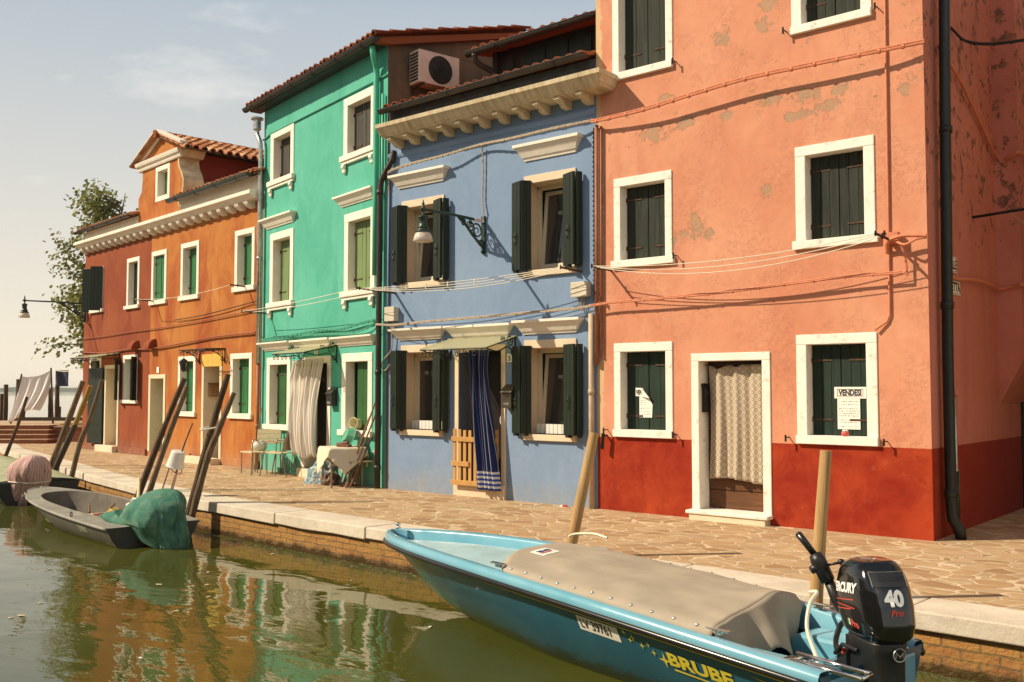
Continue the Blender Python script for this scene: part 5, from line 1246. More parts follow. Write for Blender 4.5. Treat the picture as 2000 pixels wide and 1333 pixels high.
# ------------------------------------------------------------------ street furniture in front of the green house
M['slat_beige'] = simple('beige_painted_slats', (0.56, 0.47, 0.28), 0.6, 0, 0.12)
M['tube_steel'] = simple('brown_grey_tube', (0.30, 0.24, 0.17), 0.4, 0.6, 0.15)
def chair(label, loc, rz, canvas=False, arms=True):
    t = thing('chair', label, 'chair', loc, rz, 'chairs outside the green house')
    W_, D_, S_ = 0.23, 0.21, 0.43
    for s in (-1, 1):
        b = MB(); b.tube([(s*W_, -D_-0.04, 0), (s*W_, -D_+0.04, S_), (s*W_, -D_+0.06, S_+(0.21 if arms else 0.0))], 0.012, 8); b.build('leg', M['tube_steel'], t)
        b = MB(); b.tube([(s*W_, D_+0.10, 0), (s*W_, D_, S_), (s*W_, D_+0.12, 0.86)], 0.012, 8); b.build('leg', M['tube_steel'], t)
        if arms:
            b = MB(); b.tube(catmull([(s*W_, -D_+0.06, S_+0.17), (s*W_, -D_+0.09, S_+0.23), (s*W_, -D_+0.16, S_+0.245), (s*W_, D_+0.055, S_+0.22)], 5), 0.013, 8); b.build('armrest', M['tube_steel'], t)
    b = MB()
    if canvas: b.box(-W_+.01, W_-.01, -D_, D_, S_, S_+0.015)
    else:
        for k in range(5): b.box(-W_-0.005, W_+0.005, -D_+k*0.085, -D_+k*0.085+0.075, S_, S_+0.02)
    b.build('seat', M['slat_beige'], t, bevel=0.004)
    b = MB(); T = Matrix.Translation((0, D_+0.01, S_)) @ Matrix.Rotation(math.atan2(0.12, 0.43)*-1, 4, 'X')
    if canvas: b.box(-W_+0.012, W_-0.012, -0.012, 0.008, 0.06, 0.45, T)
    else:
        for k in range(3): b.box(-W_-0.005, W_+0.005, -0.035, -0.013, 0.15+k*0.10, 0.15+k*0.10+0.092, T)
    b.build('backrest', M['slat_beige'] if not canvas else simple('woven_beige_mesh', (0.42, 0.32, 0.20), 0.85, 0, 0.3, 60, 0.3, 120), t, bevel=0.004)
    return t
chair('beige slatted armchair left of the low table, its back to the orange house', (-16.02, 11.52, 0), R(42))
chair('armchair with a woven beige back against the green wall under the left window', (-15.62, 11.50, 0), R(-65), canvas=True)
chair('beige slatted chair behind the cloth covered table', (-12.80, 11.08, 0), R(-28), arms=False)
t = thing('side_table', 'low steel framed side table holding a pale pot', 'side table', (-16.38, 11.50, 0), R(-8))
for sx in (-1, 1):
    for sy in (-1, 1):
        b = MB(); b.tube([(sx*0.24, sy*0.15, 0), (sx*0.24, sy*0.15, 0.41)], 0.011, 8); b.build('leg', M['tube_steel'], t)
b = MB(); b.box(-0.26, 0.26, -0.17, 0.17, 0.41, 0.435); b.build('tabletop', M['slat_beige'], t, bevel=0.004)
b = MB(); b.lathe([(0.06, 0), (0.12, 0.02), (0.155, 0.08), (0.15, 0.14), (0.11, 0.18), (0.085, 0.185), (0.085, 0.21), (0.06, 0.21), (0.06, 0.19)], 20)
tag(b.build('pot', simple('pale_grey_glaze', (0.55, 0.52, 0.42), 0.5), None, (-16.30, 11.56, 0.436), smooth=True), 'round pale pot standing on the low side table', 'pot')

t = thing('table', 'small square table covered by a hanging cream cloth', 'table', (-13.08, 10.98, 0), R(-24))
for sx in (-1, 1):
    for sy in (-1, 1):
        b = MB(); b.tube([(sx*0.29, sy*0.27, 0), (sx*0.29, sy*0.27, 0.64)], 0.018, 8); b.build('leg', M['tube_steel'], t)
b = MB(); b.box(-0.32, 0.32, -0.30, 0.30, 0.64, 0.665); b.build('tabletop', M['slat_beige'], t)
M['cream_cloth'] = simple('cream_tablecloth', (0.66, 0.57, 0.42), 0.9, 0, 0.06, 3, 0.15, 60)
def cloth_top(u, v):
    # square cloth laid at 45 degrees: its corners hang over the table edges
    a, c = (u-0.5)*1.15, (v-0.5)*1.15; ang = R(38); x, y = a*math.cos(ang)-c*math.sin(ang), a*math.sin(ang)+c*math.cos(ang)
    hx, hy = 0.335, 0.315; ox, oy = max(0, abs(x)-hx), max(0, abs(y)-hy); d = ox+oy
    px_, py_ = max(-hx, min(hx, x)), max(-hy, min(hy, y))
    w = 0.012*math.sin(x*21+y*17)*min(1, d*6)
    sgx = (1 if x > 0 else -1)*(min(ox, 0.02)+(0.25*ox if ox else 0)); sgy = (1 if y > 0 else -1)*(min(oy, 0.02)+(0.15*oy if oy else 0))
    return (px_+sgx+w, py_+sgy-w, 0.672-d*0.93+ (0.001 if d else 0))
b = MB(); b.grid(cloth_top, 44, 44)
tag(b.build('tablecloth', M['cream_cloth'], None, (-13.08, 10.98, 0), (0, 0, R(-24)), smooth=True, solid=0.004), 'cream cloth with a pointed corner hanging over the small table', 'tablecloth')
t = thing('basin', 'green plastic basin tipped on its side on the small table', 'basin', (-13.03, 11.12, 0.69), R(-24))
T = Matrix.Translation((0, 0, 0.15)) @ Matrix.Rotation(R(68), 4, 'X') @ Matrix.Diagonal((1.25, 1, 1, 1))
b = MB(); b.lathe([(0.0, 0.10), (0.11, 0.10), (0.155, 0.0), (0.175, -0.005), (0.175, 0.006), (0.162, 0.01), (0.118, 0.112), (0.0, 0.112)], 8, (0, 0, 0), T); b.build('bowl', simple('green_plastic', (0.10, 0.34, 0.20), 0.45), t, smooth=False)
b = MB(); b.box(-0.13, 0.13, -0.05, 0.05, 0, 0.045); b.tube([(-0.16, 0.0, 0.04), (0.10, -0.02, 0.075)], 0.028, 8)
tag(b.build('brush', simple('dark_red_brush_wood', (0.13, 0.045, 0.02), 0.6), None, (-12.98, 10.93, 0.676), (0, 0, R(10)), bevel=0.006), 'dark red wooden brush lying on the cream tablecloth', 'brush')
m = NT('printed_blue_cloth'); v = m.coord(); m.set(m.mix(m.ramp(m.noise(v, 11, 5, 0.6, 1.5), [(0.42, 0.0), (0.5, 1.0)]), (0.62, 0.60, 0.55), (0.16, 0.26, 0.30)), 0.9, spec=0.1); M['print_cloth'] = m.mat
def lump(seed, rx, ry, rz, fold=0.18, top=1.0):
    def fn(u, v):
        a = 2*PI*u; e = PI/2*v; d = Vector((math.cos(a)*math.cos(e), math.sin(a)*math.cos(e), math.sin(e)))
        k = 1+fold*noise.noise(d*2.3+Vector((seed, 0, 0)))+fold*0.6*noise.noise(Vector((a*2.2, seed, e)))
        k += 0.07*abs(noise.noise(d*6+Vector((0, seed, 0))))
        return (rx*k*d.x, ry*k*d.y, rz*k*max(0, d.z)**0.8)
    return fn
b = MB(); b.grid(lump(3, 0.30, 0.20, 0.36, 0.35), 48, 18, False)
tag(b.build('cloth_bundle', M['print_cloth'], None, (-13.72, 11.05, 0.0), (0, 0, 0.3), smooth=True), 'printed blue and white cloth bundle heaped on the paving below the table', 'bundle')
b = MB(); b.grid(lump(8, 0.20, 0.14, 0.18, 0.4), 36, 14, False)
tag(b.build('shoe_heap', simple('brown_leather', (0.14, 0.08, 0.05), 0.6, 0, 0.5, 14), None, (-13.42, 10.98, 0.0), (0, 0, -0.3), smooth=True), 'low heap of brown shoes beside the printed bundle', 'heap')
b = MB(); rr = random.Random(3)
b.tube(catmull([(0.0, 0, 0.02), (0.12, 0.05, 0.02), (0.22, -0.03, 0.03), (0.34, 0.03, 0.02), (0.42, -0.02, 0.05), (0.40, 0.05, 0.2), (0.45, 0.08, 0.5)], 6), 0.016, 7)
tag(b.build('hose', simple('orange_hose', (0.45, 0.07, 0.02), 0.5), None, (-13.28, 11.12, 0)), 'red hose coiled under the small table', 'hose')
rr = random.Random(12)
for k, (u0, u1, h, lab) in enumerate(((4.45, 4.86, 1.50, 'tallest broom handle leaning on the green corner by the black pipe'), (4.52, 4.90, 1.28, 'second broom handle leaning on the green corner'), (4.62, 4.80, 0.88, 'short dark stick leaning lowest on the green corner'), (4.34, 4.74, 1.20, 'leftmost pole leaning on the green corner'))):
    b = MB(); b.tube([G(u0, -0.42, 0.0), G(u1, -0.05-0.02*k, h)], 0.014+0.003*(k == 2), 8)
    tag(b.build('broom_handle', wood('brown_pole_%d' % k, (0.26-0.04*k, 0.13-0.02*k, 0.06), 0.3)), lab, 'pole', 'poles leaning at the corner of the green house')
b = MB(); b.tube([G(0.16, -0.20, 0.0), G(0.20, -0.08, 1.28)], 0.012, 7); tag(b.build('broom_handle', wood('grey_pole', (0.24, 0.16, 0.09))), 'thin pole leaning beside the grey flue at the left edge of the green house', 'pole')
t = fthing('jug', 'cream enamel jug lying with its mouth outwards on the green house sill', 'jug', GREEN, 3.98, 0.06, 1.05)
T = Matrix.Rotation(R(80), 4, 'X') @ Matrix.Rotation(R(20), 4, 'Y')
b = MB(); b.lathe([(0.0, -0.2), (0.085, -0.19), (0.095, -0.02), (0.075, 0.05), (0.095, 0.10), (0.105, 0.10), (0.09, 0.05), (0.06, 0.0), (0.0, -0.02)], 18, (0, 0, 0), T); b.build('body', simple('cream_enamel', (0.60, 0.54, 0.32), 0.35), t, smooth=True)
b = MB(); b.box(-0.05, 0.05, -0.035, 0.0, 0, 0.028); b.mi = 1; b.box(-0.015, 0.05, -0.036, -0.001, 0.004, 0.030)
tag(b.build('cigarette_packet', [M['paper'], M['ink_red']], None, B(3.98, -0.14, 0.0), (0, 0, 0.3)), 'small red and white packet dropped at the foot of the blue wall', 'litter')
t = fthing('door_hook', 'black iron handle on a hook at the left edge of the pink wall', 'hook', PINK, 0.16, -0.0, 1.02)
b = MB(); b.tube([(0, 0, 0), (0, -0.10, 0.0)], 0.014, 8); b.tube([(0, -0.10, 0.03), (0, -0.10, 0.0), (-0.02, -0.10, -0.18)], [0.03, 0.022, 0.028], 8); b.build('handle', M['iron'], t)
# ------------------------------------------------------------------ boats (boat frame: x from bow to stern, y away from the camera side, z above the water)
def interp(P, x):
    if x <= P[0][0]: return P[0][1]
    for (a, p), (c, q) in zip(P, P[1:]):
        if x <= c: return p+(q-p)*(x-a)/(c-a)
    return P[-1][1]
class Hull:
    def __init__(s, L, b, zg, keel, pw=(1.0, 0.42)): s.L, s.b, s.zg, s.keel, s.pw = L, b, zg, keel, pw
    def pt(s, x, t, side, off=0.0):
        u = min(1.0, max(0.0, x/s.L)); zk = interp(s.keel, x); z = zk+(s.zg(u)-zk)*t; p = s.pw[0]+(s.pw[1]-s.pw[0])*min(1, u*1.9)
        return Vector((x, side*(s.b(u)*(t**p)+off), z))
    def shell(s, t0=0.0, t1=1.0, nu=48, nt=14, side=None):
        b = MB()
        for sd in ((-1, 1) if side is None else (side,)):
            b.grid(lambda u, v: s.pt((u**1.4)*s.L, t0+(t1-t0)*v, sd), nu, nt, False)
        return b
    def atz(s, x, z, side, off=0.004):
        u = x/s.L; zk = interp(s.keel, x); t = max(0.0, min(1.0, (z-zk)/max(1e-4, s.zg(u)-zk))); return s.pt(x, t, side, off)

m = NT('light_blue_gelcoat'); v = m.coord()
m.set(m.mix(m.ramp(m.noise(v, 1.6, 6, 0.65), [(0.35, 0.0), (0.7, 1.0)]), (0.13, 0.35, 0.46), (0.20, 0.43, 0.53)), m.ramp(m.noise(v, 5, 6, 0.7), [(0.3, 0.16), (0.7, 0.32)]))
m.b.inputs['Coat Weight'].default_value = 0.3; M['gel_light'] = m.mat
m = NT('teal_blue_gelcoat'); v = m.coord(); z = m.sep(v)[2]
c = m.mix(m.ramp(m.noise(v, 2.0, 6, 0.65), [(0.35, 0.0), (0.7, 1.0)]), (0.018, 0.105, 0.170), (0.026, 0.135, 0.21))
scum = m.math('SUBTRACT', m.math('MULTIPLY', m.noise(m.map(v, (1.5, 1, 5)), 3, 6, 0.7), 0.34), z)
c = m.mix(m.ramp(scum, [(0.02, 0.0), (0.10, 0.8)]), c, (0.02, 0.035, 0.03))
c = m.mix(m.ramp(m.noise(m.map(v, (1, 1, 2.5)), 6, 8, 0.75), [(0.62, 0.0), (0.72, 0.4)]), c, (0.25, 0.38, 0.42))
m.set(c, 0.12); m.b.inputs['Coat Weight'].default_value = 0.5; M['gel_dark'] = m.mat
M['rubber'] = simple('black_rubber_rail', (0.015, 0.014, 0.013), 0.25, 0, 0.2, 8, 0.05)
M['tarp'] = simple('taupe_canvas', (0.375, 0.315, 0.235), 0.8, 0, 0.14, 3, 0.2, 120, 0.002)
BL = 5.35
bl = lambda u: max(0.0, 0.958*(1-max(0.0, 1-u)**1.744)**0.548-0.365*u*u) if u > 0 else 0.0
zgl = lambda u: 0.45+0.293+(0.209-0.301)*(1-u)**2+(0.028-0.301)*u*u
HB = Hull(BL, bl, zgl, [(0, 0.635), (0.13, 0.52), (0.285, 0.412), (0.449, 0.292), (0.688, 0.163), (1.089, 0.04), (1.555, -0.045), (2.5, -0.13), (BL, -0.22)], (1.05, 0.46))
boat = thing('motorboat', 'light blue motorboat with a taupe canvas cover moored in the foreground', 'boat', (-7.458, 6.934, WZ), -0.174)
b = HB.shell(0.0, 0.985)
n = b.add([HB.pt(BL, t/10*0.985, -1) for t in range(11)] + [HB.pt(BL, t/10*0.985, 1) for t in range(10, -1, -1)]); b.face(range(n, n+22))
b.build('hull', M['gel_dark'], boat, smooth=True)
GWI = 0.105
def gw(sd, x0=0.0, x1=5.35, n=64, prof=((0.004, -0.062), (0.012, -0.04), (0.008, -0.012), (-0.006, 0.010), (-0.02, 0.018), (-0.075, 0.018), (-0.095, 0.012), (-GWI, 0.0), (-GWI-0.006, -0.14), (-GWI-0.008, -0.16)), H=HB, zoff=0):
    secs = []
    for i in range(n+1):
        x = x0+(x1-x0)*(i/n)**1.5; u = x/H.L; w = H.b(u); z = H.zg(u)
        secs.append([(x, sd*max(0.0, w+o*min(1.0, 0.15+w/0.3)), z+h) for o, h in prof])
    return secs
b = MB()
for sd in (-1, 1): b.loft(gw(sd), close=False)
b.build('gunwale', M['gel_light'], boat, smooth=True)
b = MB()
for sd in (-1, 1):
    P = [HB.pt(BL*(i/60)**1.5, 1.0, sd, 0.004)-Vector((0, 0, 0.066)) for i in range(61)]
    b.tube(P, 0.025, 8)
b.build('rub_rail', M['rubber'], boat, smooth=True)
b = MB()
for sd in (-1, 1):
    P = []
    for i in range(61):
        x = 0.15+5.15*(i/60); P.append(HB.atz(x, HB.zg(x/BL)-0.108, sd, 0.001))
    b.tube(P, 0.007, 5)
b.build('pinstripe', M['ink_yellow'], boat)
M['gel_deck'] = simple('worn_pale_blue_deck', (0.36, 0.52, 0.55), 0.4, 0, 0.15, 3, 0.1)
b = MB()
def deck(u, v):
    x = 0.14+2.45*u; w = max(0.0, HB.b(x/BL)-GWI-0.005); yy = (v-0.5)*2*w
    return (x, yy, HB.zg(x/BL)-0.085+0.055*(1-(abs(yy)/max(w, .01))**2)*min(1, u*2))
b.grid(deck, 24, 14, False); fd = b.build('foredeck', M['gel_deck'], boat, smooth=True)
b = MB(); b.tube([(0.30, 0, HB.zg(.05)-0.09), (2.6, 0.0, HB.zg(.44)-0.075)], 0.012, 6); b.tube([(0.62, -0.30, HB.zg(.1)-0.10), (0.58, 0.0, HB.zg(.1)-0.086), (0.62, 0.30, HB.zg(.1)-0.10)], 0.007, 6); b.build('deck_ridge', M['gel_deck'], fd)
b = MB(); b.box(3.8, 5.10, -0.45, 0.45, 0.16, 0.20); b.build('floor', M['gel_light'], boat)
# stern mouldings: bench, quarter seats, motor well
b = MB()
for sd in (-1, 1):
    b.prism([(4.56, 0.2), (4.56, 0.40), (4.64, 0.45), (5.31, 0.45), (5.31, 0.2)], sd*0.26, sd*(0.52), 'y')
b.box(5.05, 5.11, -0.26, 0.26, 0.2, 0.42); b.prism([(4.72, 0.2), (4.72, 0.27), (4.82, 0.31), (5.05, 0.32), (5.05, 0.2)], -0.26, 0.26, 'y')
b.build('stern_seat', M['gel_light'], boat, bevel=0.035)
b = MB(); b.box(5.28, 5.356, -0.50, 0.50, 0.0, 0.43); b.build('transom', M['gel_light'], boat, bevel=0.02)
b = MB()
for sd in (-1, 1):
    for x in (2.45, 4.62):
        w = HB.b(x/BL); z = HB.zg(x/BL)+0.036; b = MB()
        b.box(x-0.09, x+0.09, sd*(w-0.10)-0.02, sd*(w-0.10)+0.02, z+0.014, z+0.026); b.box(x-0.03, x+0.03, sd*(w-0.10)-0.014, sd*(w-0.10)+0.014, z-0.01, z+0.016); b.build('cleat', M['chrome'], boat, bevel=0.004)
b = MB(); b.lathe([(0.026, 0.0), (0.028, 0.012), (0.014, 0.02), (0.016, 0.035), (0.03, 0.045), (0.022, 0.06), (0.0, 0.065)], 14, (0.10, 0, HB.zg(0.02)+0.03)); b.build('bow_stud', M['chrome'], boat, smooth=True)
b = MB(); b.tube([(5.05, -0.36, 0.50), (5.55, -0.38, 0.49)], 0.014, 8); b.tube([(5.09, -0.48, 0.49), (5.55, -0.48, 0.48)], 0.014, 8); b.tube([(5.55, -0.38, 0.49), (5.55, -0.48, 0.48)], 0.012, 8); b.tube([(5.18, -0.365, 0.495), (5.18, -0.48, 0.485)], 0.010, 8); b.box(5.0, 5.08, -0.50, -0.34, 0.452, 0.478); b.build('boarding_ladder', M['chrome'], boat, smooth=True)
# canvas cover
def cov(u, v):
    yy = (v-0.5)*2; fx = 2.08+0.48*max(0.0, -yy)**1.9-0.10*max(0.0, yy); x1 = 4.50-0.10*yy
    x = fx+(x1-fx)*u; uu = x/BL; w = HB.b(uu)-0.055
    crown = 0.036+0.02*u; z = HB.zg(uu)+0.045+crown*(1-abs(yy)**2.4) - 0.012*abs(math.sin(u*PI*3.0))*(1-yy*yy) + 0.008*noise.noise(Vector((x*2.3, yy*3, 1))) + 0.010*abs(noise.noise(Vector((x*1.4+yy*1.5, yy*2.2-x*0.6, 7))))
    e = min(1, u/0.03); z -= (1-e)*0.05
    z += 0.05*max(0, (u-0.80)/0.20)**1.5*math.exp(-((yy-0.45)/0.4)**2)
    if abs(yy) > 0.93: z -= 0.035*(abs(yy)-0.93)/0.07
    return (x, yy*w, z)
b = MB(); b.grid(cov, 60, 40, False)
def drop(u, v):
    p = Vector(cov(1.0, 0.02+0.96*v)); yy = (v-0.5)*2; s = u
    edge = 0.34+0.06*math.sin(v*11)+0.05*math.sin(v*23+1)
    return (p.x+0.03*math.sin(v*14)*s+0.34*s*(1-s*0.3)*(1-0.6*abs(yy))-0.05*abs(yy)*s, p.y*(1-0.06*s)+0.02*math.sin(v*19+s*4)*s, p.z-edge*s*(1.0-0.70*(abs(yy)**3)))
b.grid(drop, 14, 40, False)
cv = b.build('canvas_cover', M['tarp'], boat, smooth=True, solid=0.006)
b = MB()
for k in range(11):
    u = 0.06+k*0.088
    for v in (0.028, 0.972):
        p = Vector(cov(u, v)); b = MB(); b.lathe([(0.013, -0.004), (0.012, 0.008), (0.0, 0.013)], 8, p); b.build('snap_button', M['chrome'], cv, smooth=True)
p0 = Vector(cov(0.085, 0.52)); p1 = Vector(cov(0.085, 0.34)); 
nz = Vector((-0.03, -0.08, 1)).normalized()
st_ = MB(); ex_ = Vector((0.12, -0.99, 0)).normalized(); ey_ = Vector((-0.99, -0.12, 0.0)).normalized()
cpt = Vector(cov(0.10, 0.40)); 
def onc(X, Y, h=0.006):
    u0 = 0.125-Y/2.5; v0 = 0.47-X/1.7; q = Vector(cov(u0, v0)); return q+Vector((0, 0, h))
st_.grid(lambda u, v: onc((u-0.5)*0.30, (v-0.5)*0.19), 8, 6, False); sk = st_.build('maker_sticker', M['paper'], cv)
def ontxt(c): return onc(0.30/2-0.05-c.x-0.0, c.y-0.01, 0.009)
text('maker_lettering', 'BRUBE', 0.075, M['ink_blue'], sk, None, fn=lambda c: onc(c.x-0.115, c.y-0.005, 0.0085), bold=0.004, extrude=0.0, shear=0.2, width=0.9)
b = MB()
b.grid(lambda u, v: onc(-0.09+0.19*u, -0.045+0.026*v, 0.008), 6, 2, False); b.build('maker_stripe', M['ink_red'], sk)
# hull lettering, mapped on the near side
def below(x, d, off): return HB.atz(x, HB.zg(min(1.0, x/BL))-d, -1, off)
def side(c0x, d0): return lambda c: below(c0x+c.x, d0-c.y, 0.007+c.z)
b = MB(); b.grid(lambda u, v: below(3.42+0.40*u, 0.235-0.108*v, 0.004), 10, 4, False); pl = b.build('registration_plate', M['paper'], boat)
text('registration_lettering', 'LV 39761', 0.102, M['ink'], pl, None, fn=side(3.442, 0.212), bold=0.001, extrude=0.0, width=0.80)
text('name_lettering', 'BRUBE', 0.125, M['ink_yellow'], boat, None, fn=side(4.22, 0.272), bold=0.005, extrude=0.0, width=1.38)
b = MB()
for (x, z, r) in ((4.05, 0.055, .022), (4.12, 0.035, .025), (4.09, 0.010, .020), (4.19, -0.005, .023), (4.25, 0.02, .020), (4.28, -0.03, .023), (4.36, -0.060, .05)):
    x -= 0.17
    pts = [(x+(r if k % 2 == 0 else r*0.28)*math.cos(k*PI/4), z+(r if k % 2 == 0 else r*0.28)*math.sin(k*PI/4)*1.15) for k in range(8)]
    n = b.add([below(px_, 0.14+0.055-pz_, 0.006) for px_, pz_ in pts]); b.face(range(n, n+8))
b.build('star_decals', M['ink_yellow'], boat)
b = MB()
b.grid(lambda u, v: below(4.25+0.52*u, 0.312-0.016*v*(1-u*0.6), 0.006), 10, 2, False); b.grid(lambda u, v: below(4.88+0.45*u, 0.15+0.02*u+0.04*v*u, 0.006), 8, 2, False)
b.build('swoosh_decal', M['ink_yellow'], boat)
strung('mooring_rope', 'white rope looped over the stern quarter of the light blue motorboat', 'rope', [tuple(boat.matrix_basis @ Vector(p)) for p in ((4.52, 0.60, 0.66), (4.62, 0.53, 0.68), (4.66, 0.38, 0.63), (4.72, 0.25, 0.50), (4.84, 0.15, 0.38), (4.95, 0.03, 0.34))], 0.014, M['rope_white'])
strung('mooring_rope', 'white rope tying the motorboat to the post beside its cover', 'rope', [tuple(boat.matrix_basis @ Vector(p)) for p in ((2.30, 0.80, 0.765), (2.1, 0.84, 0.775), (1.85, 0.90, 0.745), (1.62, 1.02, 0.70), (1.50, 1.08, 0.66))], 0.011, M['rope_white'])

# outboard motor on the blue boat
BMx = boat.matrix_basis
mp = BMx @ Vector((5.36, -0.02, -0.01)); mrot = -0.72
motor = thing('outboard_motor', 'big black outboard motor reading 40 on the stern of the light blue motorboat', 'outboard motor', tuple(mp), mrot)
m = NT('gloss_black_cowl'); m.set((0.006, 0.006, 0.007), 0.12); m.b.inputs['Coat Weight'].default_value = 0.6; M['cowl'] = m.mat
M['black_plastic'] = simple('matt_black_plastic', (0.012, 0.012, 0.012), 0.42, 0, 0.15, 20, 0.05)
CW = [  # z above water, x front, x back, half width
    (0.63, -0.14, 0.235, 0.125), (0.66, -0.17, 0.27, 0.15), (0.74, -0.205, 0.285, 0.168), (0.84, -0.225, 0.262, 0.172), (0.93, -0.225, 0.228, 0.168), (1.00, -0.205, 0.188, 0.158),
    (1.045, -0.165, 0.155, 0.142), (1.075, -0.11, 0.125, 0.115), (1.092, -0.045, 0.085, 0.07)]
NE = 3.4
def cw(z):
    z = max(CW[0][0], min(CW[-1][0], z))
    for a, c in zip(CW, CW[1:]):
        if z <= c[0]:
            f = (z-a[0])/(c[0]-a[0]); return [a[i]+(c[i]-a[i])*f for i in (1, 2, 3)]
def ring(z, n=40):
    f, k, w = cw(z); cx_, l = (f+k)/2, (k-f)/2; out = []
    for j in range(n):
        a = 2*PI*j/n; c_, s_ = math.cos(a), math.sin(a)
        out.append((cx_+l*math.copysign(abs(c_)**(2/NE), c_), w*math.copysign(abs(s_)**(2/NE), s_), z))
    return out
zs = [0.63+0.012*k for k in range(39)]
b = MB(); b.loft([ring(z) for z in zs], cap=True); co = b.build('cowl', M['cowl'], motor, smooth=True)
def on_side(x, z, off=0.003):
    f, k, w = cw(z); cx_, l = (f+k)/2, (k-f)/2; return Vector((x, -w*(max(0.0, 1-abs((x-cx_)/l)**NE))**(1/NE)-off, z))
def on_aft(y, z, off=0.003):
    f, k, w = cw(z); cx_, l = (f+k)/2, (k-f)/2; return Vector((cx_+l*(max(0.0, 1-abs(y/w)**NE))**(1/NE)+off, y, z))
text('maker_lettering', 'MERCURY', 0.078, M['ink_white'], co, None, fn=lambda c: on_side(-0.205+c.x, 0.865+c.y+0.12*c.x, 0.003), bold=0.004, extrude=0.0, width=0.88)
text('power_lettering', '40', 0.115, M['ink_white'], co, None, fn=lambda c: on_aft(c.x, 0.855+c.y, 0.003), bold=0.006, extrude=0.0, align='CENTER')
text('pro_lettering', 'Pro', 0.045, M['ink_red'], co, None, fn=lambda c: on_aft(c.x, 0.80+c.y, 0.003), bold=0.002, extrude=0.0, align='CENTER', shear=0.3, width=1.2)
text('pro_lettering', 'Pro', 0.055, M['ink_red'], co, None, fn=lambda c: on_side(0.045+c.x, 0.70+c.y, 0.003), bold=0.003, extrude=0.0, width=1.1)
b = MB(); b.grid(lambda u, v: on_side(0.005+0.014*u, 0.70+0.038*v), 2, 2, False); b.build('flag_decal', M['ink_green'], co); b = MB(); b.grid(lambda u, v: on_side(0.02+0.014*u, 0.70+0.038*v), 2, 2, False); b.build('flag_decal', M['ink_white'], co)
for k, (x0, z0, x1, z1) in enumerate(((-0.20, 0.815, 0.09, 0.86), (-0.19, 0.795, -0.05, 0.805), (-0.05, 0.805, 0.10, 0.81), (-0.17, 0.765, 0.06, 0.80))):
    b = MB(); b.grid(lambda u, v: on_side(x0+(x1-x0)*u, z0+(z1-z0)*u+0.006*(v-0.5)), 14, 1, False); b.build('red_stripe', M['ink_red'] if k != 2 else M['ink_red'], co)
b = MB(); b.grid(lambda u, v: on_aft(-0.105+0.21*u, 0.955+0.075*v, 0.004), 12, 6, False); bp = b.build('badge_panel', simple('dark_grey_badge', (0.05, 0.05, 0.05), 0.3, 0.5), co, smooth=True)
b = MB()
for (a0, z0, a1, z1) in ((-0.11, 0.952, -0.11, 1.03), (0.11, 0.952, 0.11, 1.03), (-0.11, 1.033, 0.11, 1.033)): b.tube([on_aft(a0+(a1-a0)*k/8, z0+(z1-z0)*k/8, 0.004) for k in range(9)], 0.003, 5)
b.build('badge_rim', M['steel'], bp)
text('badge_lettering', 'MERCURY', 0.038, M['ink'], bp, None, fn=lambda c: on_aft(c.x, 0.985+c.y, 0.0055), bold=0.001, extrude=0.0, align='CENTER', shear=0.3, width=1.1)
b = MB(); b.loft([[(x_, y_*1.01, z_) for x_, y_, z_ in ring(0.63)], [(0.02+(x_-0.02)*1.03, y_*1.04, 0.62) for x_, y_, z_ in ring(0.63)], [(0.05+(x_-0.05)*0.93, y_*0.92, 0.56) for x_, y_, z_ in ring(0.63)], [(0.10+(x_-0.05)*0.72, y_*0.80, 0.42) for x_, y_, z_ in ring(0.63)],
    [(0.12+(x_-0.05)*0.60, y_*0.62, 0.2) for x_, y_, z_ in ring(0.63)], [(0.12+(x_-0.05)*0.52, y_*0.5, -0.3) for x_, y_, z_ in ring(0.63)]], cap=True); b.build('midsection', M['black_plastic'], motor, smooth=True)
b = MB(); b.tube([Vector((0.258, 0.02+0.038*math.cos(a), 0.57+0.038*math.sin(a))) for a in [2*PI*k/24 for k in range(25)]], 0.004, 5)
b.tube([(0.258, -0.006, 0.553), (0.26, -0.002, 0.585), (0.26, 0.02, 0.560), (0.26, 0.042, 0.585), (0.258, 0.046, 0.553)], 0.005, 5); b.build('emblem', M['steel'], motor)
# clamp bracket, steering arm, tiller
b = MB(); b.box(-0.16, 0.02, -0.10, 0.10, 0.30, 0.60); b.box(-0.22, -0.10, -0.13, -0.08, 0.28, 0.50); b.box(-0.22, -0.10, 0.08, 0.13, 0.28, 0.50); b.tube([(-0.28, -0.10, 0.42), (-0.16, -0.10, 0.42)], 0.012, 8); b.tube([(-0.28, 0.10, 0.42), (-0.16, 0.10, 0.42)], 0.012, 8)
b.tube([(-0.2, -0.15, 0.47), (-0.1, -0.15, 0.55), (0.05, -0.13, 0.55)], 0.014, 8)
b.build('clamp_bracket', M['black_plastic'], motor, bevel=0.01)
b = MB(); b.tube([(-0.14, -0.06, 0.66), (-0.24, -0.12, 0.80), (-0.28, -0.155, 0.93)], [0.035, 0.034, 0.032], 10); b.tube([(-0.275, -0.15, 0.90), (-0.31, -0.20, 1.03), (-0.325, -0.215, 1.065)], [0.046, 0.05, 0.036], 12)
b.tube([(-0.30, -0.20, 0.99), (-0.30, -0.25, 0.965)], 0.026, 10)
ti = b.build('tiller', M['black_plastic'], motor, smooth=True)
b = MB(); b.tube([(-0.322, -0.215, 1.06), (-0.37, -0.30, 1.185)], [0.021, 0.023], 12); b.tube([(-0.37, -0.30, 1.185), (-0.374, -0.307, 1.195)], [0.023, 0.012], 12); b.build('grip', M['rubber'], ti, smooth=True)
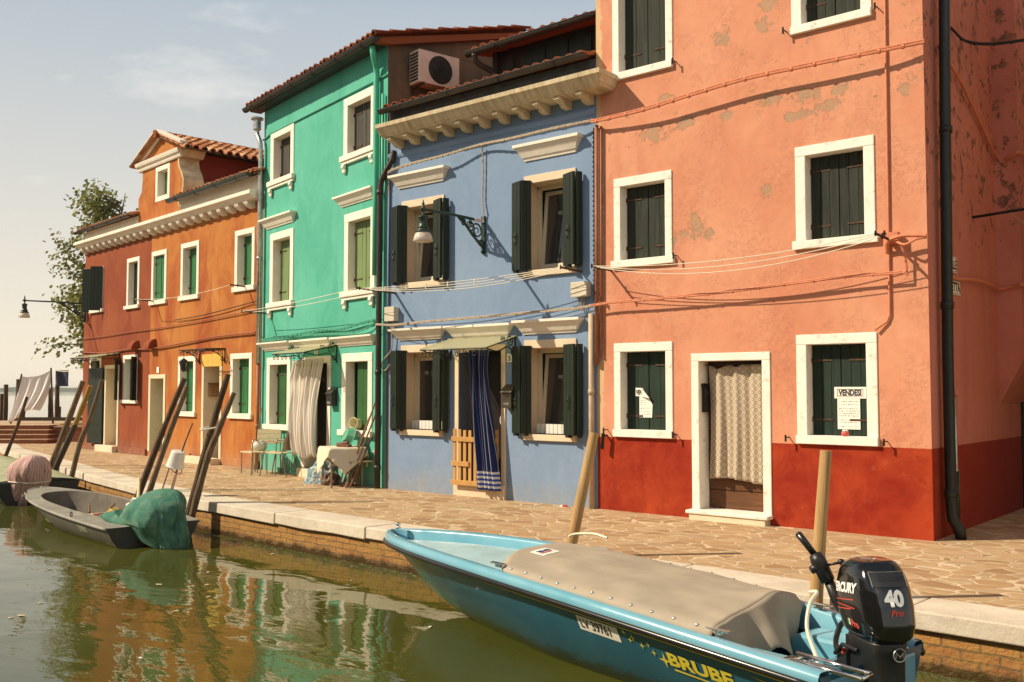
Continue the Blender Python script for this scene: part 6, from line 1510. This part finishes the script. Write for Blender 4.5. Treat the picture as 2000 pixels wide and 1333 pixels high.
b = MB(); b.tube([(-0.28, -0.15, 1.0), (-0.24, -0.09, 1.02)], 0.008, 8); b.lathe([(0.0, -0.022), (0.018, -0.014), (0.022, 0.0), (0.018, 0.014), (0.0, 0.022)], 12, (-0.235, -0.08, 1.025)); b.build('shift_knob', M['black_plastic'], ti, smooth=True)
b = MB(); b.tube(catmull([(-0.40, 0.05, 0.62), (-0.37, -0.02, 0.60), (-0.32, -0.08, 0.52), (-0.22, -0.12, 0.48), (-0.12, -0.12, 0.50)], 6), 0.018, 8)
b.lathe([(0.0, -0.012), (0.048, -0.010), (0.052, 0.0), (0.04, 0.012), (0.0, 0.014)], 18, (0, 0, 0), Matrix.Translation((-0.41, 0.05, 0.625)) @ Matrix.Rotation(R(70), 4, 'Y') @ Matrix.Rotation(R(-20), 4, 'X')); b.mi = 1
b.tube([(-0.17, -0.12, 0.49), (-0.12, -0.12, 0.50)], 0.021, 8); b.build('fuel_hose', [M['rubber'], M['ink_red']], motor, smooth=True)

# grey skiff
m = NT('weathered_grey_paint'); v = m.coord(); z = m.sep(v)[2]
c = m.mix(m.ramp(m.noise(v, 2.5, 7, 0.65), [(0.35, 0.0), (0.7, 1.0)]), (0.10, 0.092, 0.072), (0.16, 0.148, 0.115))
c = m.mix(m.ramp(m.math('SUBTRACT', m.math('MULTIPLY', m.noise(m.map(v, (2, 1, 5)), 3, 5), 0.10), z), [(-0.10, 0.0), (-0.03, 1.0)]), c, (0.25, 0.23, 0.11))
m.set(c, 0.55); m.bump(m.noise(v, 25, 4), 0.2, 0.005); M['grey_paint'] = m.mat
M['grey_deck'] = simple('worn_grey_deck', (0.26, 0.24, 0.20), 0.6, 0, 0.2, 4, 0.15)
M['grey_dark'] = simple('dark_grey_transom', (0.05, 0.047, 0.04), 0.5, 0, 0.25, 6)
bg = lambda u: max(0.0, 0.80*(1-max(0.0, 1-u)**2.6)**0.55-0.16*u*u)
zg2 = lambda u: 0.45-0.03+(0.0)*u-0.15*u
HG = Hull(4.75, bg, zg2, [(0, 0.40), (0.12, 0.22), (0.35, 0.04), (0.7, -0.06), (4.75, -0.10)], (0.9, 0.22))
sk_a = math.atan2(7.06-7.62, -12.33+17.05)
skiff = thing('skiff', 'weathered grey open skiff with an oval cockpit moored along the quay', 'boat', (-17.05, 7.62, WZ), sk_a)
b = HG.shell(0.0, 1.0); b.build('hull', M['grey_paint'], skiff, smooth=True)
b = MB(); n = b.add([HG.pt(4.752, t/8, -1) for t in range(9)] + [HG.pt(4.752, t/8, 1) for t in range(8, -1, -1)]); b.face(range(n, n+18)); b.build('transom', M['grey_dark'], skiff)
# deck with an oval opening
def cock(a):
    c_, s_ = math.cos(a), math.sin(a); return (2.72+1.78*math.copysign(abs(c_)**0.75, c_), 0.50*math.copysign(abs(s_)**0.85, s_)*(1.05-0.05*c_))
b = MB(); NN = 96; outer, inner = [], []
for k in range(NN):
    a = 2*PI*k/NN; ix, iy = cock(a); dx, dy = ix-2.6, iy
    lo, hi = 1.0, 6.0
    for _ in range(40):
        md = (lo+hi)/2; X, Y = 2.6+dx*md, dy*md
        if 0 < X < 4.75 and abs(Y) < HG.b(X/4.75): lo = md
        else: hi = md
    X, Y = 2.6+dx*lo, dy*lo; outer.append((X, Y, HG.zg(X/4.75)+0.004)); inner.append((ix, iy, HG.zg(ix/4.75)+0.012))
b.loft([outer, inner], close=True)
b.loft([inner, [(x, y, z+0.03) for x, y, z in inner], [(x*1.0, y*0.97, z+0.03) for x, y, z in inner]], close=True)
b.build('deck', M['grey_deck'], skiff, smooth=False)
b = MB(); b.loft([[(x, y*0.97, z+0.03) for x, y, z in inner], [(2.72+(x-2.72)*0.93, y*0.86, 0.06) for x, y, z in inner]], close=True)
n = b.add([(2.72+(x-2.72)*0.93, y*0.86, 0.06) for x, y, z in inner]); b.face(range(n, n+NN)); b.build('cockpit', simple('dark_brown_grey_interior', (0.12, 0.10, 0.075), 0.7, 0, 0.3, 5), skiff)
b = MB()
for sd in (-1, 1): b.tube([HG.pt(4.75*(i/50)**1.5, 0.97, sd, 0.004) for i in range(51)], 0.022, 8)
b.build('rub_rail', M['grey_deck'], skiff, smooth=True)
b = MB()
for x, y in ((0.62, -0.40), (1.30, -0.63), (3.5, -0.66), (0.9, 0.52), (3.4, 0.64)):
    z = HG.zg(x/4.75)+0.006; b.tube([Vector((x+0.035*math.cos(a), y, z+0.03+0.035*math.sin(a))) for a in [2*PI*k/14 for k in range(15)]], 0.007, 5)
b.build('mooring_rings', M['iron'], skiff)
b = MB(); b.box(2.95, 3.20, -0.50, 0.50, 0.24, 0.27); b.box(4.05, 4.25, -0.45, 0.45, 0.24, 0.27); b.build('thwart', simple('bleached_plank', (0.50, 0.38, 0.22), 0.8, 0, 0.2), skiff)
SKM = skiff.matrix_basis
def onskiff(x, y, z): return tuple(SKM @ Vector((x, y, z)))
t = thing('crate', 'red plastic crate inside the grey skiff', 'crate', onskiff(3.62, -0.10, 0.062), sk_a+0.3)
M['red_plastic'] = simple('red_plastic', (0.30, 0.03, 0.012), 0.45, 0, 0.15)
b = MB()
for X in ((-0.24, 0.24, -0.16, -0.145), (-0.24, 0.24, 0.145, 0.16), (-0.24, -0.225, -0.145, 0.145), (0.225, 0.24, -0.145, 0.145)): b.box(X[0], X[1], X[2], X[3], 0, 0.26)
b.box(-0.225, 0.225, -0.145, 0.145, 0.0, 0.015); b.box(-0.25, 0.25, -0.17, -0.161, 0.235, 0.265); b.box(-0.25, 0.25, 0.161, 0.17, 0.235, 0.265); b.build('body', M['red_plastic'], t, bevel=0.005)
b = MB(); b.box(0.05, 0.13, -0.166, -0.161, 0.10, 0.15); b.build('sticker', M['paper'], t)
b = MB(); b.grid(lump(5, 0.20, 0.12, 0.10, 0.5), 30, 10, False); tag(b.build('rope_heap', simple('yellow_rope', (0.42, 0.27, 0.04), 0.8, 0, 0.4, 30, 0.5), None, onskiff(3.55, -0.08, 0.26), smooth=True), 'heap of yellow rope lying in the red crate', 'rope')
t = thing('jerrycan', 'white plastic jerrycan beside the green cloth in the grey skiff', 'jerrycan', onskiff(4.10, 0.02, 0.272), sk_a+0.4)
b = MB(); b.box(-0.13, 0.13, -0.09, 0.09, 0, 0.24); b.build('body', M['plastic_white'], t, bevel=0.035)
b = MB(); b.tube([(-0.09, 0, 0.24), (-0.07, 0, 0.29), (0.05, 0, 0.29), (0.07, 0, 0.24)], 0.016, 8); b.build('handle', M['plastic_white'], t, smooth=True)
b = MB(); b.tube([(0.09, 0.04, 0.24), (0.09, 0.04, 0.275)], 0.024, 10); b.build('cap', M['rubber'], t)
b = MB(); b.tube([onskiff(4.15, 0.02, 0.52), onskiff(2.70, 0.62, 0.72)], 0.022, 8); tag(b.build('oar', simple('bleached_oar', (0.62, 0.48, 0.28), 0.7)), 'pale wooden oar shaft sticking out across the grey skiff', 'oar')
b = MB(); b.tube(catmull([onskiff(2.1, 0.1, 0.10), onskiff(2.2, 0.05, 0.32), onskiff(2.35, 0.0, 0.22)], 5), 0.014, 6); b.tube(catmull([onskiff(2.5, 0.25, 0.12), onskiff(2.7, 0.2, 0.30), onskiff(2.95, 0.15, 0.38)], 5), 0.016, 6)
tag(b.build('branch', simple('brown_branch', (0.24, 0.12, 0.05), 0.8)), 'bent brown branches lying in the grey skiff cockpit', 'branch')
b = MB(); b.grid(lambda u, v: HG.atz(3.75+0.30*u, 0.14+0.10*v, -1, 0.004), 6, 2, False); b.build('worn_plate', simple('worn_green_plate', (0.24, 0.25, 0.17), 0.7, 0, 0.5, 30, 0), skiff)

def shrouded(name, label, loc, rz, mat, H, R0, seed, tilt=0.2, rope=False, skirt=()):
    """an outboard motor wrapped in cloth: the cloth is what shows"""
    t = thing(name, label, 'covered motor', loc, rz)
    def fn(u, v):
        a = 2*PI*u; s = v
        if s < 0.30:
            e = s/0.30*PI/2; r = math.sin(e)*0.92; z = H*(0.70+0.30*math.cos(e))
        else:
            q = (s-0.30)/0.70; r = 0.92+0.10*math.sin(q*PI*0.6)-0.46*q**1.3; z = H*0.70*(1-q)-0.02*q
        aa = a+0.5*noise.noise(Vector((math.cos(a)*1.7, math.sin(a)*1.7, s*1.5+seed*3)))
        fold = 1+0.22*(abs(math.sin(aa*3.5+2*s+seed))**0.6-0.6)*max(0, s-0.22)*1.4+0.14*(abs(math.sin(aa*7.5+seed*2-2*s))**0.7-0.6)*max(0, s-0.2)+0.34*noise.noise(Vector((math.cos(a)*1.2, math.sin(a)*1.4, s*2+seed)))+0.05*noise.noise(Vector((math.cos(a)*4, math.sin(a)*4, s*6+seed)))
        x, y = R0*r*fold*math.cos(a)*1.12, R0*r*fold*math.sin(a)*0.88
        for (sa, amt, s0) in skirt:
            d = math.cos(a-sa)
            if d > 0.2 and s > s0:
                k = ((d-0.2)/0.8)**1.5*amt*(s-s0)/(1-s0); x += math.cos(sa)*k; y += math.sin(sa)*k; z += abs(k)*0.55*(1 if s > 0.6 else 0.4)
        x += tilt*(1-z/H)*0.55; y += 0.10*R0*math.sin(z*7+seed); z += 0.10*H*(math.cos(a-0.6)*min(1, s*2.5))*(1-s)
        return (x, y, z)
    b = MB(); b.grid(fn, 120, 46, True); c_ = b.build('cloth', mat, t, smooth=True, solid=0.004)
    if rope:
        P = []
        for k in range(49):
            p = Vector(fn(k/48, 0.50+0.06*math.sin(2*PI*k/48+1.2))); P.append(Vector((p.x*1.025, p.y*1.025, p.z)))
        b = MB(); b.tube(P, 0.012, 6); b.build('rope', M['rope_white'], t, smooth=True)
    b = MB(); b.tube([(0, 0, H*0.6), (0.03, 0, -0.3)], [0.10, 0.07], 12); b.build('motor_leg', M['black_plastic'], t, smooth=True)
    return t
m = NT('green_shade_net'); v = m.coord()
c = m.mix(m.ramp(m.noise(v, 4.5, 7, 0.65, 0.8), [(0.35, 0.0), (0.68, 1.0)]), (0.030, 0.130, 0.095), (0.115, 0.25, 0.175))
c = m.mix(m.ramp(m.noise(v, 9, 5), [(0.56, 0.0), (0.75, 0.6)]), c, (0.24, 0.26, 0.16)); m.set(c, 0.8, spec=0.2); m.bump(m.noise(v, 90, 3), 0.25, 0.003); M['net'] = m.mat
p = onskiff(4.80, 0.05, 0.0)
shrouded('covered_motor', 'outboard motor on the grey skiff wrapped in green netting', (p[0], p[1], WZ-0.03), sk_a+0.15, M['net'], 0.78, 0.39, 2.0, 0.35, skirt=((R(200), 0.75, 0.20), (R(-60), 0.10, 0.4)))
m = NT('pink_striped_cloth'); u, v_, _ = m.sep(m.coord('UV')); f = m.math('FRACT', m.math('ADD', m.math('MULTIPLY', u, 17.0), m.math('ADD', m.math('MULTIPLY', v_, 2.5), m.math('MULTIPLY', m.noise(m.coord(), 4, 3), 1.6))))
c = m.ramp(f, [(0.0, (0.55, 0.36, 0.33)), (0.3, (0.38, 0.155, 0.15)), (0.42, (0.58, 0.40, 0.36)), (0.72, (0.42, 0.20, 0.19)), (0.82, (0.57, 0.38, 0.345))], 'CONSTANT')
c = m.mix(m.ramp(v_, [(0.75, 0.0), (1.0, 0.6)]), c, (0.16, 0.10, 0.08)); m.set(c, 0.9, spec=0.15); M['pink_cloth'] = m.mat
LB = (-18.25, 8.02); la = math.atan2(-1.15, 5.2)
shrouded('covered_motor', 'outboard motor wrapped in pink striped cloth tied with a rope', (LB[0]+0.02, LB[1], WZ-0.03), la+0.1, M['pink_cloth'], 0.94, 0.38, 5.3, -0.55, rope=True)
bl3 = lambda u: max(0.0, 0.85*(1-max(0.0, 1-u)**2.4)**0.5-0.12*u*u); zg3 = lambda u: 0.40+0.10*(1-u)**2
HL = Hull(5.6, bl3, zg3, [(0, 0.5), (0.3, 0.05), (0.8, -0.06), (5.6, -0.10)], (0.9, 0.22))
lb = thing('covered_boat', 'dark boat under a pale green tarpaulin at the left edge of the canal', 'boat', (LB[0]-5.75*math.cos(la)+0.05, LB[1]-5.75*math.sin(la)+0.12, WZ), la)
b = HL.shell(0, 1); n = b.add([HL.pt(5.6, k/6, -1) for k in range(7)] + [HL.pt(5.6, k/6, 1) for k in range(6, -1, -1)]); b.face(range(n, n+14)); b.build('hull', simple('dark_green_black_hull', (0.02, 0.022, 0.018), 0.4), lb, smooth=True)
def tarp(u, v):
    x = 0.2+5.35*u; w = HL.b(x/5.6)+0.03; yy = (v-0.5)*2
    return (x, yy*w, HL.zg(x/5.6)+0.02+0.20*(1-abs(yy)**1.7)*math.sin(PI*min(1, 0.15+u*0.80))-0.05*(abs(yy)**12)+0.015*math.sin(u*40)*(1-yy*yy)+0.01*noise.noise(Vector((u*9, yy*3, 0))))
b = MB(); b.grid(tarp, 60, 26, False); b.build('tarpaulin', simple('pale_green_tarp', (0.33, 0.34, 0.21), 0.75, 0, 0.12, 3, 0.15), lb, smooth=True, solid=0.006)

# ------------------------------------------------------------------ poles
def pole(label, pts, r, mat, group='mooring poles along the quay', name='mooring_pole', n=10, seed=0, cap=True):
    P = catmull(pts, 5); k = len(P); rr = random.Random(seed)
    rs = [(r[0]+(r[1]-r[0])*i/(k-1)+rr.uniform(-0.09, 0.09)*r[0]*(n < 15))*0.88 for i in range(k)]
    b = MB(); b.tube(P, rs, n); return tag(b.build(name, mat, None, smooth=False), label, 'pole', group)
M['pole_dark'] = wood('wet_dark_pole_wood', (0.105, 0.066, 0.036), 0.6, 0.85, (13, 13, 0.8), 1.0, dark=(0.03, 0.02, 0.012))
M['pole_grey'] = wood('grey_brown_pole_wood', (0.15, 0.10, 0.058), 0.6, 0.85, (13, 13, 0.8), 1.0)
M['pole_new'] = wood('honey_coloured_pole_wood', (0.46, 0.285, 0.12), 0.25, 0.65, (10, 10, 0.55), 0.35, dark=(0.30, 0.16, 0.055))
M['pole_yellow'] = wood('mustard_painted_pole', (0.28, 0.17, 0.03), 0.2, 0.7)
m = NT('pole_yellow_over_black'); z = m.sep(m.coord())[2]; k_ = m.ramp(m.math('ADD', z, m.math('MULTIPLY', m.noise(m.coord(), 9, 4), 0.15)), [(0.98, 0.0), (1.0, 1.0)])
m.set(m.mix(k_, (0.045, 0.03, 0.018), (0.27, 0.16, 0.025)), 0.8); M['pole_two'] = m.mat
pole('thin dark pole leaning over the kerb near the brick steps', [(-25.98, 10.66, -0.25), (-25.7, 10.9, 0.75), (-25.53, 11.04, 1.47)], (0.055, 0.042), M['pole_dark'], seed=1)
pole('thick grey pole leaning beside the yellow topped pole', [(-21.45, 9.63, -0.5), (-21.05, 9.98, 0.95), (-20.81, 10.18, 1.84)], (0.08, 0.06), M['pole_grey'], seed=2)
pole('dark pole painted mustard yellow on its upper half', [(-20.80, 9.40, -0.5), (-20.35, 9.80, 0.9), (-20.1, 10.0, 1.74)], (0.075, 0.06), M['pole_two'], seed=3)
pole('slightly kinked pole leaning in front of the terracotta house door', [(-19.16, 9.08, -0.55), (-18.98, 9.24, 0.55), (-18.84, 9.36, 1.05), (-18.65, 9.51, 1.85)], (0.065, 0.045), M['pole_grey'], seed=4)
pole('longer dark pole of the pair leaning in front of the orange house', [(-15.22, 8.22, -0.6), (-14.8, 8.57, 0.9), (-14.52, 8.81, 1.84)], (0.062, 0.045), M['pole_dark'], seed=5)
pole('shorter dark pole of the pair leaning in front of the orange house', [(-14.90, 8.23, -0.6), (-14.55, 8.52, 0.8), (-14.3, 8.73, 1.71)], (0.058, 0.045), M['pole_grey'], seed=6)
pole('tallest dark pole leaning just behind the stern of the grey skiff', [(-12.92, 7.80, -0.7), (-12.62, 8.06, 0.9), (-12.41, 8.24, 1.88)], (0.066, 0.050), M['pole_dark'], seed=7)
pole('shorter crooked pole tied to the tallest one behind the grey skiff', [(-12.80, 7.78, -0.7), (-12.55, 7.99, 0.6), (-12.40, 8.08, 1.05), (-12.25, 8.24, 1.61)], (0.062, 0.043), M['pole_grey'], seed=8)
b = MB(); b.tube([Vector((-12.555+0.15*math.cos(a)*0.764, 8.075+0.15*math.cos(a)*0.645-0.08*math.sin(a), 1.10+0.02*math.cos(a)-0.02*math.sin(a))) for a in [2*PI*k/20 for k in range(21)]], 0.014, 6); tag(b.build('lashing', M['rope_white']), 'pale rope lashing round the pair of poles behind the grey skiff', 'rope')
pole('smooth honey coloured post leaning between the blue house and the motorboat', [(-5.99, 7.66, -0.9), (-5.82, 7.84, 0.2), (-5.66, 7.98, 1.22)], (0.070, 0.056), M['pole_new'], n=18, seed=9)
pole('smooth honey coloured post standing nearly upright behind the outboard motor', [(-3.21, 7.43, -0.9), (-3.15, 7.48, 0.3), (-3.09, 7.52, 1.17)], (0.062, 0.052), M['pole_new'], n=18, seed=10)
pole('thin bent rod rising beside the upturned white bucket', [(-13.95, 8.18, -0.2), (-13.78, 8.27, 0.45), (-13.70, 8.33, 0.8), (-13.62, 8.42, 1.13)], (0.016, 0.011), M['pole_dark'], group='rods by the bucket', name='rod', n=7)
for k, (a_, c_) in enumerate((((-14.02, 8.09, -0.1), (-13.86, 8.21, 0.56)), ((-13.87, 8.19, -0.1), (-13.74, 8.29, 0.60)))):
    pole(('left' if k == 0 else 'right')+' pale pink stick under the upturned white bucket', [a_, ((a_[0]+c_[0])/2, (a_[1]+c_[1])/2, (a_[2]+c_[2])/2), c_], (0.016, 0.016), simple('pale_pink_stick%d' % k, (0.42, 0.24, 0.16), 0.7), group='rods by the bucket', name='rod', n=8)
t = thing('bucket', 'white plastic bucket upturned on two pale sticks by the quay', 'bucket', (-13.81, 8.24, 0.46), 0.3)
T = Matrix.Rotation(R(16), 4, 'Y')
b = MB(); b.lathe([(0.135, -0.01), (0.14, 0.0), (0.13, 0.01), (0.105, 0.235), (0.09, 0.25), (0.0, 0.25)], 24, (0, 0, 0), T); b.build('body', M['plastic_white'], t, smooth=False)
b = MB(); b.tube([T @ Vector((0.135*math.cos(a), 0.135*math.sin(a)*0.6, -0.12*math.sin(a))) for a in [PI*k/12 for k in range(13)]], 0.006, 6); b.build('handle', M['iron'], t)
for k, (x, d, z0, z1, r, lab) in enumerate(((-18.65, 35.9, -0.6, 1.85, 0.10, 'square topped pile second from the left in the lagoon'), (-18.40, 36.3, -0.6, 2.05, 0.11, 'tall rough pile in the lagoon left of the laundry'), (-18.15, 36.0, -0.6, 1.95, 0.14, 'thick leaning pile half hidden behind the laundry'),
    (-19.05, 36.4, -0.6, 1.50, 0.10, 'short pile cut by the left frame edge'), (-17.15, 36.2, -0.6, 1.70, 0.09, 'pile in the lagoon just right of the laundry'), (-16.85, 36.1, -0.6, 1.85, 0.10, 'pile in the lagoon behind the laundry pole'), (-26.0, 56, -0.8, 0.7, 0.12, 'small distant stake in the lagoon'), (-24.5, 56, -0.8, 1.6, 0.10, 'slim distant stake close to the terracotta house'))):
    p0 = mole(x, d, z0); p1 = mole(x+(0.12 if k == 2 else 0), d, z1); q0 = Vector(p0).lerp(Vector(p1), 0.5)
    pole(lab, [p0, tuple(q0), p1], (r, r*0.9), M['pole_dark'], group='piles in the lagoon', name='pile', seed=20+k)

# ------------------------------------------------------------------ laundry on the mole
t = thing('laundry_pole', 'slim pole holding the washing line on the mole', 'pole', mole(-15.15, 32.2, 0.53), 0)
b = MB(); b.tube([(0, 0, 0), (-0.08, -0.07, 1.85)], [0.035, 0.028], 8); b.build('pole', M['pole_dark'], t)
b = MB(); q0 = Vector(mole(-16.55, 32.2, 0.53)); b.tube([q0, Vector(mole(-16.22, 32.2, 2.18))], [0.035, 0.028], 8); tag(b.build('laundry_pole', M['pole_dark']), 'leaning pole at the left end of the washing line', 'pole')
A_, B_ = Vector(mole(-16.25, 32.2, 2.10)), Vector(mole(-15.22, 32.2, 2.33))
b = MB(); b.tube(sagline(A_, B_, 0.12), 0.008, 6); b.tube(sagline(B_, Vector(O(0.0, 0.1, 2.3)), 0.10), 0.008, 6); tag(b.build('washing_line', M['rope_white']), 'washing line from the poles on the mole to the terracotta house', 'clothesline')
m = NT('white_pink_striped_sheet'); u, v_, _ = m.sep(m.coord('UV')); f = m.math('FRACT', m.math('MULTIPLY', u, 8.0))
c = m.ramp(f, [(0.0, (0.84, 0.81, 0.78)), (0.55, (0.66, 0.50, 0.45)), (0.60, (0.84, 0.81, 0.78)), (0.8, (0.70, 0.60, 0.57)), (0.84, (0.84, 0.81, 0.78))], 'CONSTANT'); m.set(c, 0.9, spec=0.1); M['sheet'] = m.mat
def sheet(u, v):
    top = A_.lerp(B_, u)-Vector((0, 0, 0.12*4*u*(1-u))); w = Vector((-0.55, -0.50, 0)) ; s = 1-v
    z = -1.50*s*(0.88+0.12*math.cos(u*5)); wind = Vector((-0.16*s, -0.30*s*s, 0)) + Vector((0.2, -0.25, 0))*0.30*math.sin(u*22+s*3)*s
    return top+Vector((0, 0, z))+wind
b = MB(); b.grid(sheet, 50, 24); tag(b.build('sheet', M['sheet'], None, smooth=True, solid=0.004), 'white sheet with faint pink stripes blowing on the washing line', 'sheet')
b = MB(); b.grid(lambda u, v: A_.lerp(B_, 0.05+0.3*u)+Vector((0.03, 0.1, -0.05-0.85*(1-v)))+Vector((0.05, 0.05, 0))*math.sin(u*9), 14, 10); tag(b.build('towel', simple('grey_white_towel', (0.55, 0.52, 0.50), 0.9), None, smooth=True, solid=0.004), 'grey white towel hanging behind the striped sheet', 'towel')
q = B_.lerp(Vector(O(0.0, 0.1, 2.3)), 0.13)
b = MB(); b.grid(lambda u, v: q+Vector((0.42*u*0.764, 0.42*u*0.645, -0.52*(1-v)-0.04))+Vector((0.03, -0.03, 0))*math.sin(u*7+v*2), 10, 10); b.mi = 0
tag(b.build('towel', simple('navy_blue_cloth', (0.06, 0.065, 0.11), 0.9, 0, 0.5, 5), None, smooth=True, solid=0.004), 'small navy cloth hanging right of the laundry pole', 'towel')

# ------------------------------------------------------------------ tree behind the terracotta house
m = NT('young_poplar_leaves'); v = m.coord(); oi = m.n('ShaderNodeNewGeometry')
c = m.ramp(oi.outputs['Random Per Island'], [(0.0, (0.10, 0.12, 0.02)), (0.5, (0.20, 0.215, 0.05)), (1.0, (0.34, 0.32, 0.10))]); m.set(c, 0.5)
m.b.inputs['Subsurface Weight'].default_value = 0.0
tr = m.n('ShaderNodeBsdfTranslucent'); m.l(c, tr.inputs[0]); mx = m.n('ShaderNodeMixShader'); mx.inputs[0].default_value = 0.35; m.l(m.b.outputs[0], mx.inputs[1]); m.l(tr.outputs[0], mx.inputs[2]); m.l(mx.outputs[0], m.out.inputs[0]); M['leaf'] = m.mat
tree = thing('tree', 'leafy poplar with ragged branches behind the terracotta house', 'tree', mole(-13.75, 33.2, 0.53), 0)
rr = random.Random(44); TB = Vector((0, 0, 0)); tips = []
b = MB(); b.tube(catmull([(0, 0, 0), (0.05, 0, 2.4), (-0.05, 0.1, 4.8), (0.1, 0.2, 6.6), (0.3, 0.3, 7.9)], 5), [0.16*(1-0.94*i/20) for i in range(21)], 9)
rtv = Vector((math.cos(MA), math.sin(MA), 0)); fdv = Vector((-math.sin(MA), math.cos(MA), 0))
for k in range(40):
    h = 1.9+5.8*(k/40); a = rr.uniform(0, 2*PI); ln = (1.9 if h < 5 else 1.9-0.28*(h-5))*rr.uniform(0.7, 1.12)
    if rr.random() < 0.5: a = PI+rr.uniform(-0.7, 0.7)
    d = (rtv*math.cos(a)+fdv*math.sin(a)*0.8); base = Vector((0, 0.1, h)) + rtv*(0.02 if h < 6 else 0.25*(h-6)*0.5)
    mid = base+d*ln*0.5+Vector((0, 0, ln*0.22)); tip = base+d*ln+Vector((0, 0, ln*rr.uniform(0.02, 0.5)))
    P = catmull([base, mid, tip], 6); b.tube(P, [0.045*(1-0.85*i/(len(P)-1)) for i in range(len(P))], 5); tips.append(P)
b.build('trunk', wood('grey_bark', (0.13, 0.10, 0.07), 0.35, 0.9), tree)
b = MB()
for P in tips:
    for i, p in enumerate(P[2:]):
        f = (i+2)/(len(P)-1); n_ = int(13*(0.5+f))
        for q in range(n_):
            o = Vector([max(-1.7, min(1.7, rr.gauss(0, g_))) for g_ in (1, 1, 0.75)])*(0.17+0.10*f); c0 = p+o; s = rr.uniform(0.05, 0.095)
            nx = Vector((rr.gauss(0, 1), rr.gauss(0, 1), rr.gauss(0, 1))).normalized(); ny = nx.orthogonal().normalized(); nz_ = nx.cross(ny)
            n0 = b.add([c0-ny*s, c0+nz_*s*0.7, c0+ny*s*1.2, c0-nz_*s*0.7]); b.face((n0, n0+1, n0+2, n0+3))
b.build('crown', M['leaf'], tree, recalc=False)

# ------------------------------------------------------------------ specks afloat
rr = random.Random(77)
for k in range(16):
    r_, d_ = (rr.uniform(-3.6, 0.0), rr.uniform(7.4, 11.5)) if k < 8 else (rr.uniform(-6.5, -3.0), rr.uniform(8.5, 14.0))
    p = mole(r_, d_, WZ+0.004)
    b = MB(); sz = rr.uniform(0.012, 0.028); n0 = b.add([(sz*math.cos(2*PI*j/6)*1.6, sz*math.sin(2*PI*j/6)*(0.7+0.3*(j % 2)), 0.004*(j % 2)) for j in range(6)]); b.face(range(n0, n0+6))
    tag(b.build('floating_leaf', M['slat_beige'] if k % 3 else M['paper'], None, p, (0, 0, rr.uniform(0, 6))), 'tiny pale leaf fleck floating on the green canal water', 'leaf', 'flecks afloat on the canal')

# ------------------------------------------------------------------ sea air: one even volume round the whole scene
m = NT('haze_air'); m.t.nodes.remove(m.b); pv = m.n('ShaderNodeVolumePrincipled'); pv.inputs['Color'].default_value = (0.93, 0.94, 0.95, 1); pv.inputs['Density'].default_value = 0.00022
pv.inputs['Anisotropy'].default_value = 0.0; m.l(pv.outputs[0], m.out.inputs['Volume'])
b = MB(); b.box(-2650, 2650, -60, 2650, -3.2, 13.0); o = b.build('haze', m.mat); o['kind'] = 'stuff'; o['label'] = 'thin even haze over the lagoon paling the far shore'; o['category'] = 'haze'
